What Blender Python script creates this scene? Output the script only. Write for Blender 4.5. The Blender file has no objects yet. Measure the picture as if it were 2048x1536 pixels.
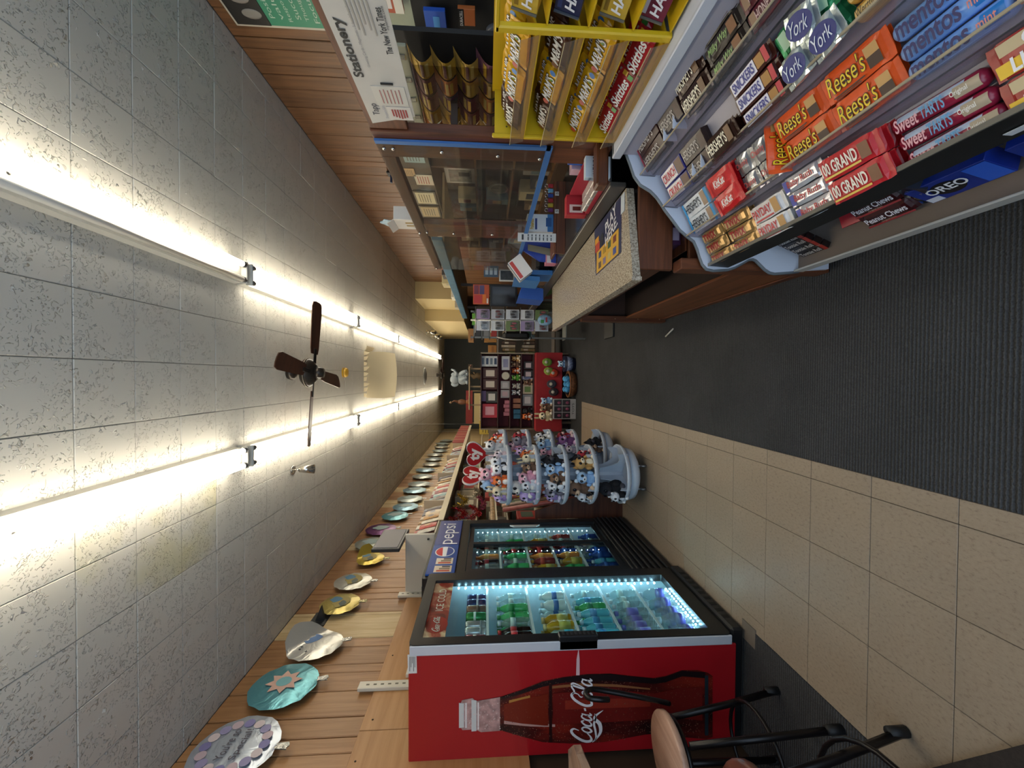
import bpy, bmesh, math, random
from mathutils import Vector, Matrix
random.seed(7)
R = math.radians
SC = bpy.context.scene
COL = SC.collection

# ------------------------------------------------------------------ camera
F = 811.0                                     # focal length in pixels of the 2048 x 1536 frame
EYE = Vector((0, 0, 1.56))
Yc = Vector((-52 / F, 14 / F, -1)).normalized()          # world +Y (down the shop) in camera axes
Xc = Vector((0.0053, 1.0, 0.0)); Xc = (Xc - Yc * Xc.dot(Yc)).normalized()
Zc = Xc.cross(Yc)
CW = Matrix((Xc, Yc, Zc))                     # camera axes -> world axes
cam = bpy.data.objects.new('camera', bpy.data.cameras.new('camera'))
COL.objects.link(cam)
cam.data.sensor_fit = 'HORIZONTAL'
cam.data.sensor_width = 36.0
cam.data.lens = F * 36.0 / 2048
cam.data.clip_start = 0.02
cam.matrix_world = Matrix.Translation(EYE) @ CW.to_4x4()
SC.camera = cam

# ------------------------------------------------------------------ daylight and exposure
SC.view_settings.view_transform = 'Standard'
SC.view_settings.look = 'None'
SC.view_settings.gamma = 1.0
SC.view_settings.use_curve_mapping = False
SC.view_settings.exposure = 0.8
world = bpy.data.worlds.new('sky'); SC.world = world
world.use_nodes = True
world.node_tree.nodes['Background'].inputs[0].default_value = (0.62, 0.80, 1.0, 1)
world.node_tree.nodes['Background'].inputs[1].default_value = 1.55
pl = bpy.data.lights.new('window_portal', 'AREA'); pl.shape = 'RECTANGLE'
pl.size = 4.2; pl.size_y = 2.3; pl.cycles.is_portal = True
po = bpy.data.objects.new('window_portal', pl); COL.objects.link(po)
po.matrix_world = Matrix.Translation((0.07, -0.9, 1.5)) @ Matrix.Rotation(R(90), 4, 'X')
TUBE_POWER = 9.5
SC.cycles.max_bounces = 6; SC.cycles.diffuse_bounces = 4; SC.cycles.glossy_bounces = 3; SC.cycles.transmission_bounces = 4
SC.cycles.transparent_max_bounces = 10; SC.cycles.caustics_reflective = False; SC.cycles.caustics_refractive = False

# ------------------------------------------------------------------ pixel rays (target frame) met with real planes
def ray(px, py):
    return CW @ Vector(((px - 1024) / F, (768 - py) / F, -1.0))
def onX(px, py, X):
    d = ray(px, py); return EYE + d * (X / d.x)
def onY(px, py, Y):
    d = ray(px, py); return EYE + d * (Y / d.y)
def onZ(px, py, Z):
    d = ray(px, py); return EYE + d * ((Z - EYE.z) / d.z)

# ------------------------------------------------------------------ materials
def lin(h):
    h = h.lstrip('#')
    out = []
    for i in (0, 2, 4):
        c = int(h[i:i + 2], 16) / 255
        out.append(c / 12.92 if c <= 0.04045 else ((c + 0.055) / 1.055) ** 2.4)
    return (*out, 1.0)
MATS = {}
def newmat(key):
    m = bpy.data.materials.new(key); m.use_nodes = True
    nt = m.node_tree
    return m, nt, nt.nodes['Principled BSDF']
def node(nt, t, **kw):
    n = nt.nodes.new(t)
    for k, v in kw.items():
        if k.startswith('i_'):
            n.inputs[k[2:].replace('_', ' ')].default_value = v
        else:
            setattr(n, k, v)
    return n
def C(h, rough=.5, metal=0., spec=.5, var=0., bump=0., scale=40., coat=0.):
    """plain paint, plastic, card or metal with optional mottling and relief"""
    key = (h, rough, metal, spec, var, bump, scale, coat)
    if key in MATS: return MATS[key]
    m, nt, b = newmat('paint_' + h.strip('#'))
    b.inputs['Base Color'].default_value = lin(h)
    b.inputs['Roughness'].default_value = rough
    b.inputs['Metallic'].default_value = metal
    b.inputs['Specular IOR Level'].default_value = spec
    b.inputs['Coat Weight'].default_value = coat
    if var or bump:
        tc = node(nt, 'ShaderNodeTexCoord')
        nz = node(nt, 'ShaderNodeTexNoise', i_Scale=scale, i_Detail=4.0)
        nt.links.new(tc.outputs['Object'], nz.inputs['Vector'])
        if var:
            hs = node(nt, 'ShaderNodeHueSaturation'); hs.inputs['Color'].default_value = lin(h)
            mr = node(nt, 'ShaderNodeMapRange'); mr.inputs['To Min'].default_value = 1 - var; mr.inputs['To Max'].default_value = 1 + var
            mr.inputs['From Min'].default_value = .3; mr.inputs['From Max'].default_value = .7
            nt.links.new(nz.outputs['Fac'], mr.inputs['Value'])
            nt.links.new(mr.outputs['Result'], hs.inputs['Value'])
            nt.links.new(hs.outputs['Color'], b.inputs['Base Color'])
        if bump:
            bp = node(nt, 'ShaderNodeBump', i_Strength=bump, i_Distance=.01)
            nt.links.new(nz.outputs['Fac'], bp.inputs['Height'])
            nt.links.new(bp.outputs['Normal'], b.inputs['Normal'])
    MATS[key] = m
    return m
def wood(h, dark, axis='Z', rough=.45, grain=26., rnd=.25, key=''):
    k = ('wood', h, dark, axis, rough, grain, rnd, key)
    if k in MATS: return MATS[k]
    m, nt, b = newmat('wood_' + h.strip('#'))
    tc = node(nt, 'ShaderNodeTexCoord'); oi = node(nt, 'ShaderNodeObjectInfo')
    add = node(nt, 'ShaderNodeVectorMath', operation='MULTIPLY_ADD')
    add.inputs[1].default_value = (1, 1, 1)
    sc = node(nt, 'ShaderNodeVectorMath', operation='SCALE'); sc.inputs[0].default_value = (37, 17, 53)
    nt.links.new(oi.outputs['Random'], sc.inputs['Scale'])
    nt.links.new(tc.outputs['Object'], add.inputs[0]); nt.links.new(sc.outputs[0], add.inputs[2])
    mp = node(nt, 'ShaderNodeMapping')
    s = {'X': (.06, 1, 1), 'Y': (1, .06, 1), 'Z': (1, 1, .06)}[axis]
    mp.inputs['Scale'].default_value = tuple(grain * q for q in s)
    nt.links.new(add.outputs[0], mp.inputs['Vector'])
    nz = node(nt, 'ShaderNodeTexNoise', i_Scale=1.0, i_Detail=5.0, i_Roughness=.6, i_Distortion=.6)
    nt.links.new(mp.outputs['Vector'], nz.inputs['Vector'])
    rp = node(nt, 'ShaderNodeValToRGB')
    rp.color_ramp.elements[0].position = .32; rp.color_ramp.elements[0].color = lin(dark)
    rp.color_ramp.elements[1].position = .62; rp.color_ramp.elements[1].color = lin(h)
    nt.links.new(nz.outputs['Fac'], rp.inputs['Fac'])
    hs = node(nt, 'ShaderNodeHueSaturation')
    mr = node(nt, 'ShaderNodeMapRange'); mr.inputs['To Min'].default_value = 1 - rnd; mr.inputs['To Max'].default_value = 1 + rnd
    nt.links.new(oi.outputs['Random'], mr.inputs['Value']); nt.links.new(mr.outputs['Result'], hs.inputs['Value'])
    nt.links.new(rp.outputs['Color'], hs.inputs['Color']); nt.links.new(hs.outputs['Color'], b.inputs['Base Color'])
    b.inputs['Roughness'].default_value = rough
    bp = node(nt, 'ShaderNodeBump', i_Strength=.12, i_Distance=.004)
    nt.links.new(nz.outputs['Fac'], bp.inputs['Height']); nt.links.new(bp.outputs['Normal'], b.inputs['Normal'])
    MATS[k] = m
    return m
def foil(h, rough=.22, scale=9., bump=.5, metal=.85):
    k = ('foil', h, rough, scale, bump, metal)
    if k in MATS: return MATS[k]
    m, nt, b = newmat('foil_' + h.strip('#'))
    b.inputs['Base Color'].default_value = lin(h); b.inputs['Metallic'].default_value = metal
    b.inputs['Roughness'].default_value = rough
    tc = node(nt, 'ShaderNodeTexCoord')
    nz = node(nt, 'ShaderNodeTexNoise', i_Scale=scale, i_Detail=3.0, i_Distortion=1.5)
    nt.links.new(tc.outputs['Object'], nz.inputs['Vector'])
    bp = node(nt, 'ShaderNodeBump', i_Strength=bump, i_Distance=.02)
    nt.links.new(nz.outputs['Fac'], bp.inputs['Height']); nt.links.new(bp.outputs['Normal'], b.inputs['Normal'])
    MATS[k] = m
    return m
def clear(h='#ffffff', refl=.08, rough=.05, haze=0.):
    """thin sheet of clear plastic or glass: mostly lets light through, reflects a little, optional milky haze"""
    k = ('clear', h, refl, rough, haze)
    if k in MATS: return MATS[k]
    m, nt, b = newmat('clear_' + h.strip('#'))
    nt.nodes.remove(b)
    out = nt.nodes['Material Output']
    tr = node(nt, 'ShaderNodeBsdfTransparent'); tr.inputs[0].default_value = lin(h)
    gl = node(nt, 'ShaderNodeBsdfGlossy'); gl.inputs['Roughness'].default_value = rough
    fr = node(nt, 'ShaderNodeLayerWeight'); fr.inputs['Blend'].default_value = .5
    pw = node(nt, 'ShaderNodeMath', operation='POWER'); pw.inputs[1].default_value = 4.0
    nt.links.new(fr.outputs['Facing'], pw.inputs[0])
    ml = node(nt, 'ShaderNodeMath', operation='MULTIPLY_ADD'); ml.inputs[1].default_value = .3; ml.inputs[2].default_value = refl * .4
    nt.links.new(pw.outputs[0], ml.inputs[0])
    mx = node(nt, 'ShaderNodeMixShader')
    nt.links.new(ml.outputs[0], mx.inputs[0])
    nt.links.new(tr.outputs[0], mx.inputs[1]); nt.links.new(gl.outputs[0], mx.inputs[2])
    last = mx
    if haze:
        df = node(nt, 'ShaderNodeBsdfDiffuse'); df.inputs[0].default_value = (.8, .8, .8, 1)
        m2 = node(nt, 'ShaderNodeMixShader'); m2.inputs[0].default_value = haze
        nt.links.new(mx.outputs[0], m2.inputs[1]); nt.links.new(df.outputs[0], m2.inputs[2]); last = m2
    nt.links.new(last.outputs[0], out.inputs[0])
    MATS[k] = m
    return m
def glow(h, s):
    k = ('glow', h, s)
    if k in MATS: return MATS[k]
    m, nt, b = newmat('glow_' + h.strip('#'))
    b.inputs['Base Color'].default_value = lin(h)
    b.inputs['Emission Color'].default_value = lin(h)
    b.inputs['Emission Strength'].default_value = s
    MATS[k] = m
    return m

# ------------------------------------------------------------------ mesh builder
class G:
    def __init__(s): s.v = []; s.f = []; s.sm = []
    def add(s, vs, fs, smooth=False):
        o = len(s.v); s.v += [tuple(q) for q in vs]
        for f in fs: s.f.append(tuple(o + i for i in f)); s.sm.append(smooth)
        return s
    def bx(s, x0, x1, y0, y1, z0, z1, b=0., M=None):
        x0, x1 = min(x0, x1), max(x0, x1); y0, y1 = min(y0, y1), max(y0, y1); z0, z1 = min(z0, z1), max(z0, z1)
        if b <= 0:
            vs = [(x, y, z) for z in (z0, z1) for y in (y0, y1) for x in (x0, x1)]
            fs = [(0, 2, 3, 1), (4, 5, 7, 6), (0, 1, 5, 4), (2, 6, 7, 3), (0, 4, 6, 2), (1, 3, 7, 5)]
        else:
            b = min(b, .49 * min(x1 - x0, y1 - y0, z1 - z0)); vs = []; idx = {}
            lo = (x0, y0, z0); hi = (x1, y1, z1)
            for c in range(8):
                sg = [(c >> a) & 1 for a in range(3)]
                for ax in range(3):
                    p = [hi[a] if sg[a] else lo[a] for a in range(3)]
                    for a in range(3):
                        if a != ax: p[a] += -b if sg[a] else b
                    idx[c, ax] = len(vs); vs.append(tuple(p))
            fs = []
            for ax in range(3):
                a1, a2 = (ax + 1) % 3, (ax + 2) % 3
                for sd in (0, 1):
                    q = [(0, 0), (1, 0), (1, 1), (0, 1)]
                    f = [idx[(sd << ax) | (i << a1) | (j << a2), ax] for i, j in q]
                    fs.append(tuple(f if sd else f[::-1]))
                for i in (0, 1):
                    for j in (0, 1):
                        c0 = (i << a1) | (j << a2); c1 = c0 | (1 << ax)
                        f = [idx[c0, a1], idx[c1, a1], idx[c1, a2], idx[c0, a2]]
                        fs.append(tuple(f if (i ^ j) else f[::-1]))
            for c in range(8):
                f = [idx[c, 0], idx[c, 1], idx[c, 2]]
                par = bin(c).count('1') % 2
                fs.append(tuple(f if par else f[::-1]))
        if M is not None: vs = [M @ Vector(q) for q in vs]
        return s.add(vs, fs)
    def cb(s, c, sz, b=0., M=None):
        return s.bx(c[0] - sz[0] / 2, c[0] + sz[0] / 2, c[1] - sz[1] / 2, c[1] + sz[1] / 2, c[2] - sz[2] / 2, c[2] + sz[2] / 2, b, M)
    def prism(s, pts, d, n=None):
        """pts: 3D planar outline, extruded by vector d"""
        k = len(pts); d = Vector(d); P = [Vector(p) for p in pts]
        vs = P + [p + d for p in P]
        fs = [tuple(range(k))[::-1], tuple(range(k, 2 * k))] + [(i, (i + 1) % k, k + (i + 1) % k, k + i) for i in range(k)]
        nn = Vector((0, 0, 0))
        for i in range(k): nn += P[i].cross(P[(i + 1) % k])
        if nn.dot(d) < 0: fs = [f[::-1] for f in fs]
        return s.add(vs, fs)
    def flat(s, pts): return s.add(pts, [tuple(range(len(pts)))])
    def lathe(s, prof, n=20, c=(0, 0, 0), axis='Z', smooth=True, sy=1.):
        vs = []; fs = []; m = len(prof)
        for i in range(n):
            a = 2 * math.pi * i / n
            for r, z in prof:
                p = (r * math.cos(a), r * math.sin(a) * sy, z)
                if axis == 'X': p = (p[2], p[0], p[1])
                if axis == 'Y': p = (p[1], p[2], p[0])
                vs.append((p[0] + c[0], p[1] + c[1], p[2] + c[2]))
        for i in range(n):
            j = (i + 1) % n
            for k in range(m - 1):
                fs.append((i * m + k, j * m + k, j * m + k + 1, i * m + k + 1))
        if prof[0][0] > 1e-6: fs.append(tuple(i * m for i in range(n))[::-1])
        if prof[-1][0] > 1e-6: fs.append(tuple(i * m + m - 1 for i in range(n)))
        return s.add(vs, fs, smooth)
    def tube(s, pts, r, n=8, closed=False, caps=True):
        P = [Vector(p) for p in pts]; k = len(P); vs = []; fs = []
        rs = r if isinstance(r, (list, tuple)) else [r] * k
        up = None
        for i in range(k):
            a = P[i - 1] if (i or closed) else P[i]; b = P[(i + 1) % k] if (i < k - 1 or closed) else P[i]
            t = (b - a).normalized()
            if up is None or abs(up.dot(t)) > .98:
                up = Vector((0, 0, 1)) if abs(t.z) < .9 else Vector((1, 0, 0))
            u = (up - t * up.dot(t)).normalized(); w = t.cross(u); up = u
            for j in range(n):
                q = 2 * math.pi * j / n
                vs.append(P[i] + (u * math.cos(q) + w * math.sin(q)) * rs[i])
        for i in range(k if closed else k - 1):
            for j in range(n):
                a = i * n; b = ((i + 1) % k) * n; j2 = (j + 1) % n
                fs.append((a + j, a + j2, b + j2, b + j))
        if caps and not closed:
            fs.append(tuple(range(n))[::-1]); fs.append(tuple((k - 1) * n + j for j in range(n)))
        return s.add(vs, fs, True)
    def ell(s, c, r, nu=12, nv=8, M=None):
        vs = [Vector((0, 0, -r[2]))]; fs = []
        for j in range(1, nv):
            t = -math.pi / 2 + math.pi * j / nv
            for i in range(nu):
                a = 2 * math.pi * i / nu
                vs.append(Vector((r[0] * math.cos(t) * math.cos(a), r[1] * math.cos(t) * math.sin(a), r[2] * math.sin(t))))
        vs.append(Vector((0, 0, r[2])))
        for i in range(nu): fs.append((0, 1 + (i + 1) % nu, 1 + i))
        for j in range(nv - 2):
            for i in range(nu):
                a = 1 + j * nu; b = a + nu; i2 = (i + 1) % nu
                fs.append((a + i, a + i2, b + i2, b + i))
        a = 1 + (nv - 2) * nu; top = len(vs) - 1
        for i in range(nu): fs.append((a + i, a + (i + 1) % nu, top))
        if M is not None: vs = [M @ v for v in vs]
        return s.add([v + Vector(c) for v in vs], fs, True)
    def grid(s, fn, nu, nv, smooth=True, flip=False):
        vs = [fn(i / nu, j / nv) for j in range(nv + 1) for i in range(nu + 1)]
        fs = []
        for j in range(nv):
            for i in range(nu):
                a = j * (nu + 1) + i
                f = (a, a + 1, a + nu + 2, a + nu + 1)
                fs.append(f[::-1] if flip else f)
        return s.add(vs, fs, smooth)
    def disc(s, c, r, n=20, d=(0, 0, .001), u=(1, 0, 0), w=(0, 1, 0), ry=None):
        c, u, w = Vector(c), Vector(u), Vector(w); ry = ry or r
        return s.prism([c + u * r * math.cos(2 * math.pi * i / n) + w * ry * math.sin(2 * math.pi * i / n) for i in range(n)], d)
    def xf(s, M):
        s.v = [tuple(M @ Vector(p)) for p in s.v]; return s
    def base(s):
        xs, ys, zs = zip(*s.v)
        return Vector(((min(xs) + max(xs)) / 2, (min(ys) + max(ys)) / 2, min(zs)))
    def mesh(s, name, off=None):
        me = bpy.data.meshes.new(name)
        vs = s.v if off is None else [(p[0] - off[0], p[1] - off[1], p[2] - off[2]) for p in s.v]
        me.from_pydata(vs, [], s.f)
        me.polygons.foreach_set('use_smooth', s.sm)
        me.update()
        return me
OFF = {}
def link(o, parent=None):
    COL.objects.link(o)
    if parent is not None: o.parent = parent
    return o
def tag(o, label=None, cat=None, group=None, kind=None):
    if label: o['label'] = label
    if cat: o['category'] = cat
    if group: o['group'] = group
    if kind: o['kind'] = kind
    return o
def thing(name, label, cat, loc=(0, 0, 0), group=None, kind=None):
    o = bpy.data.objects.new(name, None); o.empty_display_size = .05
    link(o); o.location = loc; OFF[o.name] = Vector(loc)
    return tag(o, label, cat, group, kind)
def part(name, g, m, parent, label=None, kind=None):
    off = OFF[parent.name]
    o = bpy.data.objects.new(name, g.mesh(name, off) if isinstance(g, G) else g)
    if m is not None and not o.data.materials: o.data.materials.append(m)
    link(o, parent); OFF[o.name] = off
    return tag(o, label, kind=kind)
def solo(name, g, m, label, cat, group=None, kind=None, org=None):
    b = Vector(org) if org is not None else g.base()
    o = bpy.data.objects.new(name, g.mesh(name, b)); o.data.materials.append(m)
    link(o); o.location = b; OFF[o.name] = b
    return tag(o, label, cat, group, kind)
def struct(name, g, m, org=None):
    return solo(name, g, m, None, None, None, 'structure', org)
def clone(root, M=None, label=None, group=None, parent=None):
    r = root.copy(); link(r, parent)
    OFF[r.name] = OFF.get(root.name, Vector())
    if M is not None: r.matrix_world = M
    if label: r['label'] = label
    if group: r['group'] = group
    for ch in root.children: clone(ch, parent=r)
    return r
class Proto:
    """a thing built once at the world origin; every placement after the first is a copy of it and of its parts"""
    def __init__(s, root): s.root = root; s.used = False
    def put(s, M, label, group=None):
        if not s.used:
            s.used = True; s.root.matrix_world = M; o = s.root
            if label: o['label'] = label
            if group: o['group'] = group
            elif 'group' in o: del o['group']
            return o
        o = clone(s.root, M, label, group)
        if not group and 'group' in o: del o['group']
        return o
def frame(o, x, y):
    x = Vector(x).normalized(); y = Vector(y); y = (y - x * y.dot(x)).normalized(); z = x.cross(y)
    return Matrix(((x.x, y.x, z.x, o[0]), (x.y, y.y, z.y, o[1]), (x.z, y.z, z.z, o[2]), (0, 0, 0, 1)))
def T(x, y, z, rz=0., s=1.):
    return Matrix.Translation((x, y, z)) @ Matrix.Rotation(rz, 4, 'Z') @ Matrix.Scale(s, 4)

# ------------------------------------------------------------------ lettering
TXT = {}
def text_raw(st, bold=0., shear=0.):
    k = (st, bold, shear)
    if k not in TXT:
        cu = bpy.data.curves.new('lettering', 'FONT'); cu.body = st; cu.resolution_u = 3
        cu.offset = bold; cu.shear = shear; cu.align_x = 'LEFT'
        ob = bpy.data.objects.new('lettering', cu)
        me = bpy.data.meshes.new_from_object(ob)
        v = [(p.co.x, p.co.y) for p in me.vertices]; f = [tuple(p.vertices) for p in me.polygons]
        bpy.data.objects.remove(ob); bpy.data.curves.remove(cu); bpy.data.meshes.remove(me)
        xs = [p[0] for p in v]; ys = [p[1] for p in v]
        TXT[k] = (v, f, min(xs), max(xs), min(ys), max(ys))
    return TXT[k]
def text(st, w, h, M=None, bold=0., shear=0., g=None, keep=False):
    """lettering fitted into a w x h box round the origin, facing +z of M"""
    v, f, x0, x1, y0, y1 = text_raw(st, bold, shear)
    sx = w / (x1 - x0); sy = h / (y1 - y0)
    if keep: sx = sy = min(sx, sy)
    cx, cy = (x0 + x1) / 2, (y0 + y1) / 2
    vs = [Vector(((a - cx) * sx, (b - cy) * sy, 0)) for a, b in v]
    if M is not None: vs = [M @ q for q in vs]
    return (g or G()).add(vs, f)
def smoothline(pts, k=6):
    out = []; n = len(pts)
    for i in range(n - 1):
        p0, p1, p2, p3 = (Vector(pts[max(i - 1, 0)]), Vector(pts[i]), Vector(pts[i + 1]), Vector(pts[min(i + 2, n - 1)]))
        for j in range(k):
            t = j / k
            out.append(.5 * ((2 * p1) + (p2 - p0) * t + (2 * p0 - 5 * p1 + 4 * p2 - p3) * t * t + (3 * p1 - p0 - 3 * p2 + p3) * t ** 3))
    out.append(Vector(pts[-1]))
    return out
def ribbon(g, pts, w0, w1=None, wm=None, M=None, k=6):
    """flat pen stroke through 2D points, thin at the ends and thick in the middle"""
    P = smoothline([(p[0], p[1], 0) for p in pts], k); n = len(P); vs = []; fs = []
    w1 = w0 if w1 is None else w1; wm = wm or max(w0, w1)
    for i in range(n):
        a, b = P[max(i - 1, 0)], P[min(i + 1, n - 1)]
        t = (b - a).normalized(); nn = Vector((-t.y, t.x, 0)); q = i / (n - 1)
        w = (w0 * (1 - q) + w1 * q) + (wm - (w0 * (1 - q) + w1 * q)) * math.sin(math.pi * q)
        vs += [P[i] + nn * w / 2, P[i] - nn * w / 2]
    for i in range(n - 1): fs.append((2 * i, 2 * i + 1, 2 * i + 3, 2 * i + 2))
    if M is not None: vs = [M @ q for q in vs]
    return g.add(vs, fs)
def script_logo(M):
    """the flowing white signature of the cola brand, drawn pen stroke by pen stroke; about 10 x 2.4 units"""
    g = G(); sh = Matrix(((1, .32, 0, 0), (0, 1, 0, 0), (0, 0, 1, 0), (0, 0, 0, 1))); N = M @ sh
    def cap(x):
        ribbon(g, [(x + 1.35, 1.25), (x + 1.45, 1.75), (x + 1.1, 2.0), (x + .65, 1.75), (x + .25, 1.1), (x + .15, .5), (x + .4, .03), (x + .85, .08), (x + 1.3, .5)], .08, .1, .34, N)
    def o(x):
        ribbon(g, [(x + .35, .98), (x + .08, .7), (x + .05, .25), (x + .3, .0), (x + .58, .25), (x + .62, .7), (x + .35, .98)], .16, .16, .22, N)
    def a(x):
        ribbon(g, [(x + .62, .9), (x + .3, .98), (x + .05, .55), (x + .1, .1), (x + .35, .05), (x + .65, .5)], .1, .1, .24, N)
        ribbon(g, [(x + .72, 1.0), (x + .66, .4), (x + .78, .04), (x + 1.0, .22)], .14, .06, .22, N)
    cap(0); o(1.3)
    ribbon(g, [(2.75, .75), (2.55, .98), (2.2, .6), (2.22, .12), (2.5, .02), (2.8, .3)], .12, .08, .24, N)
    a(2.85)
    ribbon(g, [(4.0, .62), (4.35, .7)], .2, .2, .2, N)
    cap(4.55)
    ribbon(g, [(5.9, 1.35), (5.65, 1.1), (5.75, .9)], .1, .06, .14, N)
    o(5.9)
    ribbon(g, [(6.75, .5), (7.1, 1.3), (7.2, 1.85), (6.95, 1.95), (6.8, 1.2), (6.78, .3), (6.95, .02), (7.2, .2)], .08, .08, .24, N)
    a(7.25)
    ribbon(g, [(5.75, 1.95), (6.2, 1.75), (6.7, 2.0), (7.0, 1.9)], .05, .05, .2, N)
    ribbon(g, [(.2, -.1), (.8, -.45), (1.7, -.4), (2.6, -.25), (3.4, -.42), (3.9, -.3)], .06, .04, .22, N)
    return g
# ================================================================== the room
XL, XR, YB, YF, ZC = -2.21, 2.35, 17.3, -0.9, 3.32
def ceiling_paint():
    m, nt, b = newmat('textured_ceiling')
    tc = node(nt, 'ShaderNodeTexCoord'); oi = node(nt, 'ShaderNodeObjectInfo')
    mp = node(nt, 'ShaderNodeVectorMath', operation='MULTIPLY_ADD'); mp.inputs[1].default_value = (1, 1, 1)
    sc = node(nt, 'ShaderNodeVectorMath', operation='SCALE'); sc.inputs[0].default_value = (31, 47, 11)
    nt.links.new(oi.outputs['Random'], sc.inputs['Scale']); nt.links.new(tc.outputs['Object'], mp.inputs[0]); nt.links.new(sc.outputs[0], mp.inputs[2])
    nz = node(nt, 'ShaderNodeTexNoise', i_Scale=42.0, i_Detail=1.0, i_Distortion=1.8)
    n2 = node(nt, 'ShaderNodeTexNoise', i_Scale=9.0, i_Detail=2.0)
    nt.links.new(mp.outputs[0], nz.inputs['Vector']); nt.links.new(mp.outputs[0], n2.inputs['Vector'])
    r = node(nt, 'ShaderNodeValToRGB'); r.color_ramp.elements[0].position = .585; r.color_ramp.elements[1].position = .65
    nt.links.new(nz.outputs['Fac'], r.inputs['Fac'])
    r2 = node(nt, 'ShaderNodeValToRGB'); r2.color_ramp.elements[0].position = .42; r2.color_ramp.elements[1].position = .55
    nt.links.new(n2.outputs['Fac'], r2.inputs['Fac'])
    mu = node(nt, 'ShaderNodeMath', operation='MULTIPLY'); nt.links.new(r.outputs['Color'], mu.inputs[0]); nt.links.new(r2.outputs['Color'], mu.inputs[1])
    bp = node(nt, 'ShaderNodeBump', i_Strength=1.0, i_Distance=.012)
    nt.links.new(mu.outputs[0], bp.inputs['Height']); nt.links.new(bp.outputs['Normal'], b.inputs['Normal'])
    b.inputs['Base Color'].default_value = lin('#d2cec4'); b.inputs['Roughness'].default_value = .75
    return m
def carpet_mat():
    m, nt, b = newmat('ribbed_carpet')
    tc = node(nt, 'ShaderNodeTexCoord')
    wv = node(nt, 'ShaderNodeTexWave', wave_type='BANDS', bands_direction='Y', i_Scale=23.0, i_Distortion=2.2, i_Detail=3.0)
    wv.inputs['Detail Scale'].default_value = 6.0
    nz = node(nt, 'ShaderNodeTexNoise', i_Scale=160.0, i_Detail=3.0)
    n3 = node(nt, 'ShaderNodeTexNoise', i_Scale=2.2, i_Detail=3.0)
    for n in (wv, nz, n3): nt.links.new(tc.outputs['Object'], n.inputs['Vector'])
    mx = node(nt, 'ShaderNodeMix', data_type='RGBA'); mx.inputs['A'].default_value = lin('#434344'); mx.inputs['B'].default_value = lin('#5a5a5b')
    nt.links.new(wv.outputs['Fac'], mx.inputs['Factor'])
    m2 = node(nt, 'ShaderNodeMix', data_type='RGBA', blend_type='MULTIPLY'); m2.inputs['Factor'].default_value = .5
    nt.links.new(mx.outputs['Result'], m2.inputs['A']); nt.links.new(n3.outputs['Fac'], m2.inputs['B'])
    m3 = node(nt, 'ShaderNodeMix', data_type='RGBA', blend_type='OVERLAY'); m3.inputs['Factor'].default_value = .35
    nt.links.new(m2.outputs['Result'], m3.inputs['A']); nt.links.new(nz.outputs['Fac'], m3.inputs['B'])
    nt.links.new(m3.outputs['Result'], b.inputs['Base Color'])
    ad = node(nt, 'ShaderNodeMath', operation='MULTIPLY_ADD'); ad.inputs[1].default_value = .5
    nt.links.new(nz.outputs['Fac'], ad.inputs[0]); nt.links.new(wv.outputs['Fac'], ad.inputs[2])
    bp = node(nt, 'ShaderNodeBump', i_Strength=.9, i_Distance=.006)
    nt.links.new(ad.outputs[0], bp.inputs['Height']); nt.links.new(bp.outputs['Normal'], b.inputs['Normal'])
    b.inputs['Roughness'].default_value = .95; b.inputs['Specular IOR Level'].default_value = .15
    return m
def vinyl_mat():
    m, nt, b = newmat('vinyl_tile')
    tc = node(nt, 'ShaderNodeTexCoord'); oi = node(nt, 'ShaderNodeObjectInfo')
    ad = node(nt, 'ShaderNodeVectorMath', operation='MULTIPLY_ADD'); ad.inputs[1].default_value = (1, .6, 1)
    sc = node(nt, 'ShaderNodeVectorMath', operation='SCALE'); sc.inputs[0].default_value = (13, 29, 0)
    nt.links.new(oi.outputs['Random'], sc.inputs['Scale']); nt.links.new(tc.outputs['Object'], ad.inputs[0]); nt.links.new(sc.outputs[0], ad.inputs[2])
    nz = node(nt, 'ShaderNodeTexNoise', i_Scale=95.0, i_Detail=4.0, i_Roughness=.65)
    n2 = node(nt, 'ShaderNodeTexNoise', i_Scale=5.0, i_Detail=3.0)
    nt.links.new(ad.outputs[0], nz.inputs['Vector']); nt.links.new(ad.outputs[0], n2.inputs['Vector'])
    rp = node(nt, 'ShaderNodeValToRGB')
    rp.color_ramp.elements[0].position = .30; rp.color_ramp.elements[0].color = lin('#7d6d5d')
    rp.color_ramp.elements[1].position = .44; rp.color_ramp.elements[1].color = lin('#93826f')
    e = rp.color_ramp.elements.new(.75); e.color = lin('#9c8b78')
    nt.links.new(nz.outputs['Fac'], rp.inputs['Fac'])
    hs = node(nt, 'ShaderNodeHueSaturation'); mr = node(nt, 'ShaderNodeMapRange')
    mr.inputs['To Min'].default_value = .88; mr.inputs['To Max'].default_value = 1.1
    nt.links.new(n2.outputs['Fac'], mr.inputs['Value']); nt.links.new(mr.outputs['Result'], hs.inputs['Value'])
    nt.links.new(rp.outputs['Color'], hs.inputs['Color']); nt.links.new(hs.outputs['Color'], b.inputs['Base Color'])
    b.inputs['Roughness'].default_value = .42; b.inputs['Specular IOR Level'].default_value = .35
    return m
M_CEIL, M_CARPET, M_VINYL = ceiling_paint(), carpet_mat(), vinyl_mat()
M_STAIN = M_CEIL.copy(); M_STAIN.name = 'stained_ceiling'
_nt = M_STAIN.node_tree; _tc = node(_nt, 'ShaderNodeNewGeometry'); _nz = node(_nt, 'ShaderNodeTexNoise', i_Scale=2.6, i_Detail=3.0)
_rp = node(_nt, 'ShaderNodeValToRGB'); _rp.color_ramp.elements[0].position = .42; _rp.color_ramp.elements[0].color = lin('#d2cec4')
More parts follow.
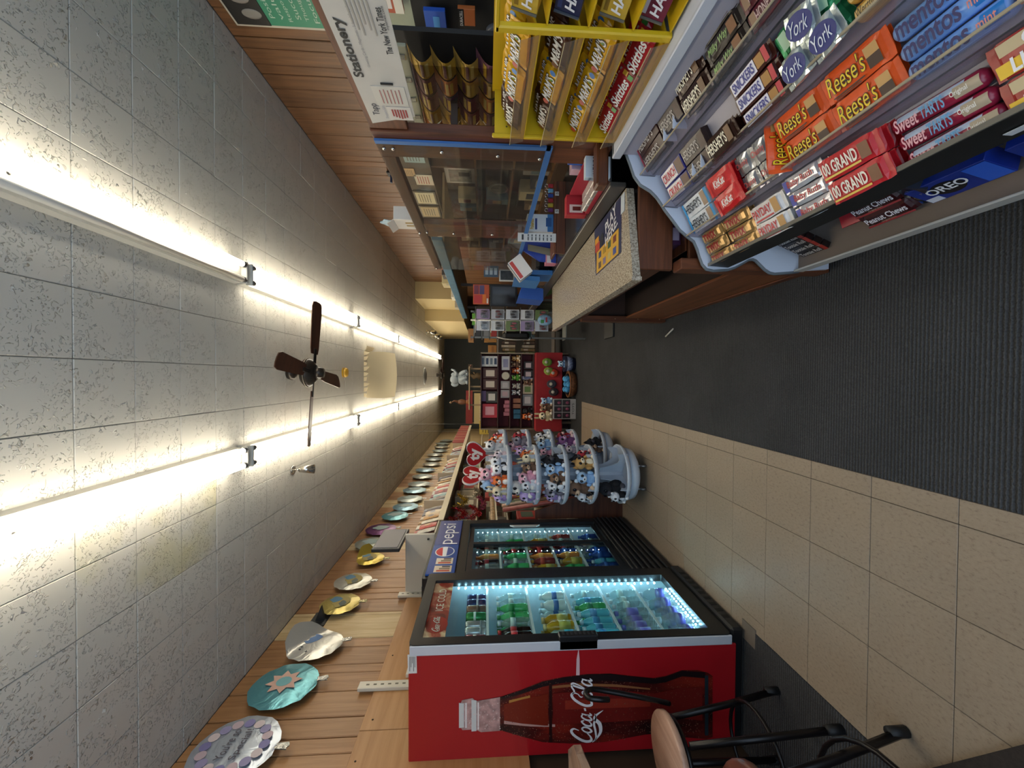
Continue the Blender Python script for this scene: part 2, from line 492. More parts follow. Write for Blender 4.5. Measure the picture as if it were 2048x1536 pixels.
_rp.color_ramp.elements[1].position = .72; _rp.color_ramp.elements[1].color = lin('#cfc79c')
_nt.links.new(_tc.outputs['Position'], _nz.inputs['Vector']); _nt.links.new(_nz.outputs['Fac'], _rp.inputs['Fac']); _nt.links.new(_rp.outputs['Color'], _nt.nodes['Principled BSDF'].inputs['Base Color'])

# floor: slab > carpets and vinyl tiles
floor = struct('floor', G().bx(XL - .1, XR + .1, YF - .1, YB + .1, -.12, -.02), C('#4b4036', .9), org=(0, 0, 0))
XE, XM, YT = -.39, -1.47, onZ(1163, 830, 0).y          # carpet edge, mat edge, far end of the tiles
part('carpet', G().bx(XE, XR, YF, YB, -.02, .001), M_CARPET, floor)
part('carpet', G().bx(XL, XE - .001, YT, YB, -.02, .0005), M_CARPET, floor)
part('floor_mat', G().bx(XL, XM, YF, 2.33, -.02, .004), M_CARPET, floor)
part('grout_bed', G().bx(XL, XE - .001, YF, YT - .001, -.02, -.0035), C('#3f342a', .9), floor)
ty0 = onZ(1918, 996, 0).y; TW = .3048
xs = [XE - .001, -.477, -.477 - TW, -.477 - 2 * TW, XM]
k0 = math.floor((.9 - ty0) / TW)
tm = {}
for k in range(k0, 40):
    y0, y1 = ty0 + k * TW, ty0 + (k + 1) * TW
    if y0 >= YT - .02: break
    y1 = min(y1, YT - .002)
    cols = xs + ([XM - (.477 + 3 * TW + XM), ] if False else [])
    if y0 > 2.1: cols = xs[:-1] + [-.477 - 3 * TW, -.477 - 4 * TW, -.477 - 5 * TW]
    for a, b in zip(cols, cols[1:]):
        w, d = abs(b - a) - .0022, (y1 - y0) - .0022
        key = (round(w, 4), round(d, 4))
        if key not in tm:
            tm[key] = G().bx(-w / 2, w / 2, -d / 2, d / 2, -.006, 0, .0012).mesh('vinyl_tile'); tm[key].materials.append(M_VINYL)
        o = bpy.data.objects.new('vinyl_tile', tm[key]); link(o, floor)
        o.location = ((a + b) / 2, (y0 + y1) / 2, random.uniform(-.0004, .0004))
part('metal_plate', G().bx(-1.56, -1.45, 2.215, 2.335, -.002, .006), C('#6b6258', .6), floor)

# ceiling: slab > square tiles
ceil = struct('ceiling', G().bx(XL - .1, XR + .1, YF - .1, YB + .1, ZC + .006, ZC + .12), C('#8d887e', .9), org=(0, 0, ZC))
cy0 = 1.545 - TW * 3; cx0 = -.2376
cxs = [XL] + [cx0 + TW * k for k in range(-6, 9)] + [XR]
tm = {}
FARC = cy0 + TW * 21
for j in range(21):
    for a, b in zip(cxs, cxs[1:]):
        w = b - a - .003
        key = round(w, 4)
        if key not in tm:
            tm[key] = G().bx(-w / 2, w / 2, -TW / 2 + .0015, TW / 2 - .0015, 0, .012, .0025).mesh('ceiling_tile'); tm[key].materials.append(M_CEIL)
        o = bpy.data.objects.new('ceiling_tile', tm[key]); link(o, ceil)
        o.location = ((a + b) / 2, cy0 + (j + .5) * TW, random.uniform(-.0012, .0012))
        if -1.0 < o.location.x < -.65 and 1.9 < o.location.y < 2.9:      # water-stained tiles beside the fridge-side lights
            o.data = o.data.copy(); o.data.materials[0] = M_STAIN
def far_ceiling():
    m = M_CEIL.copy(); nt = m.node_tree; b = nt.nodes['Principled BSDF']
    tc = node(nt, 'ShaderNodeTexCoord')
    br = node(nt, 'ShaderNodeTexBrick', offset=0.0, i_Scale=1.0)
    br.inputs['Brick Width'].default_value = TW; br.inputs['Row Height'].default_value = TW; br.inputs['Mortar Size'].default_value = .004
    br.inputs['Color1'].default_value = lin('#d0cbbf'); br.inputs['Color2'].default_value = lin('#c8c3b7'); br.inputs['Mortar'].default_value = lin('#8f8a80')
    nt.links.new(tc.outputs['Object'], br.inputs['Vector']); nt.links.new(br.outputs['Color'], b.inputs['Base Color'])
    return m
part('far_ceiling_panel', G().bx(XL, XR, FARC, YB, ZC, ZC + .02), far_ceiling(), ceil)

# walls
M_PLASTER = C('#b9b0a0', .8)
wall_left = struct('wall_left', G().bx(XL - .14, XL - .02, YF, YB, 0, ZC), C('#3a2614', .9), org=(XL, 0, 0))
wall_right = struct('wall_right', G().bx(XR + .02, XR + .14, YF, YB, 0, ZC), C('#34200f', .9), org=(XR, 0, 0))
wall_back = struct('wall_back', G().bx(XL - .1, XR + .1, YB, YB + .12, 0, ZC), C('#4d5152', .85), org=(0, YB, 0))
gw = G()
gw.bx(XL - .1, XR + .1, YF - .12, YF, 0, .35); gw.bx(XL - .1, XR + .1, YF - .12, YF, 2.65, ZC)
gw.bx(XL - .1, XL + .18, YF - .12, YF, .35, 2.65); gw.bx(XR - .18, XR + .1, YF - .12, YF, .35, 2.65)
wall_front = struct('wall_front', gw, M_PLASTER, org=(0, YF, 0))
wf = struct('window_1', G().bx(-.03, .03, YF - .1, YF - .04, .35, 2.65).bx(XL + .18, XR - .18, YF - .1, YF - .04, 1.98, 2.03), C('#9a9a98', .4, .7), org=(0, YF, .35))
M_PL = wood('#a67a50', '#8d623a', 'Z', .42, 30, .12, 'left')
M_PLP = wood('#cdb68c', '#b79a6c', 'Z', .5, 30, .06, 'pale')
M_PR = wood('#7d5430', '#623f20', 'Z', .45, 30, .12, 'right')
def planks(wall, x0, x1, edges, z0, z1, mats):
    for i, (a, b) in enumerate(zip(edges, edges[1:])):
        dx = random.uniform(-.0025, .0025)
        part('wall_plank', G().bx(x0 + dx, x1 + dx, a + .0035, b - .0035, z0, z1, .005), mats(i, a), wall)
le = [1.0, 1.2, 1.35, 1.5, 1.72, 1.83, 2.0, 2.09, 2.27, 2.40, 2.51, 2.66, 2.88, 3.06, 3.15, 3.356, 3.47]
pale = {3.47, 3.80}
le += [3.80, 3.85]
y = 3.85
while y < 12.6:
    y += random.choice((.09, .11, .15, .2, .22)); le.append(y)
def lm(i, a):
    if a in pale: return M_PLP
    if 5.05 < a < 5.4 or 6.75 < a < 7.15 or 7.75 < a < 8.1: return M_PLP
    if a > 9.2: return M_PLP
    return M_PL
planks(wall_left, XL - .025, XL, le, 2.0, ZC, lm)
part('plank_backing', G().bx(XL - .022, XL, 12.6, YB, 0, ZC), M_PLP, wall_left)
re_ = [1.2, 1.45, 1.6, 1.82, 2.05, 2.2, 2.42, 2.55, 2.75, 2.97, 3.07, 3.22, 3.32, 3.48, 3.71, 3.87]
y = 3.87
while y < 11.8:
    y += random.choice((.1, .13, .16, .2, .24)); re_.append(y)
planks(wall_right, XR, XR + .025, re_, 1.2, ZC, lambda i, a: M_PR)
part('lower_panel', G().bx(XR, XR + .02, YF, 11.8, 0, 1.2), wood('#6d4425', '#4a2c16', 'Y'), wall_right)
part('cream_bulkhead', G().bx(XR - .75, XR + .02, 11.8, YB, 2.2, ZC), C('#cdb887', .8), wall_right)
part('cream_bulkhead', G().bx(XR - .42, XR + .02, 10.2, 11.8, 2.25, ZC), C('#d2bd8b', .8), wall_right)
# plywood panel low on the left wall
for a, b in ((.9, 2.52), (2.525, 2.86), (2.865, 4.05)):
    part('plywood_panel', G().bx(XL, XL + .02, a, b, 1.3, 2.33, .002), wood('#b88a5c', '#a87849', 'Y', .45, 20, .05, 'ply'), wall_left)
for y, z in ((2.32, 2.29), (2.6, 2.27), (3.2, 2.28)):
    part('screw_head', G().lathe([(0, 0), (.006, 0), (.006, .002), (0, .002)], 8, (XL + .02, y, z), 'X'), C('#3a2c1c', .5, .5), wall_left)

# ------------------------------------------------------------------ ceiling light rows
M_FIX = C('#d9d6cc', .4); M_PIN = C('#6d6c6a', .35, .8)
def tube_light(x, y0, label, lit=(1, 1)):
    L = 2.42
    t = thing('strip_light', label, 'ceiling light', (x, y0, ZC), 'fluorescent strip lights on the ceiling')
    g = G().prism([(x - .075, y0 + .005, ZC), (x + .075, y0 + .005, ZC), (x + .068, y0 + .005, ZC - .045), (x + .03, y0 + .005, ZC - .062), (x - .03, y0 + .005, ZC - .062), (x - .068, y0 + .005, ZC - .045)], (0, L - .01, 0))
    part('housing', g, M_FIX, t)
    for e in (y0 + .012, y0 + L - .03):
        part('lamp_holder', G().bx(x - .075, x + .075, e, e + .018, ZC - .1, ZC - .055, .004), M_FIX, t)
    for i, s in enumerate((-1, 1)):
        tx = x + s * .052
        tb = part('tube', G().lathe([(.019, 0), (.019, L - .12)], 12, (tx, y0 + .06, ZC - .085), 'Y'),
                  glow('#fff6e2', TUBE_POWER) if lit[i] else C('#e6e2d8', .25), t)
        for e in (y0 + .03, y0 + L - .06): part('tube_cap', G().lathe([(.019, 0), (.019, .03)], 12, (tx, e, ZC - .085), 'Y'), M_PIN, tb)
    part('screw', G().lathe([(0, -.004), (.008, -.002), (.009, 0)], 8, (x, y0 + L * .42, ZC - .06)), M_PIN, t)
XLR, XLL = .715, -.575
ords = ['first', 'second', 'third', 'fourth', 'fifth', 'sixth', 'seventh']
for i in range(7):
    y0 = .55 + 2.44 * i
    if y0 + 2.44 > YB: break
    tube_light(XLR, y0, f'twin fluorescent strip light, {ords[i]} along the row over the counter', (0, 1) if i == 0 else (1, 1))
    tube_light(XLL, y0, f'twin fluorescent strip light, {ords[i]} along the row on the fridge side')
# ================================================================== drink fridges on the left
M_BLK = C('#17181a', .35); M_LINER = C('#c9d6d8', .35); M_SIL = C('#cfd3da', .35, .2); M_WIRE = C('#dfe3e3', .35)
M_PANE = clear('#eef8f8', .06, .02)
M_LED = glow('#b4e8ff', 70.)
def led_row(parent, p0, p1, n, r=.005, name='led', m=None):
    g = G()
    for i in range(n):
        q = Vector(p0).lerp(Vector(p1), (i + .5) / n); g.cb(q, (2 * r, 2 * r, 2 * r), r * .3)
    return part(name, g, m or M_LED, parent, kind='stuff')
def cooler(name, label, X0, X1, Y0, Y1, Z1, side):
    """hollow cabinet: X1 is the front plane, interior open towards the aisle"""
    t = thing(name, label, 'fridge', ((X0 + X1) / 2, (Y0 + Y1) / 2, 0))
    w = .045; XF = X1 - .06
    part('near_side_panel', G().bx(X0, XF, Y0, Y0 + w, .06, Z1, .006), side, t)
    part('far_side_panel', G().bx(X0, XF, Y1 - w, Y1, .06, Z1, .006), M_BLK, t)
    part('back_panel', G().bx(X0, X0 + w, Y0 + w, Y1 - w, .06, Z1), M_LINER, t)
    part('top_panel', G().bx(X0, XF, Y0 + w, Y1 - w, Z1 - .05, Z1, .004), M_BLK, t)
    part('bottom_panel', G().bx(X0 + w, XF, Y0 + w, Y1 - w, .06, .15), M_LINER, t)
    part('near_liner', G().bx(X0 + w, XF, Y0 + w, Y0 + w + .012, .15, Z1 - .05), M_LINER, t)
    part('far_liner', G().bx(X0 + w, XF, Y1 - w - .012, Y1 - w, .15, Z1 - .05), M_LINER, t)
    return t
def wire_shelf(t, X0, X1, Y0, Y1, z):
    o = part('shelf', G().bx(X1 - .008, X1, Y0, Y1, z - .016, z).bx(X0, X0 + .006, Y0, Y1, z - .012, z), M_WIRE, t)
    g = G(); n = int((Y1 - Y0) / .035)
    for i in range(n + 1):
        y = Y0 + (Y1 - Y0) * i / n; g.bx(X0, X1, y - .0022, y + .0022, z - .005, z - .0008)
    part('shelf_wires', g, M_WIRE, o, kind='stuff')

# ---- the red one
FX, FY0, FY1, FZ = -1.52, 2.30, 3.14, 1.99
M_RED = C('#a5161e', .3, coat=.3)
coke = cooler('drinks_cooler', 'tall black framed single-door fridge with red side and bottle picture', -2.195, FX, FY0, FY1, FZ, M_RED)
nb = part('base_grille', G().bx(-2.19, FX + .025, FY0 + .01, FY1 - .01, .012, .085, .012), M_BLK, coke)
for i in range(9):
    part('grille_slot', G().bx(FX + .024, FX + .027, 2.42 + i * .07, 2.45 + i * .07, .03, .07), C('#060606', .6), nb)
for y in (2.36, 3.05):
    for x in (-2.12, -1.62): part('foot', G().lathe([(.02, 0), (.02, .014)], 10, (x, y, 0)), M_BLK, coke)
# door
door = part('door', G().bx(FX - .062, FX - .006, FY0 - .006, FY0 + .008, .09, FZ - .006, .004), M_SIL, coke, 'silver edge of the door')
def rrect(y0, y1, z0, z1, r, x, n=5):
    out = []
    for cy, cz, a0 in ((y1 - r, z1 - r, 0), (y0 + r, z1 - r, 90), (y0 + r, z0 + r, 180), (y1 - r, z0 + r, 270)):
        for i in range(n + 1):
            a = R(a0 + 90 * i / n); out.append(Vector((x, cy + r * math.cos(a), cz + r * math.sin(a))))
    return out
def ring(g, o, i, d):
    n = len(o); d = Vector(d)
    vs = o + i + [p + d for p in o] + [p + d for p in i]
    fs = []
    for k in range(n):
        j = (k + 1) % n
        fs += [(2 * n + k, 2 * n + j, 3 * n + j, 3 * n + k), (k, n + k, n + j, j), (k, j, 2 * n + j, 2 * n + k), (n + k, 3 * n + k, 3 * n + j, n + j)]
    return g.add(vs, fs)
GY0, GY1, GZ0, GZ1 = FY0 + .065, FY1 - .11, .2, 1.925
part('door_frame', ring(G(), rrect(FY0, FY1, .09, FZ, .03, FX - .05), rrect(GY0, GY1, GZ0, GZ1, .01, FX - .05), (.05, 0, 0)), M_BLK, door)
part('glass_pane', G().bx(FX - .016, FX - .012, GY0 - .01, GY1 + .01, GZ0 - .01, GZ1 + .01), M_PANE, door)
part('rivet', G().lathe([(.006, 0), (.004, .003), (0, .004)], 8, (FX - .03, FY0, 1.93), 'Y').xf(Matrix.Translation((0, -.003, 0))), M_SIL, door)
part('rivet', G().lathe([(.006, 0), (.004, .003), (0, .004)], 8, (FX - .03, FY0, 1.955), 'Y').xf(Matrix.Translation((0, -.003, 0))), M_SIL, door)
hd = part('handle', G().bx(FX - .06, FX + .022, FY0 - .006, FY0 + .05, .9, 1.13, .006), M_BLK, door)
for i in range(8):
    part('handle_rib', G().bx(FX + .021, FX + .0235, FY0 + .01, FY0 + .04, .92 + i * .025, .932 + i * .025), C('#34363a', .4), hd)
# header picture behind the glass: text runs along +Y
def hdr_mat(c1, c2, c3):
    m, nt, b = newmat('header_print')
    tc = node(nt, 'ShaderNodeTexCoord'); nz = node(nt, 'ShaderNodeTexNoise', i_Scale=7.0, i_Detail=4.0, i_Distortion=1.0)
    rp = node(nt, 'ShaderNodeValToRGB'); rp.color_ramp.elements[0].color = lin(c1); rp.color_ramp.elements[0].position = .35
    rp.color_ramp.elements[1].color = lin(c3); rp.color_ramp.elements[1].position = .68
    e = rp.color_ramp.elements.new(.5); e.color = lin(c2)
    nt.links.new(tc.outputs['Object'], nz.inputs['Vector']); nt.links.new(nz.outputs['Fac'], rp.inputs['Fac']); nt.links.new(rp.outputs['Color'], b.inputs['Base Color'])
    nt.links.new(rp.outputs['Color'], b.inputs['Emission Color']); b.inputs['Emission Strength'].default_value = .25
    b.inputs['Roughness'].default_value = .4
    return m
hx = FX - .022
hs = part('header_sign', G().bx(hx - .008, hx, GY0 - .005, GY1 + .005, 1.795, 1.93), hdr_mat('#5c1512', '#8a2a1e', '#c9b08a'), coke)
part('red_disc', G().disc((hx, 2.52, 1.858), .085, 28, (.0012, 0, 0), (0, 1, 0), (0, 0, 1), .068), C('#b8201c', .4), hs)
s = .0185
part('lettering', script_logo(frame((hx + .003, 2.445, 1.845), (0, s, 0), (0, 0, 1)) @ Matrix.Scale(s, 4)), C('#f1ece6', .5), hs)
part('lettering', text('ICE COLD', .27, .05, frame((hx + .003, 2.80, 1.86), (0, 1, 0), (0, 0, 1))), C('#efe9e0', .5), hs)
# print on the near side: bottle, seen on the plane Y = FY0
py = FY0 - .0012
up = [(921, 1408), (924, 1400), (945, 1396), (952, 1402), (1003, 1393), (1044, 1379), (1085, 1362), (1126, 1354), (1175, 1348), (1220, 1347), (1266, 1352), (1307, 1356), (1331, 1352), (1364, 1340), (1395, 1340), (1415, 1345), (1425, 1352)]
dn = [(1425, 1474), (1413, 1478), (1364, 1474), (1331, 1465), (1290, 1469), (1208, 1484), (1142, 1487), (1085, 1484), (1044, 1473), (1003, 1461), (962, 1464), (950, 1458), (925, 1460), (920, 1452)]
def onside(px, q, d=0.): p = onY(px, q, py); return Vector((p.x, p.y - d, p.z))
def bottle_mat():
    m, nt, b = newmat('printed_bottle')
    tc = node(nt, 'ShaderNodeTexCoord')
    vz = node(nt, 'ShaderNodeTexVoronoi', i_Scale=75.0); nz = node(nt, 'ShaderNodeTexNoise', i_Scale=9.0, i_Detail=4.0)
    mp = node(nt, 'ShaderNodeMapping'); mp.inputs['Scale'].default_value = (1, 1, .3)
    nt.links.new(tc.outputs['Object'], mp.inputs['Vector']); nt.links.new(mp.outputs['Vector'], nz.inputs['Vector']); nt.links.new(tc.outputs['Object'], vz.inputs['Vector'])
    rp = node(nt, 'ShaderNodeValToRGB'); rp.color_ramp.elements[0].position = .36; rp.color_ramp.elements[0].color = lin('#220b0b')
    rp.color_ramp.elements[1].position = .66; rp.color_ramp.elements[1].color = lin('#7d2015')
    e = rp.color_ramp.elements.new(.5); e.color = lin('#4a1210')
    nt.links.new(nz.outputs['Fac'], rp.inputs['Fac'])
    r2 = node(nt, 'ShaderNodeValToRGB'); r2.color_ramp.elements[0].position = .10; r2.color_ramp.elements[0].color = (1, 1, 1, 1)
    r2.color_ramp.elements[1].position = .17; r2.color_ramp.elements[1].color = (0, 0, 0, 1)
    nt.links.new(vz.outputs['Distance'], r2.inputs['Fac'])
    mx = node(nt, 'ShaderNodeMix', data_type='RGBA'); mx.inputs['B'].default_value = lin('#a86a58')
    nt.links.new(r2.outputs['Color'], mx.inputs['Factor']); nt.links.new(rp.outputs['Color'], mx.inputs['A'])
    nt.links.new(mx.outputs['Result'], b.inputs['Base Color']); b.inputs['Roughness'].default_value = .3
    return m
side = coke.children[0]
part('printed_bottle', G().prism([onside(*q) for q in up + dn], (0, -.0008, 0)), bottle_mat(), side, 'printed picture of a dark cola bottle')
part('printed_bottle_neck', G().prism([onside(*q, .001) for q in [(921, 1408), (924, 1400), (945, 1396), (952, 1402), (1000, 1394), (1000, 1461), (962, 1464), (950, 1458), (925, 1460), (920, 1452)]], (0, -.0006, 0)), C('#b48e88', .3, var=.35, scale=30), side)
SN = [0]
def stripe(a, b, col, name='printed_shade'):
    SN[0] += 1
    part(name, G().prism([onside(*q, .0018 + .0002 * SN[0]) for q in a + b[::-1]], (0, -.0005, 0)), C(col, .35), side)
stripe([(1003, 1394), (1044, 1380), (1085, 1363), (1126, 1355), (1175, 1349), (1220, 1348), (1266, 1353), (1307, 1357), (1331, 1353), (1364, 1341), (1410, 1344)],
       [(1003, 1398), (1044, 1387), (1085, 1373), (1126, 1365), (1175, 1360), (1220, 1360), (1266, 1364), (1307, 1367), (1331, 1364), (1364, 1352), (1410, 1356)], '#1a0d10')
stripe([(1100, 1372), (1160, 1366), (1230, 1368), (1300, 1376)], [(1100, 1377), (1160, 1371), (1230, 1373), (1300, 1379)], '#8f5a36', 'printed_highlight')
stripe([(1018, 1400), (1060, 1390)], [(1018, 1406), (1060, 1397)], '#b07a3a', 'printed_highlight')
stripe([(1008, 1440), (1060, 1446), (1110, 1448)], [(1008, 1447), (1060, 1452), (1110, 1453)], '#b98f86', 'printed_highlight')
stripe([(930, 1405), (930, 1455)], [(934, 1405), (934, 1455)], '#e2d6d2', 'printed_highlight')
stripe([(955, 1404), (955, 1458)], [(958, 1404), (958, 1458)], '#e9dfdb', 'printed_highlight')
stripe([(1409, 1350), (1409, 1470)], [(1416, 1350), (1416, 1470)], '#1f2c33')
stripe([(1098, 1366), (1098, 1484)], [(1104, 1366), (1104, 1484)], '#2a0c0c')
stripe([(1008, 1408), (1044, 1398), (1090, 1388), (1096, 1387)], [(1008, 1440), (1044, 1446), (1090, 1450), (1096, 1450)], '#74200f', 'printed_glow')
stripe([(1106, 1386), (1175, 1380), (1266, 1382), (1307, 1386), (1364, 1374), (1404, 1374)], [(1106, 1446), (1175, 1446), (1266, 1440), (1307, 1436), (1364, 1436), (1404, 1440)], '#6d1713', 'printed_glow')
stripe([(1130, 1400), (1240, 1396), (1300, 1400)], [(1130, 1418), (1240, 1414), (1300, 1412)], '#8a2a1c', 'printed_glow')
rnd = random.Random(5); gd0 = G()
for i in range(420):
    px = rnd.uniform(1000, 1400); f = (px - 1000) / 400
    lo = 1362 if 1080 < px < 1250 else 1372 if px > 1250 else 1395 - .4 * (px - 1000); hi = 1480 if px < 1250 else 1462
    if px < 1060: hi = 1462 + .25 * (px - 1000)
    yy = lo + (hi - lo) * (rnd.random() ** 2 if rnd.random() < .5 else 1 - rnd.random() ** 2)
    gd0.disc(onside(px, yy, .0062), rnd.uniform(.0012, .0034), 6, (0, -.0002, 0), (1, 0, 0), (0, 0, 1), rnd.uniform(.001, .003))
part('printed_droplets', gd0, C('#8d6250', .25), side, kind='stuff')
gd1 = G()
for i in range(60): gd1.disc(onside(rnd.uniform(925, 1000), rnd.uniform(1402, 1456), .004), rnd.uniform(.0015, .004), 6, (0, -.0002, 0), (1, 0, 0), (0, 0, 1))
part('printed_droplets', gd1, C('#dcc9c4', .25), side, kind='stuff')
for q0, q1 in (((922, 1405), (922, 1455)), ((947, 1399), (947, 1462))):
    part('printed_lip', G().prism([onside(q0[0] - 4, q0[1], .003), onside(q0[0] + 6, q0[1] + 1, .003), onside(q1[0] + 6, q1[1] - 1, .003), onside(q1[0] - 4, q1[1], .003)], (0, -.0004, 0)), C('#cfd0cc', .25), side)
# white signature across the bottle (reads towards +X) and splash above it
a = onside(1192, 1487, .0035); b = onside(1180, 1353, .0035)
sx = (b.x - a.x) / 8.6
part('lettering', script_logo(frame(onside(1182, 1485, .0075), (1, 0, 0), (0, 0, 1)) @ Matrix.Diagonal((sx, sx * 1.28, 1, 1))), C('#e7e3e4', .4), side)
gsw = G(); ribbon(gsw, [(0, 0), (.05, -.035), (.10, -.03), (.14, .0), (.18, -.05)], .004, .002, .022, frame(onside(1188, 1480, .0075), (1, 0, 0), (0, 0, 1)))
part('lettering_swash', gsw, C('#e7e3e4', .4), side)
gs = G(); q0 = onside(1156, 1318, .002); q1 = onside(1156, 1350, .002)
gs.prism([onside(1157, 1296, .002), onside(1153, 1318, .002), onside(1152, 1350, .002), onside(1159, 1350, .002), onside(1159, 1318, .002)], (0, -.0005, 0))
part('printed_splash', gs, C('#d8b4b6', .4), side)
st = part('sticker', G().prism([onside(*q, .001) for q in ((815, 1309), (833, 1308), (834, 1346), (816, 1347))], (0, -.0006, 0)), C('#dcd7d0', .5), side)
for i in range(5):
    part('sticker_line', G().prism([onside(819 + i * 2.6, 1313, .0022), onside(820.2 + i * 2.6, 1313, .0022), onside(820.2 + i * 2.6, 1342 - (i % 3) * 8, .0022), onside(819 + i * 2.6, 1342 - (i % 3) * 8, .0022)], (0, -.0004, 0)), C('#6a665f', .6), st)
part('sticker', G().prism([onside(*q, .001) for q in ((1492, 1280), (1508, 1280), (1508, 1318), (1492, 1318))], (0, -.0006, 0)), C('#8d8d92', .4), side)
# interior
SH = [1.55, 1.26, .98, .71, .44]
for z in SH: wire_shelf(coke, -2.13, FX - .07, FY0 + .062, FY1 - .062, z)
led_row(coke, (FX - .05, FY1 - .135, .24), (FX - .05, FY1 - .135, 1.78), 30, .005)
led_row(coke, (FX - .05, GY0 + .1, .215), (FX - .05, GY1 - .1, .215), 14, .004)
led_row(coke, (FX - .06, FY0 + .07, .24), (FX - .06, FY0 + .07, 1.78), 24, .004)

# ---- the blue-headed one
PX, PY0, PY1, PZ = -1.565, 3.15, 4.42, 2.05
M_NAVY = C('#1d3a86', .3)
peps = cooler('drinks_cooler', 'wide black sliding-door fridge with blue header beside the red fridge', -2.195, PX, PY0, PY1, PZ, M_BLK)
part('outer_frame', ring(G(), rrect(PY0, PY1, .03, PZ, .02, PX - .06), rrect(PY0 + .1, PY1 - .1, .38, 1.72, .01, PX - .06), (.06, 0, 0)), M_BLK, peps)
kb = part('kick_panel', G().bx(-2.19, PX + .012, PY0 + .01, PY1 - .01, .015, .36, .006), C('#141517', .4), peps)
for i in range(6):
    part('louvre', G().bx(PX + .01, PX + .03, PY0 + .03, PY1 - .03, .06 + i * .05, .083 + i * .05, .006), C('#1d1e21', .35), kb)
hs = part('header_sign', G().bx(PX, PX + .014, PY0 + .04, PY1 - .04, 1.80, 2.03, .003), C('#1c4a9c', .25), peps)
part('header_dark_blue', G().bx(PX + .0142, PX + .0146, 3.75, PY1 - .045, 1.805, 2.025), C('#2b3f86', .3), hs)  # deeper blue area over the far part of the header
part('lettering', text('pepsi', .52, .17, frame((PX + .0165, 4.02, 1.905), (0, 1, 0), (0, 0, 1)), bold=-.004), C('#eef2f8', .4), hs)
lg = part('round_emblem', G().disc((PX + .0148, 3.60, 1.915), .1, 32, (.001, 0, 0), (0, 1, 0), (0, 0, 1), .085), C('#e9eef4', .4), hs)
def segment(a0, a1, r, ry, off):
    pts = [Vector((PX + off, 3.60 + r * math.cos(R(a)), 1.915 + ry * math.sin(R(a)))) for a in [a0 + (a1 - a0) * i / 16 for i in range(17)]]
    return pts
part('emblem_red', G().prism(segment(20, 170, .09, .076, .0164), (.0006, 0, 0)), C('#c8202c', .4), lg)
part('emblem_blue', G().prism(segment(195, 345, .09, .076, .0164), (.0006, 0, 0)), C('#1d3f94', .4), lg)
for k, (y, c) in enumerate(((3.22, '#d9cbb8'), (3.36, '#e0d6c6'))):
    sk = part('sticker', G().bx(PX + .0146, PX + .0156, y, y + .11, 1.83, 1.97), C(c, .5), hs)
    for i in range(3): part('sticker_print', G().bx(PX + .0157, PX + .0162, y + .01 + i * .035, y + .035 + i * .035, 1.845, 1.95 - .02 * i), C(('#b5442c', '#7c6a58', '#3b3a40')[i], .5), sk)
def sliding(y0, y1, x, lab):
    d = part('sliding_door', ring(G(), rrect(y0, y1, .385, 1.715, .004, x - .016), rrect(y0 + .05, y1 - .045, .43, 1.67, .004, x - .016), (.016, 0, 0)), C('#1e2023', .35), peps)
    part('glass_pane', G().bx(x - .01, x - .007, y0 + .045, y1 - .04, .425, 1.675), M_PANE, d)
    return d
sliding(PY0 + .1, 3.84, PX - .004, '')
d2 = sliding(3.80, PY1 - .1, PX - .026, '')
part('pull_handle', G().prism([(PX - .02, 4.24, 1.02), (PX - .02, 4.275, .98), (PX - .02, 4.275, 1.30), (PX - .02, 4.24, 1.26)], (.014, 0, 0)), C('#b7b9b8', .4), d2)
PSH = [1.43, 1.17, .92, .67]
for z in PSH: wire_shelf(peps, -2.13, PX - .08, PY0 + .062, PY1 - .062, z)
led_row(peps, (PX - .075, 4.255, .45), (PX - .075, 4.255, 1.66), 24, .003, m=glow('#c4ecff', 55.))
led_row(peps, (PX - .075, 3.78, .45), (PX - .075, 3.78, 1.66), 22, .0024, m=glow('#c4ecff', 40.))

# ---- bottles and cans
M_CLEARB = clear('#e6f4f4', .12, .03, .16)
def bottle(name, h, r, body, cap, lab, lz=(.35, .62), kind='soda'):
    if kind == 'soda':
        pr = [(r * .8, 0), (r, h * .05), (r, h * .28), (r * .9, h * .36), (r, h * .45), (r, h * .62), (r * .72, h * .76), (r * .36, h * .88), (r * .36, h * .93)]
    elif kind == 'wide':
        pr = [(r * .9, 0), (r, h * .05), (r, h * .55), (r * .93, h * .6), (r * .98, h * .7), (r * .5, h * .85), (r * .48, h * .9)]
    elif kind == 'can':
        pr = [(r * .8, 0), (r, h * .06), (r, h * .9), (r * .82, h)]
    else:
        pr = [(r * .9, 0), (r, h * .05), (r, h * .62), (r * .8, h * .74), (r * .4, h * .9), (r * .4, h * .93)]
    root = bpy.data.objects.new(name, G().lathe(pr, 14).mesh(name)); root.data.materials.append(body); link(root); OFF[root.name] = Vector()
    tag(root, name, 'can' if kind == 'can' else 'bottle')
    if kind != 'can':
        cr = {'wide': .52, 'soda': .42}.get(kind, .46) * r
        part('cap', G().lathe([(cr, h * .9), (cr, h), (0, h)], 12), cap, root)
    if lab is not None:
        rr = max(q[0] for q in pr) + .0008
        part('paper_label', G().lathe([(rr, h * lz[0]), (rr, h * lz[1])], 14), lab, root)
    return Proto(root)
P = C
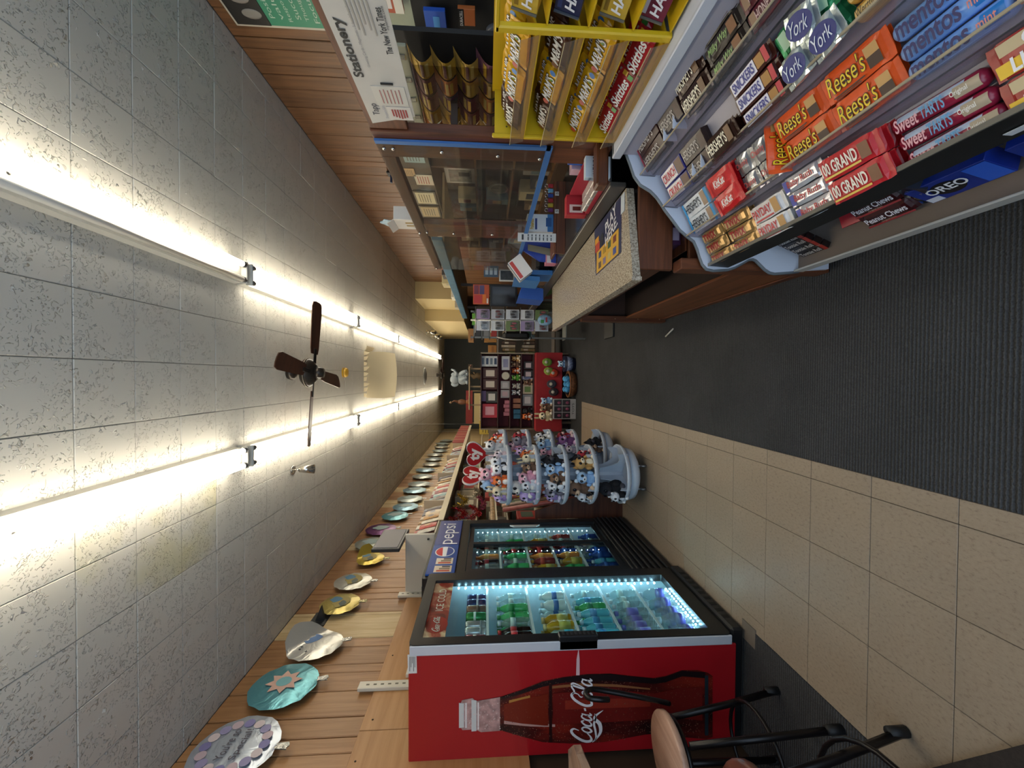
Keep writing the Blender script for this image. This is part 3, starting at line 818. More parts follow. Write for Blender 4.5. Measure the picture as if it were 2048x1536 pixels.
BT = {
 'redcan': (bottle('soda_can', .135, .033, P('#b01a20', .25, .5), None, P('#e8dcd8', .4), (.45, .6), 'can'), 'red and white soda can'),
 'silvercan': (bottle('soda_can', .135, .033, P('#c3c3c4', .25, .6), None, P('#8d9298', .4), (.2, .3), 'can'), 'silver soda can'),
 'greencan': (bottle('soda_can', .135, .033, P('#2f8a4a', .25, .4), None, P('#d6e2d8', .4), (.5, .62), 'can'), 'green soda can'),
 'browncan': (bottle('soda_can', .135, .033, P('#8c6f60', .3, .4), None, P('#5d463b', .4), (.3, .5), 'can'), 'tan soda can'),
 'navycan': (bottle('soda_can', .135, .033, P('#1e3466', .3, .4), None, P('#c4ccd8', .4), (.4, .5), 'can'), 'dark blue soda can'),
 'cola': (bottle('soda_bottle', .215, .034, P('#1d0d0b', .12), P('#c22026', .4), P('#c22026', .4), (.44, .63), 'soda'), 'dark cola bottle'),
 'lime': (bottle('soda_bottle', .215, .034, P('#3fae63', .12), P('#2d8f4a', .4), P('#1f8a44', .4), (.44, .63), 'soda'), 'green lemon soda bottle'),
 'pale': (bottle('soda_bottle', .215, .034, M_CLEARB, P('#dfe6e6', .4), P('#c3d6cf', .4), (.44, .6), 'soda'), 'clear soda bottle with pale label'),
 'gold': (bottle('sports_bottle', .2, .038, P('#b98a1f', .2), P('#c9ad72', .4), P('#b7ab4a', .4), (.12, .5), 'wide'), 'amber sports drink bottle'),
 'cyan': (bottle('sports_bottle', .2, .038, P('#8d9a8c', .2), P('#c7cdd0', .4), P('#27a7c4', .4), (.12, .4), 'wide'), 'grey and cyan sports drink bottle'),
 'milky': (bottle('juice_bottle', .18, .036, P('#d6e4e2', .25), P('#d9e2e6', .4), P('#3a6fb4', .4), (.3, .5), 'wide'), 'white juice bottle'),
 'aqua': (bottle('water_bottle', .215, .033, P('#5ab6c8', .15), P('#d6ecf2', .4), P('#3d8fc2', .4), (.4, .62), 'water'), 'aqua tinted water bottle'),
 'violet': (bottle('water_bottle', .225, .034, M_CLEARB, P('#6a6ab4', .4), P('#6a62b8', .4), (.3, .6), 'water'), 'clear water bottle with violet label'),
 'big': (bottle('water_bottle', .26, .043, M_CLEARB, P('#c6d2d8', .4), P('#5a55a8', .4), (.32, .46), 'water'), 'large clear water bottle'),
 'red': (bottle('soda_bottle', .215, .034, P('#8a2620', .2), P('#d8a23a', .4), P('#d4503a', .4), (.44, .63), 'soda'), 'red fruit soda bottle'),
 'orange': (bottle('soda_bottle', .215, .034, P('#c9772a', .2), P('#d87a2a', .4), P('#e0a24a', .4), (.44, .63), 'soda'), 'orange soda bottle'),
 'blue': (bottle('soda_bottle', .215, .034, P('#1d3f86', .2), P('#2a5ab0', .4), P('#3a6cc0', .4), (.44, .63), 'soda'), 'blue soda bottle'),
}
def stock(shelves, x, ys, where):
    for (zn, z, row) in shelves:
        for i, kx in enumerate(row):
            if not kx: continue
            pr, ds = BT[kx]
            y = ys[0] + (ys[1] - ys[0]) * (i + .5) / len(row)
            for dpt in (0, 1):
                dd = ('front' if dpt == 0 else 'second')
                pr.put(T(x - dpt * .095 + random.uniform(-.01, .01), y + random.uniform(-.004, .004), z + .0008, random.uniform(0, 6)),
                       f'{ds}, {ords[i] if i < 7 else "eighth"} in {dd} row, {zn} shelf, {where}', 'bottles and cans in the fridges')
stock([('top', 1.55, ['redcan', 'silvercan', 'silvercan', 'greencan', 'browncan', 'navycan', 'navycan']),
       ('second', 1.26, ['cola', 'cola', 'pale', 'lime', 'lime', 'pale', 'pale']),
       ('third', .98, ['cyan', 'gold', 'gold', None, 'milky', 'milky']),
       ('fourth', .71, ['aqua', 'aqua', 'aqua', 'aqua', 'lime', 'aqua', 'pale']),
       ('fifth', .44, ['violet', 'violet', 'violet', 'violet', 'pale', 'pale', 'pale']),
       ('bottom', .15, ['big', 'big', 'big', 'big', 'big'])], FX - .105, (2.45, FY1 - .15), 'red fridge')
stock([('top', 1.43, ['red', 'pale', 'cola', 'orange', 'pale', 'cola', 'pale', 'pale']),
       ('second', 1.17, ['pale', 'lime', 'pale', 'lime', 'cola', 'pale', 'lime', 'pale']),
       ('third', .92, ['orange', 'gold', 'red', 'orange', 'cola', 'red', 'gold', 'pale']),
       ('fourth', .67, ['red', 'lime', 'gold', 'orange', 'blue', 'cola', 'pale', 'red']),
       ('bottom', .36, ['blue', 'blue', 'aqua', 'blue', 'blue', 'pale', 'pale', 'blue'])], PX - .125, (3.38, PY1 - .14), 'blue fridge')
# raised floor inside the wide fridge
part('inner_floor', G().bx(-2.13, PX - .07, PY0 + .05, PY1 - .05, .33, .36), M_LINER, peps)
# ================================================================== candy rack beside the counter
M_WHT = C('#d5dae6', .4); M_WHT2 = C('#c9ced9', .45); M_TRIM = C('#6c7276', .4)
M_GUARD = clear('#ece9ee', .10, .06, .07)
M_TIER = C('#aaa6b2', .4)
RY0, RY1 = .35, 1.72
TI = {1: (.873, .899), 2: (.742, .796), 3: (.618, .69), 4: (.495, .587)}
rack = thing('candy_rack', 'white stepped candy rack with clear guards beside the counter', 'rack', (.85, 1.1, 0))
edge = [(1249, 293), (1256, 310), (1263, 329), (1270, 350), (1282, 367), (1303, 380), (1315, 392), (1324, 405), (1332, 418), (1342, 431), (1362, 458), (1377, 471), (1390, 481), (1397, 497), (1402, 514), (1407, 527), (1415, 536), (1428, 539), (1443, 538), (1457, 537), (1470, 533), (1485, 525), (1499, 517), (1507, 516), (1514, 519), (1524, 529), (1532, 537), (1541, 543), (1550, 545), (1578, 543), (1600, 541)]
ep = [onY(px, q, RY1) for px, q in edge]
outl = [Vector((.962, RY1, 1.02))] + ep + [Vector((ep[-1].x + .01, RY1, .04)), Vector((1.32, RY1, .04)), Vector((1.32, RY1, 1.02))]
part('end_panel', G().prism(outl, (0, .018, 0)), M_WHT, rack, 'white scalloped end panel')
gt = G(); gt.tube([p + Vector((-.003, .009, 0)) for p in ep], .0075, 6)
part('edge_trim', gt, M_TRIM, rack, 'grey edge trim')
part('top_ledge', G().bx(.95, 1.32, RY0, RY1 + .018, 1.0, 1.02, .004), M_WHT, rack)
part('ledge_fascia', G().bx(.945, .96, RY0, RY1 + .018, .985, 1.022, .003), M_WHT2, rack)
part('back_panel', G().bx(1.28, 1.30, RY0, RY1, .04, 1.0), M_WHT2, rack)
part('inner_back', G().bx(.86, .875, RY0, RY1, .18, .53), C('#4d4239', .7), rack)  # dark brown carries the shadow inside the bottom bay
TP = {}
for i, (x, z) in TI.items():
    zf = z - .048
    x2, z2 = (TI[i - 1][0], TI[i - 1][1] - .05) if i > 1 else (.955, 1.0)
    u = Vector((.89, 0, .456)).normalized(); zb = zf + (x2 - x) * .512
    part('tier_floor', G().prism([(x + .002, RY0, zf - .008), (x2, RY0, zb - .008), (x2, RY0, zb), (x + .002, RY0, zf)], (0, RY1 - RY0, 0)), M_TIER, rack)
    part('tier_riser', G().bx(x2 + .002, x2 + .008, RY0, RY1, zb - .008, max(z2, zb + .002)), M_TIER, rack)
    TP[i] = (Vector((x + .008, 0, zf + .001)), u, Vector((-u.z, 0, u.x)))
    if i < 4:
        g = G().prism([(x - .006, RY0, zf - .012), (x - .001, RY0, zf - .012), (x + .002, RY0, z + .004), (x - .003, RY0, z + .004)], (0, RY1 - RY0, 0))
        part('clear_guard', g, M_GUARD, rack)
        part('guard_edge', G().bx(x - .0035, x + .0025, RY0, RY1, z + .004, z + .007), C('#b7a98e', .25), rack)
part('black_guard', G().prism([(.485, RY0, .505), (.493, RY0, .505), (.499, RY0, .593), (.491, RY0, .593)], (0, RY1 - RY0, 0)), C('#1b1b1b', .45, var=.3, scale=12), rack)
part('guard_edge', G().bx(.489, .501, RY0, RY1, .593, .597), C('#7b756a', .3), rack)
part('bottom_shelf', G().bx(.478, 1.28, RY0, RY1, .165, .182), C('#7d6f63', .6), rack)  # brown-grey: the bay's shadow is mixed into the shelf colour
part('shelf_lip', G().bx(.474, .482, RY0, RY1, .16, .205, .002), C('#b8b6b0', .4), rack)
part('plinth', G().bx(.72, 1.28, RY0, RY1, .0, .165), C('#23211f', .8), rack)
pt = part('price_tag', G().bx(.4835, .4848, .70, .745, .525, .545), C('#d7dadf', .4), rack)
dv = C('#e4e6ee', .3)
for (tier, y) in ((1, 1.475), (2, 1.46), (1, 1.40), (2, 1.40), (3, 1.44)):
    x, z = TI[tier]
    part('divider', G().bx(x + .004, x + .055, y - .0015, y + .0015, z - .04, z + .012), dv, rack)

# ------------------------------------------------------------------ wrapped bars, boxes, rolls: local x along the print, y up the face, z outwards
def pillow(L, H, Tk, fin=.012):
    """flow-wrapped bar: flat crimped fins at both ends, rounded body between"""
    g = G(); n = 12; sec = []
    xs = [(-L / 2, .06), (-L / 2 + fin, .08), (-L / 2 + fin * 1.6, .62), (-L / 2 + fin * 2.6, .97), (0, 1.), (L / 2 - fin * 2.6, .97), (L / 2 - fin * 1.6, .62), (L / 2 - fin, .08), (L / 2, .06)]
    vs = []
    for k, (x, t) in enumerate(xs):
        hh = H / 2 * (1.0 if t > .5 else .97); tt = Tk / 2 * t; r = .55
        for y, z in ((-1, -r), (-r * .9, -1), (r * .9, -1), (1, -r), (1, r), (r * .9, 1), (-r * .9, 1), (-1, r)):
            wob = math.sin(k * 2.1 + y * 3) * .0008
            vs.append((x + (math.sin(y * 9) * .0015 if k in (0, 8) else 0), y * hh + wob, z * tt))
    fs = []
    for k in range(len(xs) - 1):
        for j in range(8):
            a = k * 8; b = a + 8; fs.append((a + j, b + j, b + (j + 1) % 8, a + (j + 1) % 8))
    fs.append(tuple(range(8))); fs.append(tuple(range(len(vs) - 8, len(vs)))[::-1])
    fs = [f[::-1] for f in fs]
    return g.add(vs, fs)
def product(name, cat, L, H, Tk, col, kind='wrap', prints=(), letters=(), rough=.28, metal=0.):
    m = C(col, rough, metal, var=.12, scale=30, bump=.15 if kind == 'wrap' else 0.)
    if kind == 'wrap': g = pillow(L, H, Tk)
    elif kind == 'roll': g = G().lathe([(Tk * .25, -L / 2), (Tk * .42, -L / 2 + .006), (Tk / 2, -L / 2 + .012), (Tk / 2, L / 2 - .012), (Tk * .42, L / 2 - .006), (Tk * .25, L / 2)], 12, (0, 0, 0), 'X')
    else: g = G().bx(-L / 2, L / 2, -H / 2, H / 2, -Tk / 2, Tk / 2, .0015)
    o = bpy.data.objects.new(name, g.mesh(name)); o.data.materials.append(m); link(o); OFF[o.name] = Vector(); tag(o, name, cat)
    zf = Tk / 2
    if kind == 'roll': zf = Tk / 2 + .0002
    for k, (x0, x1, y0, y1, c) in enumerate(prints):
        q = zf + .0006 + .0003 * k
        if isinstance(y0, str):   # round print
            gg = G().disc(((x0 + x1) / 2, 0, q), abs(x1 - x0) / 2, 18, (0, 0, .0003), ry=float(y1))
        elif kind == 'roll':
            gg = G().grid(lambda u, v: ((x0 + (x1 - x0) * u), math.sin(-y1 + (y1 - y0) * v + 0) * (Tk / 2 + .0006 + .0002 * k), math.cos(-y1 + (y1 - y0) * v) * (Tk / 2 + .0006 + .0002 * k)), 1, 6)
        else: gg = G().bx(x0, x1, y0, y1, q, q + .0003)
        part('print', gg, C(c, .35), o)
    for k, (st, x, y, w, h, c, bold, shear) in enumerate(letters):
        part('lettering', text(st, w, h, Matrix.Translation((x, y, zf + .0022 + .0004 * k)), bold, shear), C(c, .4), o)
    return Proto(o)
W_, K_, Y_ = '#efece6', '#160f0c', '#f2c21a'
PR = {
 'milkbar': product('chocolate_bar', 'candy bar', .186, .05, .016, '#3a1e18', 'box', [(-.093, -.083, -.025, .025, '#8f2038')], [("HERSHEY'S", -.01, 0, .13, .026, '#c9c4c0', .01, 0)]),
 'darkbar': product('chocolate_bar', 'candy bar', .148, .052, .016, '#2a1512', 'box', [(.04, .072, -.02, .02, '#3d2016')], [("HERSHEY'S", -.018, 0, .1, .028, '#b9b2ad', .01, 0)]),
 'goldbar': product('chocolate_bar', 'candy bar', .158, .055, .02, '#33190f', 'wrap', [(.035, .06, -.02, .02, '#6b4a2c')], [("HERSHEY'S", -.015, 0, .1, .03, '#efe6cf', .015, 0)], .2, .2),
 'nougat': product('nougat_bar', 'candy bar', .165, .036, .02, '#22160f', 'wrap', [(.03, .06, -.013, .013, '#7a4a20')], [('Milky Way', -.015, 0, .09, .02, '#8fb06a', .01, .4)]),
 'maroon': product('chocolate_bar', 'candy bar', .17, .036, .022, '#5a1626', 'wrap', [(-.07, -.05, -.014, .014, '#8a6a50')], [('HONEYCOMB', .0, 0, .1, .02, '#c9a8a6', .01, 0)]),
 'crunch': product('crisp_bar', 'candy bar', .17, .048, .016, '#2c2a7a', 'box', [(-.078, .03, -.02, .02, '#e9e4e2'), (.035, .08, -.02, .02, '#5b3a2a')], [('CRUNCH', -.022, 0, .1, .026, '#c3202c', .02, .15)]),
 'peanut': product('peanut_bar', 'candy bar', .175, .038, .022, '#4a2119', 'wrap', [(-.07, .03, -.015, .015, '#e8e4ee'), (.033, .06, -.013, .013, '#a8762f'), (.062, .078, -.016, .016, '#c2273a')], [('SNICKERS', -.02, 0, .09, .022, '#2a2a86', .02, .1)]),
 'mintbag': product('mint_patty', 'candy', .085, .07, .02, '#c8d2d0', 'wrap', [(-.036, .036, '0', .028, '#1d2a78')], [('York', 0, 0, .05, .03, '#dfe4f0', .0, .4)], .15, .6),
 'greenpatty': product('mint_patty', 'candy', .06, .055, .02, '#2f8a58', 'wrap', [(-.012, .012, -.02, .02, '#a8cfb2')], [], .2, .4),
 'caramel': product('caramel_roll', 'candy roll', .17, .034, .03, '#d9a94e', 'roll', [(-.075, -.01, -.55, .55, '#e6c27a')], [("Werther's Original", -.02, 0, .1, .018, '#3a2414', .0, .3)]),
 'cookie': product('white_bar', 'candy bar', .18, .052, .016, '#e3e6ea', 'box', [(-.09, -.078, -.026, .026, '#3b9ad8'), (.075, .09, -.026, .026, '#3b9ad8'), (.045, .074, -.022, .022, '#a98f78')], [("HERSHEY'S", -.02, .002, .11, .028, '#20242c', .01, 0)]),
 'wafer': product('wafer_bar', 'candy bar', .15, .066, .014, '#c5161f', 'wrap', [(-.035, .035, '0', .02, '#d8392f')], [('KitKat', 0, 0, .062, .026, '#f3efec', .02, .25)], .2),
 'silver': product('nut_block', 'candy bar', .075, .05, .022, '#c2c3c6', 'wrap', [], [('Chunky', 0, 0, .058, .02, '#a81f28', .02, .1)], .18, .7),
 'cups': product('peanut_butter_cups', 'candy bar', .165, .055, .018, '#e2561c', 'wrap', [(.034, .064, -.02, .0, '#3a1e12'), (.034, .064, .0, .018, '#c99a5a'), (-.06, .02, -.0235, -.021, '#3a1e12'), (-.055, .01, -.0275, -.0255, '#3a1e12')], [("Reese's", -.018, .003, .1, .038, '#2a150d', .035, .3), ("Reese's", -.018, .003, .098, .036, '#f2c91e', .0, .3)], .25),
 'mints': product('mint_roll', 'candy roll', .17, .03, .028, '#7ea9e6', 'roll', [(.045, .08, -.7, .7, '#2a7fd0')], [('mentos', -.02, 0, .1, .022, '#1d1f60', .02, .15), ('mint', .055, 0, .03, .012, '#e0857a', .01, .15)]),
 'fruitmints': product('mint_roll', 'candy roll', .17, .03, .028, '#b06a86', 'roll', [(-.08, -.05, -.7, .7, '#e0a27a')], [('mentos', .0, 0, .1, .022, '#3a1d50', .02, .15)]),
 'twin': product('caramel_biscuit_bar', 'candy bar', .15, .036, .022, '#a8834e', 'wrap', [(-.06, .03, -.012, .006, '#c9a874')], [('TWIX', -.01, 0, .085, .024, '#a51a24', .03, .1)], .2, .4),
 'payday': product('peanut_caramel_bar', 'candy bar', .158, .044, .024, '#e9e4e0', 'wrap', [(.032, .06, -.018, .018, '#b98a4a'), (-.058, .028, -.019, -.015, '#c0282c')], [('PAYDAY', -.016, .002, .09, .022, '#c0202a', .025, .1)]),
 'baby': product('peanut_nougat_bar', 'candy bar', .148, .036, .022, '#c9c6cc', 'wrap', [(-.062, -.045, -.014, .014, '#2d3aa0')], [('Baby Ruth', .0, 0, .095, .02, '#b0222c', .02, .15)], .2, .4),
 'grand': product('crisp_caramel_bar', 'candy bar', .168, .044, .022, '#c01f28', 'wrap', [(-.07, .035, -.017, -.013, '#e0c050'), (.038, .064, -.014, .014, '#7a4a2c')], [('100 GRAND', -.02, .002, .105, .024, '#f0e6d8', .025, .05)]),
 'tarts': product('tart_roll', 'candy roll', .18, .03, .026, '#9a2440', 'roll', [(-.07, .06, -.95, -.25, '#b9c6dc'), (.04, .085, -.6, .6, '#b8a890')], [('Sweet', -.05, 0, .05, .02, '#e2a6ae', .02, .2), ('TARTS', .003, 0, .045, .018, '#5a9ac8', .02, .1), ('Original', .052, 0, .03, .009, '#efece6', .01, .0)]),
 'gummies': product('gummy_pack', 'candy pack', .2, .055, .02, '#a82a26', 'wrap', [(-.08, .08, .006, .024, '#c9b48c'), (-.09, -.05, -.024, -.004, '#f0c21e')], [('LIFE SAVERS', .005, -.012, .15, .022, '#f4f1f4', .03, .1), ('GUMMIES', .01, .014, .11, .017, '#f4f1f4', .02, .05)]),
 'chewroll': product('chew_roll', 'candy roll', .13, .034, .026, '#1d1413', 'box', [(.046, .065, -.017, .017, '#a03024')], [('Tootsie Roll', -.008, 0, .1, .02, '#d8d0c8', .01, 0)]),
 'chews': product('peanut_chews', 'candy pack', .18, .055, .028, '#3d1114', 'wrap', [(-.08, .08, -.027, -.02, '#a02a2c')], [('Peanut Chews', -.0, .002, .14, .024, '#efeaf0', .02, .1), ('Original Dark', .0, -.017, .05, .008, '#d0b090', .0, .1)]),
 'donutbox': product('snack_box', 'snack box', .14, .06, .03, '#1d2230', 'box', [(-.065, -.045, -.02, .0, '#3a6ad0')], [("Goldenberg's", .01, .012, .08, .014, '#d6d2cc', .01, .1), ('Dark', .01, -.01, .06, .02, '#b8a888', .01, .1)]),
 'cookies': product('cookie_pack', 'cookie pack', .2, .1, .045, '#182f86', 'box', [(-.06, .02, '0', .034, '#161419'), (.045, .098, -.045, .045, '#2c5fd0'), (-.095, -.06, -.045, -.02, '#d6dcec')], [('OREO', -.02, .006, .1, .034, '#eef1f8', .02, .1)]),
 'nutbar': product('nut_bar', 'candy bar', .14, .05, .02, '#b02030', 'box', [], []),
}
WIDER = {'milkbar': 1.24, 'darkbar': 1.2, 'goldbar': 1.16, 'crunch': 1.25, 'cookie': 1.23, 'cups': 1.2, 'payday': 1.3, 'grand': 1.36, 'gummies': 1.2, 'silver': 1.25,
         'nougat': 1.22, 'maroon': 1.22, 'peanut': 1.16, 'twin': 1.22, 'baby': 1.22, 'tarts': 1.45, 'mints': 1.42, 'fruitmints': 1.42, 'caramel': 1.3}
for k, f in WIDER.items():                       # fuller packs: scale the face height (and the thickness of rolls)
    for ob in [PR[k].root, *PR[k].root.children]:
        for v in ob.data.vertices:
            v.co.y *= f
            if k in ('tarts', 'mints', 'fruitmints', 'caramel'): v.co.z *= f
def lay(key, tier, y, row, label, dz=0., lift=0., tilt=0., slide=0., yaw=0.):
    """lean a bar on the back of a tier; row counts up the face"""
    P0, u, n = TP[tier]
    pr = PR[key]; H = HH[key]; Tk = TT[key]
    o = P0 + Vector((0, y, 0)) + u * (.004 + (H + .002) * (row + .5) + slide) + n * (Tk / 2 + .001 + lift)
    M = frame(o, Vector((0, -1, math.tan(tilt))) + u * math.tan(yaw), u)
    return pr.put(M, label, GRP.get(key))
HH = {k: p.root.dimensions.y for k, p in PR.items()}; TT = {k: p.root.dimensions.z for k, p in PR.items()}
for k, p in PR.items():
    xs_, ys_, zs_ = zip(*[v.co for v in p.root.data.vertices]); HH[k] = max(ys_) - min(ys_); TT[k] = max(zs_) - min(zs_)
GRP = {k: 'sweets on the stepped candy rack' for k in PR}
tn = {1: 'top tier', 2: 'second tier', 3: 'third tier', 4: 'lowest tier with black guard'}
DES = {'milkbar': 'dark bar with wine red end', 'darkbar': 'plain dark boxed bar', 'goldbar': 'gold-edged brown bar',
 'nougat': 'black-brown bar with green script print', 'maroon': 'maroon wrapped chocolate bar', 'crunch': 'blue crisp bar with red print', 'peanut': 'brown bar with blue name panel',
 'mintbag': 'silver mint patty with round blue badge', 'greenpatty': 'green foil mint patty', 'caramel': 'gold caramel candy roll', 'cookie': 'white bar with pale blue ends',
 'wafer': 'red wafer bar with white oval print', 'silver': 'silver foil nut block', 'cups': 'orange peanut cup pack', 'mints': 'light blue mint roll', 'fruitmints': 'pink and purple mint roll',
 'twin': 'gold caramel biscuit bar', 'payday': 'white peanut bar with red print', 'baby': 'silver and blue peanut bar', 'grand': 'red crisp caramel bar', 'tarts': 'wine red and blue tart candy roll',
 'gummies': 'red and cream gummy pack'}
def rowname(r, n): return {1: [''], 2: ['front ', 'rear '], 3: ['front ', 'middle ', 'rear ']}[n][r]
def stackup(key, tier, y, n, extra='', layers=2, tall=0., **kw):
    Tk = TT[key]
    for r in range(n):
        for q in range(layers):
            kk = dict(kw); kk['tilt'] = 0.; kk['yaw'] = kw.get('yaw', 0) + random.uniform(-.03, .03); kk['lift'] = kw.get('lift', 0) + q * (Tk + .0004)
            lay(key, tier, y + random.uniform(-.004, .004), r, f'{rowname(r, n)}{DES[key]} on {tn[tier]}{extra}' + ('' if q == layers - 1 else (', under layer', ', lowest layer')[layers - 2 - q]), **kk)
tn = {1: 'top tier', 2: 'second tier', 3: 'third tier', 4: 'lowest tier'}
# top tier, from the counter end towards the viewer
stackup('milkbar', 1, 1.595, 2, ' beside end panel', 2); stackup('darkbar', 1, 1.42, 1, ' past the wine-ended bars', 2, slide=.03)
stackup('goldbar', 1, 1.26, 2, ' past the plain bars', 2); stackup('nougat', 1, 1.09, 3, '', 2)
stackup('maroon', 1, .915, 3, '', 2)
# second tier
stackup('crunch', 2, 1.592, 2, '', 2); stackup('darkbar', 2, 1.425, 2, ' past the blue bars', 2); stackup('goldbar', 2, 1.265, 1, ' past the plain bars', 3)
stackup('peanut', 2, 1.09, 3, '', 2)
for k in range(6):
    lay('greenpatty', 2, .965 - .055 * (k % 3), .1 + k // 3, f'green foil mint patty, {ords[k]} of the heap on second tier', lift=.004 + .014 * (k % 2), yaw=random.uniform(-.5, .5), slide=.012)
for k, (yy, r, l) in enumerate(((.955, -.05, .036), (.868, 0, .036), (.9, .8, .040))):
    lay('mintbag', 2, yy, r, f'silver mint patty with round blue badge, {("far", "near", "upper")[k]} one on second tier', lift=l, yaw=random.uniform(-.2, .2))
stackup('caramel', 2, .738, 3, '', 1)
# third tier
stackup('cookie', 3, 1.60, 2, ' beside end panel', 2)
for k in range(8):
    lay('wafer', 3, 1.402 - .004 * (k // 2), k % 2, f'red wafer bar, {(ords + ["eighth"])[k]} up the loose pile on third tier', lift=.0155 * (k // 2), yaw=random.uniform(-.08, .08), slide=-.003)
stackup('silver', 3, 1.28, 2, ' by the red pile', 2); stackup('silver', 3, 1.203, 2, ' by the orange packs', 2)
stackup('cups', 3, 1.058, 2, ', far pair', 2); stackup('cups', 3, .888, 2, ', near pair', 2, lift=.006)
PR['cups'].put(frame((.69, 1.153, .705), (1, 0, .1), (0, .25, 1)), 'orange peanut cup pack standing edgewise behind its tier mates', GRP['cups'])
stackup('mints', 3, .718, 3, '', 1); stackup('fruitmints', 3, .543, 3, '', 1)
# lowest tier
stackup('twin', 4, 1.63, 3, ', far stack', 2); stackup('twin', 4, 1.473, 3, ', near stack', 2)
stackup('payday', 4, 1.313, 2, '', 2); stackup('baby', 4, 1.153, 3, '', 2); stackup('grand', 4, .988, 2, '', 3)
stackup('tarts', 4, .808, 3, '', 1); stackup('gummies', 4, .612, 2, '', 2)
# bottom shelf
def shelfput(key, x, y, z, lab, tilt=0., lean=25, yaw=0.):
    u = Vector((math.sin(R(lean)), 0, math.cos(R(lean))))
    M = frame((x, y, z), (math.sin(yaw), -1, tilt), u); return PR[key].put(M, lab, GRP[key])
for k in range(4): shelfput('chewroll', .545 + .014 * k, 1.615, .202 + .035 * k, f'black chew roll, {ords[k]} from the bottom of its stack on bottom shelf', lean=24)
for k in range(3): shelfput('chews', .56 + .03 * k, 1.28, .225 + .05 * k, f'{("bottom", "middle", "top")[k]} dark red peanut chew pack on bottom shelf', lean=32, tilt=.03)
shelfput('nutbar', .60, 1.40, .21, 'crimson open display box under the peanut chews on bottom shelf', lean=70)
shelfput('donutbox', .58, 1.175, .24, 'dark snack box with blue star beside cookie packs', lean=15, tilt=1.2)
shelfput('cookies', .575, 1.07, .235, 'blue cookie pack, front one of far pair on bottom shelf', lean=14); shelfput('cookies', .635, 1.06, .29, 'blue cookie pack, rear one of far pair on bottom shelf', lean=14)
shelfput('cookies', .575, .83, .235, 'blue cookie pack, front one of near pair on bottom shelf', lean=14); shelfput('cookies', .635, .82, .29, 'blue cookie pack, rear one of near pair on bottom shelf', lean=14)

# ------------------------------------------------------------------ yellow tray rack standing on the ledge
M_YEL = C('#d8b21c', .4); YX = 1.0
yr = thing('tray_rack', 'yellow metal tray rack of candy bags on the white ledge', 'rack', (YX + .1, 1.4, 1.02))
part('back_sheet', G().bx(YX + .19, YX + .2, .75, 1.71, 1.022, 1.54), M_YEL, yr)
part('end_plate', G().bx(YX + .005, YX + .2, 1.70, 1.706, 1.022, 1.53), M_YEL, yr)
for i in range(4): part('bolt_hole', G().disc((YX + .04 + .04 * (i % 2), 1.6995, 1.42 + .06 * (i // 2)), .004, 8, (0, -.0005, 0), (1, 0, 0), (0, 0, 1)), C('#5a4a10', .6), yr)
part('upright', G().bx(YX - .008, YX + .012, 1.165, 1.19, 1.022, 1.54, .004), M_YEL, yr)
part('upright', G().bx(YX - .004, YX + .012, 1.695, 1.712, 1.022, 1.54, .004), M_YEL, yr)
part('top_bar', G().bx(YX - .008, YX + .012, .75, 1.185, 1.527, 1.54, .003), M_YEL, yr)
YZ = [1.41, 1.28, 1.145, 1.022]
for z in YZ:
    sh = part('tray', G().prism([(YX, 1.19, z), (YX + .19, 1.19, z + .05), (YX + .19, 1.19, z + .054), (YX, 1.19, z + .006)], (0, .505, 0)), M_YEL, yr)
    part('tray_lip', G().bx(YX - .004, YX, 1.19, 1.695, z - .004, z + .012), M_YEL, sh)
    part('clear_front', G().prism([(YX - .006, 1.19, z), (YX - .004, 1.19, z), (YX - .022, 1.19, z + .055), (YX - .024, 1.19, z + .055)], (0, .53, 0)), clear('#f2ead8', .1, .05, .06), sh)
    part('clear_front_edge', G().bx(YX - .0245, YX - .0215, 1.19, 1.72, z + .055, z + .057), C('#cbb98f', .25), sh)
yb = {
 'plain': product('candy_bag', 'candy pack', .158, .07, .026, '#4a2a1a', 'wrap', [(-.07, -.03, -.012, .012, '#7a4a20')], [("M&M'S", 0, .004, .11, .035, '#efeae2', .02, .25)], .25),
 'nutty': product('candy_bag', 'candy pack', .158, .075, .028, '#e3ac1a', 'wrap', [(.055, .075, '0', .012, '#3a7ac0'), (-.08, -.06, '0', .012, '#b8402a'), (.03, .044, '0', .009, '#6aa040')], [("M&M'S", -.005, .004, .115, .042, '#2a1510', .05, .25), ("M&M'S", -.005, .004, .11, .038, '#f4f1ea', .01, .25)], .25),
 'fruit': product('candy_bag', 'candy pack', .158, .07, .026, '#b0202c', 'wrap', [(.06, .08, -.02, .0, '#4a9a44'), (.065, .085, .004, .022, '#e0a830')], [('Skittles', -.01, .0, .125, .036, '#f4eef0', .025, .2)], .25),
}
def tray(z, kinds, tname):
    for i, (k, y) in enumerate(kinds):
        for r in range(2):
            u = Vector((.62, 0, .78)); n = Vector((-.78, 0, .62))
            M = frame(Vector((YX + .045 + .045 * r, y, z + .05 + .012 * r)) + n * .004, (0, -1, .03 * (-1) ** i), u)
            dsc = {'plain': 'brown candy bag', 'nutty': 'yellow candy bag', 'fruit': 'red fruit candy bag'}[k]
            yb[k].put(M, f'{dsc}, {ords[i]} from the post in {("front", "rear")[r]} row of {tname} tray', 'candy bags in the yellow tray rack')
tray(YZ[0], [('plain', 1.612), ('nutty', 1.447), ('nutty', 1.282)], 'uppermost'); tray(YZ[1], [('plain', 1.612), ('nutty', 1.447), ('plain', 1.282)], 'second')
tray(YZ[2], [('nutty', 1.612), ('nutty', 1.447), ('nutty', 1.282)], 'third'); tray(YZ[3], [('fruit', 1.612), ('fruit', 1.447), ('fruit', 1.282)], 'lowest')
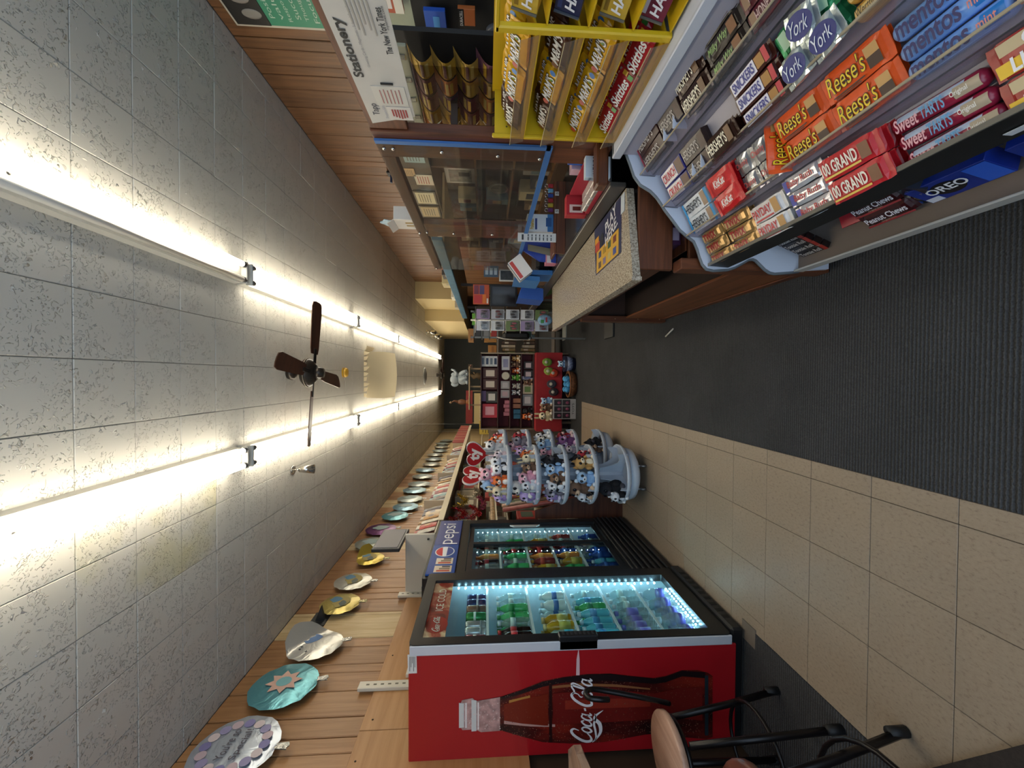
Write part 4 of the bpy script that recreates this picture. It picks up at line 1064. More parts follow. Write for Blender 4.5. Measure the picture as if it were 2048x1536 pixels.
# cough drop boxes in the near bay
cb = part('picture_card', G().bx(YX + .17, YX + .175, .76, 1.16, 1.03, 1.525), C('#e4dcec', .5), yr)
part('pink_roundel', G().disc((YX + .169, 1.03, 1.50), .045, 20, (-.001, 0, 0), (0, 1, 0), (0, 0, 1)), C('#c23a94', .5), cb)
hb = {}
for nm, c, c2 in (('gold', '#caa63a', '#8a6a20'), ('navy', '#20294e', '#3a4a80'), ('maroon', '#7a1f34', '#c8c0c8')):
    p = product('lozenge_box', 'cough drops', .16, .075, .05, c, 'box', [(-.07, .07, .018, .03, c2)], [('HALLS', -.01, -.006, .12, .03, '#f1eef0', .03, .2)])
    part('side_flap', G().bx(-.084, -.0805, -.037, .037, -.024, .03), C('#6a655c' if nm != 'navy' else '#4c5058', .6), p.root)
    hb[nm] = p
for i, (nm, z) in enumerate((('gold', 1.42), ('navy', 1.30), ('gold', 1.17), ('maroon', 1.06))):
    for k, y in enumerate((1.065, .9)):
        hb[nm].put(frame((YX + .05, y, z + .032), (.05, -1, 0), (.3, 0, .95)), f'{nm} lozenge box in {("uppermost", "second", "third", "lowest")[i]} tray, {("beside yellow upright", "towards the viewer")[k]}', 'lozenge boxes in the yellow rack')
    part('tray', G().prism([(YX, .76, z - .03), (YX + .17, .76, z), (YX + .17, .76, z + .004), (YX, .76, z - .026)], (0, .4, 0)), M_YEL, yr)
# ================================================================== sales counter and the screen above it
M_DW = wood('#744228', '#4a2817', 'Z', .4, 34, .12, 'counter'); M_DWY = wood('#744228', '#4a2817', 'Y', .4, 34, .1, 'cy'); M_DWX = wood('#744228', '#4a2817', 'X', .4, 34, .1, 'cx')
def granite():
    m, nt, b = newmat('speckled_laminate')
    tc = node(nt, 'ShaderNodeTexCoord'); mp = node(nt, 'ShaderNodeMapping'); mp.inputs['Scale'].default_value = (150, 70, 100); mp.inputs['Rotation'].default_value = (0, 0, .5)
    nz = node(nt, 'ShaderNodeTexNoise', i_Scale=1.0, i_Detail=5.0, i_Roughness=.7)
    nt.links.new(tc.outputs['Object'], mp.inputs['Vector']); nt.links.new(mp.outputs['Vector'], nz.inputs['Vector'])
    rp = node(nt, 'ShaderNodeValToRGB'); rp.color_ramp.elements[0].position = .3; rp.color_ramp.elements[0].color = lin('#5a5046')
    rp.color_ramp.elements[1].position = .68; rp.color_ramp.elements[1].color = lin('#d2c6b2')
    e = rp.color_ramp.elements.new(.42); e.color = lin('#8b7c6a'); e = rp.color_ramp.elements.new(.52); e.color = lin('#b7aa94')
    nt.links.new(nz.outputs['Fac'], rp.inputs['Fac']); nt.links.new(rp.outputs['Color'], b.inputs['Base Color'])
    b.inputs['Roughness'].default_value = .25
    return m
M_GRAN = granite()
ct = thing('sales_counter', 'wooden counter frame with speckled stone-look top beside candy rack', 'counter', (.7, 2.8, 0))
part('countertop', G().prism([(.455, 1.80, .865), (.475, 4.02, .865), (.90, 4.06, .865), (.90, 1.90, .865)], (0, 0, .036)), M_GRAN, ct)
part('top_nosing', G().prism([(.44, 1.798, .86), (.46, 4.022, .86), (.478, 4.022, .86), (.458, 1.798, .86)], (0, 0, .046)), M_GRAN, ct)
part('end_apron', G().bx(.50, .90, 1.835, 1.86, .70, .862, .004), M_DWX, ct)
part('front_apron', G().bx(.505, .53, 1.86, 3.9, .74, .862, .004), M_DWY, ct)
for y0, y1, z1 in ((1.755, 1.835, .70), (3.44, 3.52, .74)):
    lg = part('post', G().bx(.485, .535, y0, y1, .004, z1, .004), M_DW, ct)
    for z in (.06, .25, .45): part('screw_head', G().lathe([(0, .002), (.006, .002), (.006, 0)], 8, (.51, y0, z), 'Y').xf(Matrix.Translation((0, -.002, 0))), C('#9a7a5c', .35, .6), lg)
part('rear_post', G().bx(.86, .90, 1.835, 1.9, .004, .70, .004), M_DW, ct)
part('end_rail', G().bx(.535, .86, 1.842, 1.86, .56, .62, .003), M_DWX, ct)
part('front_panel', G().bx(.515, .53, 1.835, 3.44, .05, .36, .003), wood('#8a5230', '#64381f', 'Y', .4, 22, .05, 'panel'), ct)
part('panel_trim', G().bx(.505, .515, 1.84, 3.43, .012, .055, .003), M_DWY, ct)
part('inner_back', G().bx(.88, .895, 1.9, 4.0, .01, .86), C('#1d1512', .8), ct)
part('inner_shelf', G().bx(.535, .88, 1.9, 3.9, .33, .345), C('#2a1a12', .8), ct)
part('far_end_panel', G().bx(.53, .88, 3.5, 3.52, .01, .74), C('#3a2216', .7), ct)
solo('waste_bin', G().lathe([(.10, 0), (.115, .2), (.12, .25), (.112, .25), (.105, .2), (.09, .01)], 20, (.66, 2.0, .346)), C('#0e0e10', .4), 'black round bin on the shelf inside the counter end', 'bin')
bx = thing('carton', 'small purple and green printed carton under the counter end', 'box', (.72, 1.95, .63))
part('shelf_bracket', G().bx(.6, .86, 1.86, 2.1, .622, .63), M_DWX, ct)
part('box_body', G().bx(.64, .82, 1.9, 2.0, .631, .69, .002), C('#4a2448', .5), bx)
part('print', G().bx(.66, .72, 1.8985, 1.8995, .64, .68), C('#b9a8c0', .5), bx); part('print', G().bx(.74, .80, 1.8985, 1.8995, .64, .68), C('#4a8a3c', .5), bx)
solo('floor_stick', G().tube([(.41, 3.28, .012), (.36, 3.42, .012)], .007, 6), C('#c9c3b8', .5), 'short white stick lying on the carpet by the counter', 'stick')
# lottery mat on the top
mt = thing('counter_mat', 'navy and yellow lottery mat reading PLAY HERE on the countertop', 'mat', (.75, 2.2, .9015))
zt = .9015
part('mat_sheet', G().prism([(.615, 1.96, zt), (.895, 1.965, zt), (.90, 2.46, zt), (.615, 2.42, zt)], (0, 0, .0012)), C('#1f2750', .4), mt)
part('yellow_panel', G().prism([(.622, 2.0, zt), (.748, 2.0, zt), (.748, 2.40, zt), (.622, 2.40, zt)], (0, 0, .0018)), C('#d9a92c', .4), mt)
part('red_block', G().bx(.75, .80, 2.34, 2.43, zt, zt + .0018), C('#c0432c', .4), mt); part('orange_block', G().bx(.80, .835, 2.36, 2.44, zt, zt + .0018), C('#d89a24', .4), mt)
part('dark_ball', G().disc((.79, 2.29, zt + .0018), .035, 20), C('#12141c', .4), mt)
fr_ = frame((.825, 2.14, zt + .003), (.35, -1, 0), (1, .35, 0))
part('lettering', text('PLAY', .19, .06, frame((.845, 2.13, zt + .0032), (.25, -1, 0), (1, .25, 0)), .02), C('#f0f0f2', .4), mt)
part('lettering', text('HERE.', .21, .06, frame((.775, 2.12, zt + .0032), (.25, -1, 0), (1, .25, 0)), .02), C('#f0f0f2', .4), mt)
for i in range(8):
    x, y = .655 + .06 * (i % 2), 2.06 + .09 * (i // 2)
    part('game_icon', G().bx(x - .018, x + .018, y - .025, y + .025, zt + .0015, zt + .0026), C(('#3a4a90', '#7a3a30', '#c9b46a', '#3d5a3a', '#7a6a90', '#a8842a', '#5a4030', '#33406a')[i], .5), mt)
lf = solo('flyer', G().bx(.80, .89, 1.915, 1.965, zt + .0014, zt + .003), C('#cfd6dc', .5), 'pale flyer with yellow print at the counter corner', 'flyer')
# glass showcase behind the top
sc_ = thing('glass_showcase', 'long glass showcase with grey metal edge behind the countertop', 'showcase', (1.2, 3.7, 0))
part('metal_edge', G().bx(.905, .93, 1.9, 5.6, .90, .98, .004), C('#5f5a54', .35, .6), sc_)
part('top_glass', G().bx(.93, 1.5, 1.9, 5.6, .972, .98), C('#3a3a3a', .12), sc_)
part('base_cabinet', G().bx(.95, 1.5, 1.9, 5.6, 0, .5), C('#3c2418', .6), sc_)
part('front_glass', G().bx(.91, .914, 4.08, 5.6, .5, .90), clear('#dfe6e2', .1, .03), sc_)
part('rear_panel', G().bx(1.48, 1.5, 1.9, 5.6, .5, .97), C('#2c211a', .7), sc_)
part('end_glass', G().bx(.93, 1.48, 5.594, 5.6, .5, .97), clear('#dfe6e2', .1, .03), sc_)
solo('red_cloth_box', G().bx(1.0, 1.35, 4.3, 4.75, .502, .74, .01), C('#8f2323', .7), 'red box seen inside the showcase glass', 'box')
solo('green_box', G().bx(1.0, 1.3, 4.9, 5.2, .502, .66, .01), C('#5a6a34', .7), 'olive green box seen inside the showcase glass', 'box')
# wooden screen frame
fx = 1.055
scn = thing('counter_screen', 'wooden framed clear plastic screen edged in blue tape above counter', 'screen', (fx, 2.9, .98))
part('near_post', G().bx(fx, fx + .045, 1.795, 2.0, .985, 2.065, .004), M_DW, scn)
part('middle_post', G().bx(fx, fx + .045, 2.86, 3.10, 1.27, 1.999, .004), M_DW, scn)
part('top_rail', G().bx(fx, fx + .045, 2.001, 4.02, 2.0, 2.065, .004), M_DWY, scn)
part('sheet', G().bx(fx - .01, fx - .005, 1.85, 4.0, 1.275, 2.06), clear('#eeece6', .07, .03, .02), scn, 'clear plastic sheet')
M_BT = C('#3f6fae', .55)
part('tape', G().bx(fx - .0125, fx - .0025, 1.845, 1.872, 1.27, 2.06), M_BT, scn); part('tape', G().bx(fx - .0125, fx - .0025, 1.845, 4.0, 1.262, 1.29), M_BT, scn)
for y, z in ((1.905, 2.03), (1.905, 1.99), (1.915, 1.77), (1.93, 1.51), (1.94, 1.31), (3.0, 2.045), (2.98, 1.99), (2.99, 1.80), (2.99, 1.52), (3.96, 2.04)):
    part('dome_nut', G().ell((fx - .014, y, z), (.008, .009, .009), 8, 6), C('#cfcfcf', .15, 1.), scn)
part('support_block', G().bx(.855, 1.055, 1.78, 1.85, 1.022, 1.075, .008), M_DWX, scn)
# cartons on the rail
wb = thing('white_carton', 'open white carton standing on the screen rail', 'box', (1.1, 2.87, 2.066))
part('carton_body', G().bx(1.06, 1.15, 2.80, 2.98, 2.066, 2.19, .002), C('#d6d0c8', .6), wb)
part('carton_flap', G().prism([(1.06, 2.80, 2.19), (1.06, 2.98, 2.19), (1.03, 2.98, 2.23), (1.03, 2.80, 2.23)], (.002, 0, .001)), C('#e3ddd4', .6), wb)
for y in (2.85, 2.90): part('print', G().bx(1.058, 1.0595, y, y + .02, 2.07, 2.12), C('#a8894a', .6), wb)
solo('paper_cutout', G().prism([(1.07, 2.9 + .055 * math.cos(a) * (1 + .18 * math.sin(5 * a)), 2.245 + .05 * math.sin(a) * (1 + .18 * math.cos(4 * a))) for a in [2 * math.pi * i / 20 for i in range(20)]], (.004, 0, 0)), C('#a9c0cc', .6, var=.3, scale=25), 'small pale blue paper cutout above the white carton', 'cutout')
gd = thing('wall_bracket', 'small black bracket on the wooden wall over the screen', 'bracket', (2.33, 4.6, 2.6))
p = onX(780, 348, 2.33)
part('plate', G().cb(p, (.02, .10, .06), .003), C('#1a1a1c', .5), gd); part('arm', G().cb(p + Vector((-.05, .02, -.01)), (.08, .03, .02), .002), C('#2a3a5a', .5), gd)

# ------------------------------------------------------------------ goods on the showcase
def M_face(o, x=(1, 0, 0)): return frame(o, x, (0, 0, 1))
def carton(name, label, cat, x0, x1, y0, y1, z0, z1, col, prints=(), letters=(), group=None, rough=.5):
    """box whose printed face looks at the viewer (-Y) or the aisle (-X); prints: (face, a0, a1, b0, b1, colour)"""
    t = thing(name, label, cat, ((x0 + x1) / 2, (y0 + y1) / 2, z0), group)
    part('box_body', G().bx(x0, x1, y0, y1, z0, z1, .0015), C(col, rough), t)
    for k, (f, a0, a1, b0, b1, c) in enumerate(prints):
        e = .0008 + .0004 * k
        if f == 'y': g = G().bx(x0 + (x1 - x0) * a0, x0 + (x1 - x0) * a1, y0 - e, y0, z0 + (z1 - z0) * b0, z0 + (z1 - z0) * b1)
        elif f == 'x': g = G().bx(x0 - e, x0, y1 + (y0 - y1) * a0, y1 + (y0 - y1) * a1, z0 + (z1 - z0) * b0, z0 + (z1 - z0) * b1)
        elif f == '+x': g = G().bx(x1, x1 + e, y0 + (y1 - y0) * a0, y0 + (y1 - y0) * a1, z0 + (z1 - z0) * b0, z0 + (z1 - z0) * b1)
        else: g = G().bx(x0 + (x1 - x0) * a0, x0 + (x1 - x0) * a1, y0 + (y1 - y0) * b0, y0 + (y1 - y0) * b1, z1, z1 + e)
        part('print', g, C(c, .45), t)
    for (f, st, a, b, w, h, c, bold, sh) in letters:
        if f == 'y': o = (x0 + (x1 - x0) * a, y0 - .004, z0 + (z1 - z0) * b); M = frame(o, (1, 0, 0), (0, 0, 1))
        elif f == 'x': o = (x0 - .004, y1 + (y0 - y1) * a, z0 + (z1 - z0) * b); M = frame(o, (0, -1, 0), (0, 0, 1))
        elif f == '+x': o = (x1 + .004, y0 + (y1 - y0) * a, z0 + (z1 - z0) * b); M = frame(o, (0, 1, 0), (0, 0, 1))
        else: o = (x0 + (x1 - x0) * a, y0 + (y1 - y0) * b, z1 + .004); M = frame(o, (1, 0, 0), (0, 1, 0))
        part('lettering', text(st, w, h, M, bold, sh), C(c, .5), t)
    return t
al = thing('tin_display', 'red tray of white mint tins with grey lettered ends on the showcase', 'candy display', (.99, 2.05, .981))
part('tray', G().bx(.935, 1.05, 1.93, 2.30, .981, 1.0).bx(1.04, 1.05, 1.93, 2.30, 1.0, 1.09), C('#b0283a', .5), al)
for i in range(2):
    for j in range(4):
        tb = part('mint_tin', G().bx(.938 + .052 * i, .986 + .052 * i, 1.94 + .0865 * j, 2.02 + .0865 * j, 1.0, 1.024, .004), C('#cfcac4', .3, .3), al)
        part('lettering', text('ALTOIDS', .06, .012, frame((.9375 + .052 * i, 1.98 + .0865 * j, 1.012), (0, -1, 0), (0, 0, 1))), C('#4a4a4c', .5), tb)
        part('lettering', text('MINTS', .034, .012, frame((.962 + .052 * i, 1.9395 + .0865 * j, 1.012), (1, 0, 0), (0, 0, 1))), C('#4a4a4c', .5), tb)
carton('mint_box', 'white box with blue capital letters behind the wooden block', 'box', .94, 1.04, 1.89, 1.925, .981, 1.10, '#c9d8e4', [], [('x', 'ALTOIDS', .5, .5, .03, .09, '#2a4a70', .0, 0), ('y', 'ALTOIDS', .5, .6, .085, .03, '#2a4a70', .01, 0)])
carton('gum_pack', 'bright blue gum pack standing by the mint tins', 'box', 1.06, 1.16, 1.95, 2.02, .981, 1.16, '#2a62c0', [('y', .2, .8, .2, .7, '#4aa0e0')])
carton('gum_pack', 'pale pink gum pack behind the blue gum pack', 'box', 1.06, 1.14, 2.06, 2.12, .981, 1.13, '#d8b4c0', [('y', .2, .8, .3, .7, '#c2607a')])
carton('red_candy_box', 'red box with pale figure print at the end of mint tins', 'box', .945, 1.06, 2.34, 2.40, .981, 1.10, '#b82a34', [('y', .1, .5, .2, .85, '#e2cfc4'), ('y', .2, .4, .3, .7, '#6a241c')])
for i in range(5):
    solo('gold_candy', G().ell((1.02 + .03 * (i % 2), 2.44 + .035 * (i // 2), 1.003 + .0 * i), (.02, .02, .02), 10, 8), foil('#c79a3a', .25, 30), f'gold foil candy ball, {ords[i]} of the row behind the red box', 'candy', 'gold candy balls on the showcase')
# riser with keychains, card box, price list
rs = thing('display_riser', 'long dark wooden riser across the showcase under the screen', 'riser', (1.18, 3.05, .981))
part('riser_top', G().bx(.92, 1.45, 2.99, 3.16, 1.045, 1.065, .004), M_DWX, rs); part('riser_face', G().bx(.92, 1.45, 2.995, 3.015, .981, 1.045), M_DWX, rs)
for i, c in enumerate(('#6a2a6a', '#c9b03a', '#b02830', '#2a4aa0', '#7ab4d8', '#a82a34')):
    k = thing('keychain', f'{("purple", "yellow", "red", "dark blue", "light blue", "crimson")[i]} keychain fob leaning on the riser', 'keychain', (1.24 + .035 * i, 3.0, 1.066), 'keychains on the riser')
    x = 1.235 + .036 * i
    part('fob', G().bx(x, x + .028, 3.02, 3.032, 1.066, 1.105, .004), C(c, .35), k)
    part('ring', G().tube([(x + .014 + .012 * math.cos(a), 3.026, 1.117 + .012 * math.sin(a)) for a in [2 * math.pi * q / 10 for q in range(10)]], .002, 5, True), C('#c9c9c9', .2, 1.), k)
for k, x in enumerate((1.34, 1.21)):
    tg = carton('price_tag', f'small white price tag {("right of", "between")[k]} the keychain fobs', 'tag', x, x + .03, 2.983, 2.989, 1.03, 1.06, '#dcd8d2', [], [('y', '5', .5, .5, .012, .018, '#33302c', 0, 0)])
carton('trading_card_box', 'white and blue trading card box standing on the riser', 'box', 1.085, 1.215, 3.02, 3.12, 1.066, 1.26, '#dfe3e8', [('y', .0, 1., 0., .22, '#3b78b4'), ('y', .3, .8, .06, .28, '#2a5590'), ('y', .12, .75, .62, .7, '#2c3a7a')], [('y', 'Pokemon', .42, .82, .075, .03, '#c9a21f', .03, .0)])
pl_ = carton('price_list', 'narrow white price list card hanging over the tape edge', 'sign', .985, 1.05, 2.95, 2.953, 1.055, 1.335, '#e4e2de', [('y', .2, .8, .85, .9, '#3a3a3c')] + [('y', .15 if c == 0 else .6, .5 if c == 0 else .8, .12 + .1 * r, .145 + .1 * r, '#4a4a4c') for r in range(7) for c in range(2)])
bl = thing('flat_monitor_back', 'blue curved card holder with grey back beyond the price list', 'holder', (1.03, 3.45, .981))
part('shell', G().prism([(.95, 3.35, .985), (1.14, 3.35, .985), (1.16, 3.38, 1.24), (1.07, 3.40, 1.27), (.97, 3.38, 1.12)], (0, .02, 0)), C('#2440a0', .4), bl)
part('inner_sheet', G().prism([(1.0, 3.345, 1.0), (1.06, 3.345, 1.0), (1.10, 3.36, 1.22), (1.05, 3.36, 1.22)], (0, .004, 0)), C('#8a8474', .4), bl)
carton('egg_toy_box', 'pink and white toy box with round eggs on the showcase', 'box', .945, 1.02, 3.36, 3.44, .981, 1.07, '#dc8a9c', [('y', .1, .9, .3, .9, '#e9dfe0'), ('y', .55, .9, .3, .6, '#9ac4e0')])
mg = [('#c0392f', '#e6e1dc'), ('#d8d4d0', '#3a3a40'), ('#6a86b0', '#dcd8d4'), ('#8a5a40', '#c0b0a4')]
for i, (a, b) in enumerate(mg):
    t = thing('magazine', f'magazine leaning in the holder, {ords[i]} from the viewer', 'magazine', (.9, 3.42 + .03 * i, 1.2), 'magazines by the screen end')
    M = frame((.925, 3.40 + .028 * i, 1.275), (.8, 0, .6), (-.55, .2, .8))
    part('cover', G().bx(-.09, .09, -.06, .07, -.004, .004, .001, M), C(b, .35), t); part('masthead', G().bx(-.08, .08, .03, .06, .004, .0052, 0, M), C(a, .4), t)
mh = solo('magazine_holder', G().prism([(.83, 3.5, 1.10), (.87, 3.5, 1.10), (.90, 3.56, 1.30), (.86, 3.56, 1.32)], (0, .3, 0)).bx(.90, .94, 3.55, 3.8, .981, 1.2), C('#3a74b0', .45), 'blue plastic magazine holder at the end of the screen', 'holder')

# ------------------------------------------------------------------ behind the screen: hutch on the right wall
hu = thing('display_hutch', 'dark wooden wall hutch with shelves behind the screen', 'hutch', (2.1, 4.2, 0))
part('back', G().bx(2.30, 2.345, 2.3, 6.2, .0, 2.35), C('#7a654e', .7), hu)
part('fascia', G().bx(1.915, 1.94, 2.9, 6.2, 2.08, 2.35), C('#5b5249', .7), hu)
part('soffit', G().bx(1.94, 2.30, 2.9, 6.2, 2.08, 2.10), C('#4a3b2c', .7), hu)
for z in (.95, 1.32, 1.68): part('shelf', G().bx(1.96, 2.30, 2.6, 6.2, z - .02, z), C('#7a5a3a', .5), hu)
for y in (2.6, 3.85, 5.05, 6.18): part('divider', G().bx(1.96, 2.30, y, y + .02, .0, 2.08), C('#6b4f38', .6), hu)
part('counter_back', G().bx(1.9, 2.30, 2.6, 6.2, .0, .93), C('#5a4434', .7), hu)
def paper(y, z, w, h, c, lab, x=1.912, c2='#6a6458', cat='certificate', fr=None):
    t = thing('certificate' if cat == 'certificate' else 'notice', lab, cat, (x, y, z), 'papers pinned over the hutch')
    if fr: part('frame', G().bx(x - .012, x - .001, y - w / 2 - .02, y + w / 2 + .02, z - h / 2 - .02, z + h / 2 + .02, .003), C(fr, .4), t)
    x2 = x - .013 if fr else x - .001
    part('sheet', G().bx(x2 - .003, x2, y - w / 2, y + w / 2, z - h / 2, z + h / 2), C(c, .6), t)
    for i in range(5):
        part('printed_line', G().bx(x2 - .0038, x2 - .003, y - w * (.36 - .03 * (i % 2)), y + w * .36, z + h * (.3 - .14 * i), z + h * (.34 - .14 * i)), C(c2, .6), t)
paper(3.60, 2.20, .2, .18, '#9ab4bc', 'pale blue notice at the start of the pinned row', cat='notice')
paper(3.45, 2.29, .12, .1, '#cdb98c', 'small tan notice above the pale blue one', cat='notice')
paper(4.02, 2.17, .2, .17, '#d8cfc0', 'red and white price notice in the pinned row', c2='#a83a30', cat='notice')
paper(3.88, 2.29, .14, .11, '#c9a87c', 'tan card above the price notice', cat='notice')
for i, y in enumerate((4.40, 4.76, 5.13)): paper(y, 2.21, .26, .19, ('#d9cfae', '#c9b48c', '#cfc7ac')[i], f'{("first", "second", "third")[i]} framed certificate along the pinned row', fr='#4a4030')
paper(3.33, 2.12, .12, .12, '#b03a30', 'red notice above the blue picture', 1.95, '#e2d6cc', 'notice')
t = thing('framed_picture', 'pale blue picture in white frame behind the screen', 'picture', (1.955, 3.5, 1.75))
part('frame', G().bx(1.94, 1.955, 3.36, 3.66, 1.80, 2.02, .003), C('#d9d4cc', .4), t); part('picture', G().bx(1.936, 1.94, 3.39, 3.63, 1.83, 1.99), C('#7f9db4', .5, var=.3, scale=20), t)
t = thing('framed_picture', 'white framed print standing on the middle hutch shelf', 'picture', (2.1, 4.25, 1.681))
part('frame', G().bx(2.08, 2.10, 4.1, 4.42, 1.681, 1.99, .003), C('#c6c0b6', .4), t); part('picture', G().bx(2.076, 2.08, 4.14, 4.38, 1.72, 1.95), C('#8a8478', .5, var=.4, scale=20), t)
part('dark_print', G().bx(2.0755, 2.076, 4.18, 4.26, 1.74, 1.85), C('#3a352e', .5), t)
cl = thing('desk_clock', 'round grey clock on the lower hutch shelf', 'clock', (2.05, 4.45, 1.321))
part('rim', G().tube([(2.05, 4.45 + .10 * math.cos(a), 1.432 + .10 * math.sin(a)) for a in [2 * math.pi * q / 24 for q in range(24)]], .011, 6, True), C('#8a8680', .3, .5), cl)
part('dial', G().disc((2.052, 4.45, 1.432), .095, 24, (.01, 0, 0), (0, 1, 0), (0, 0, 1)), C('#6d6a64', .5), cl); part('hand', G().bx(2.05, 2.052, 4.446, 4.454, 1.432, 1.5), C('#1a1a1a', .5), cl)
cols = ['#8a7258', '#c2ae84', '#4a4a52', '#a8988a', '#6d8288', '#cdbd98', '#8a5044', '#a09a92']
cn_ = ("brown", "tan", "black", "taupe", "slate", "sand", "maroon", "grey")
wd = ords + ['eighth', 'ninth', 'tenth', 'eleventh', 'twelfth']
for si, z in enumerate((.952, 1.322, 1.682)):
    y = 2.68; k = 0
    while y < 6.0:
        w = random.uniform(.1, .22); h = random.uniform(.12, .3)
        hit = [d for d in (2.6, 3.85, 5.05, 6.18) if y - .015 < d + .02 and y + w + .015 > d]
        if hit: y = hit[0] + .04; continue
        if si and 3.98 < y + w and y < 4.6: y = 4.61; continue
        if si == 1 and 5.2 < y + w and y < 5.65: y = 5.66; continue
        i = (k * 3 + si * 5) % 8
        t = thing('stock_box', f'{cn_[i]} box, {wd[k % 12]} along the {("lower", "middle", "upper")[si]} hutch shelf', 'box', (2.1, y, z), 'goods stored on the hutch')
        part('box_body', G().bx(2.0, 2.14, y, y + w, z, z + h, .003), C(cols[i], .5), t)
        part('paper_label', G().bx(1.997, 1.9995, y + w * .2, y + w * .8, z + h * .3, z + h * .7), C(cols[(i + 5) % 8], .5), t)
        y += w + random.uniform(.03, .12); k += 1
nc = ['#d6cfc0', '#cfc4a4', '#b8c4c8', '#d2b0a8', '#c9cdb8', '#dad6cc']; nn_ = ['white', 'cream', 'pale blue', 'rose', 'pale green', 'ivory']
for i in range(15):
    y, z = 2.98 + .085 * (i % 5) + .02 * (i // 5), 1.90 - .19 * (i // 5) + .03 * (i % 2)
    t = thing('pinned_card', f'{nn_[i % 6]} pinned card, {wd[i % 5]} in the {("upper", "middle", "lower")[i // 5]} row by the near post', 'card', (1.95, y, z), 'cards pinned by the near post')
    part('sheet', G().bx(1.944, 1.948, y, y + .065, z, z + .09 + .02 * (i % 3)), C(nc[i % 6], .6), t); part('printed_line', G().bx(1.9432, 1.944, y + .01, y + .055, z + .05, z + .06), C('#7a6a5c', .6), t)
part('pin_board', G().bx(1.948, 1.958, 2.95, 3.45, 1.4, 2.06), C('#6b5340', .7), hu)
solo('envelope', G().bx(2.0, 2.006, 5.25, 5.6, 1.3215, 1.66), C('#a8843c', .6), 'tall ochre envelope standing by the hutch divider', 'envelope')

# ------------------------------------------------------------------ scratch ticket dispenser and hanging packs over the yellow rack
td = thing('ticket_dispenser', 'clear wall dispenser of curled scratch ticket strips above yellow rack', 'dispenser', (1.35, 1.95, 1.48))
part('back_board', G().bx(1.40, 1.42, 1.69, 2.25, 1.46, 1.98), C('#26221f', .6), td)
part('mounting_arm', G().bx(1.098, 1.40, 1.93, 1.96, 1.70, 1.73), C('#3a2a20', .6), td)
part('header_strip', G().bx(1.33, 1.345, 1.68, 2.25, 1.89, 1.94, .003), C('#a9a995', .3, .3), td)
gold = ['#c9a24a', '#7a4a66', '#b89436', '#6b4258', '#c2a050', '#c87a3c', '#8a5a6a']
for i in range(4):
    part('chrome_clip', G().bx(1.325, 1.33, 1.72 + .13 * i, 1.75 + .13 * i, 1.90, 1.93, .002), C('#d6d6d0', .2, .9), td)
for i in range(5):
    y = 1.72 + .105 * i
    for j in range(4):
        z0 = 1.81 - .095 * j
        st = part('ticket_strip', G().grid(lambda u, v: Vector((1.375 - .085 * math.sin(v * 2.4) - .0 * u, y + .095 * u - .02 * v, z0 + .085 - .105 * v)), 2, 8), foil(gold[(i * 3 + j * 2) % 7], .45, 40, .3, .3), td)
        for q in range(3):
            vv = .3 + .2 * q
            part('ticket_panel', G().grid(lambda u, v: Vector((1.3735 - .085 * math.sin((vv + .13 * v) * 2.4) - .002, y + .012 + .07 * u - .02 * (vv + .13 * v), z0 + .085 - .105 * (vv + .13 * v))), 2, 2), C(('#e0b84a', '#5c2c46', '#d9c27a')[(q + i) % 3], .35), st)
    part('clear_bin', G().prism([(1.275, y - .012, 1.5), (1.279, y - .012, 1.5), (1.279, y - .012, 1.87), (1.275, y - .012, 1.87)], (0, .1, 0)), clear('#eae6de', .1, .04), td)
part('green_ticket', G().grid(lambda u, v: Vector((1.32 - .03 * math.sin(v * 3), 2.19 + .08 * u, 1.60 - .1 * v)), 2, 6), C('#3f9a68', .4), td)
pg = thing('pegboard', 'dark pegboard carrying hanging packs behind the ticket dispenser', 'pegboard', (1.75, 1.7, 1.45))
part('board', G().bx(1.74, 1.76, 1.2, 2.5, 1.40, 1.92), C('#23211f', .7), pg); part('green_board', G().bx(1.74, 1.76, 1.2, 2.5, 1.92, 2.05), C('#a8ae98', .7), pg)
for i in range(14): part('peg_hole', G().disc((1.7395, 1.82 + .03 * (i % 7), 1.96 + .035 * (i // 7)), .004, 6, (-.0006, 0, 0), (0, 1, 0), (0, 0, 1)), C('#4a4c40', .7), pg)
def pack(y, z, w, h, c, lab, letters=None, prints=(), x=1.70):
    return carton('blister_pack', lab, 'pack', x, x + .02, y - w / 2, y + w / 2, z - h / 2, z + h / 2, c, [('x', *q) for q in prints], letters or [], 'packs hanging over the yellow rack')
pack(2.03, 1.81, .19, .10, '#2a56b4', 'blue card pack with white stripe on the pegboard', prints=[(.05, .4, .2, .45, '#cfd8e8'), (.5, .85, .3, .6, '#4a90d0')])
pack(1.96, 1.66, .09, .08, '#c26a34', 'copper and black battery pack at the middle of the pegboard', [('x', 'DURACELL', .5, .82, .08, .014, '#e8e4de', .02, 0)], [(0, 1, .66, 1, '#17130f')])
pack(1.80, 1.55, .09, .08, '#c26a34', 'copper and black battery pack low on the pegboard', [('x', 'DURACELL', .5, .82, .08, .014, '#e8e4de', .02, 0)], [(0, 1, .66, 1, '#17130f')])
pack(1.76, 1.67, .09, .08, '#8a4a26', 'copper battery pack coloured darker as if in shade on the pegboard', [], [(0, 1, .66, 1, '#17130f')])  # same copper pack with the shade put into its colour
pack(1.90, 2.0, .12, .1, '#b8583a', 'terracotta box with white red-printed label on the pegboard', prints=[(0, 1, .0, .4, '#e4ded0'), (.2, .8, .5, 1, '#e6ddd6')])
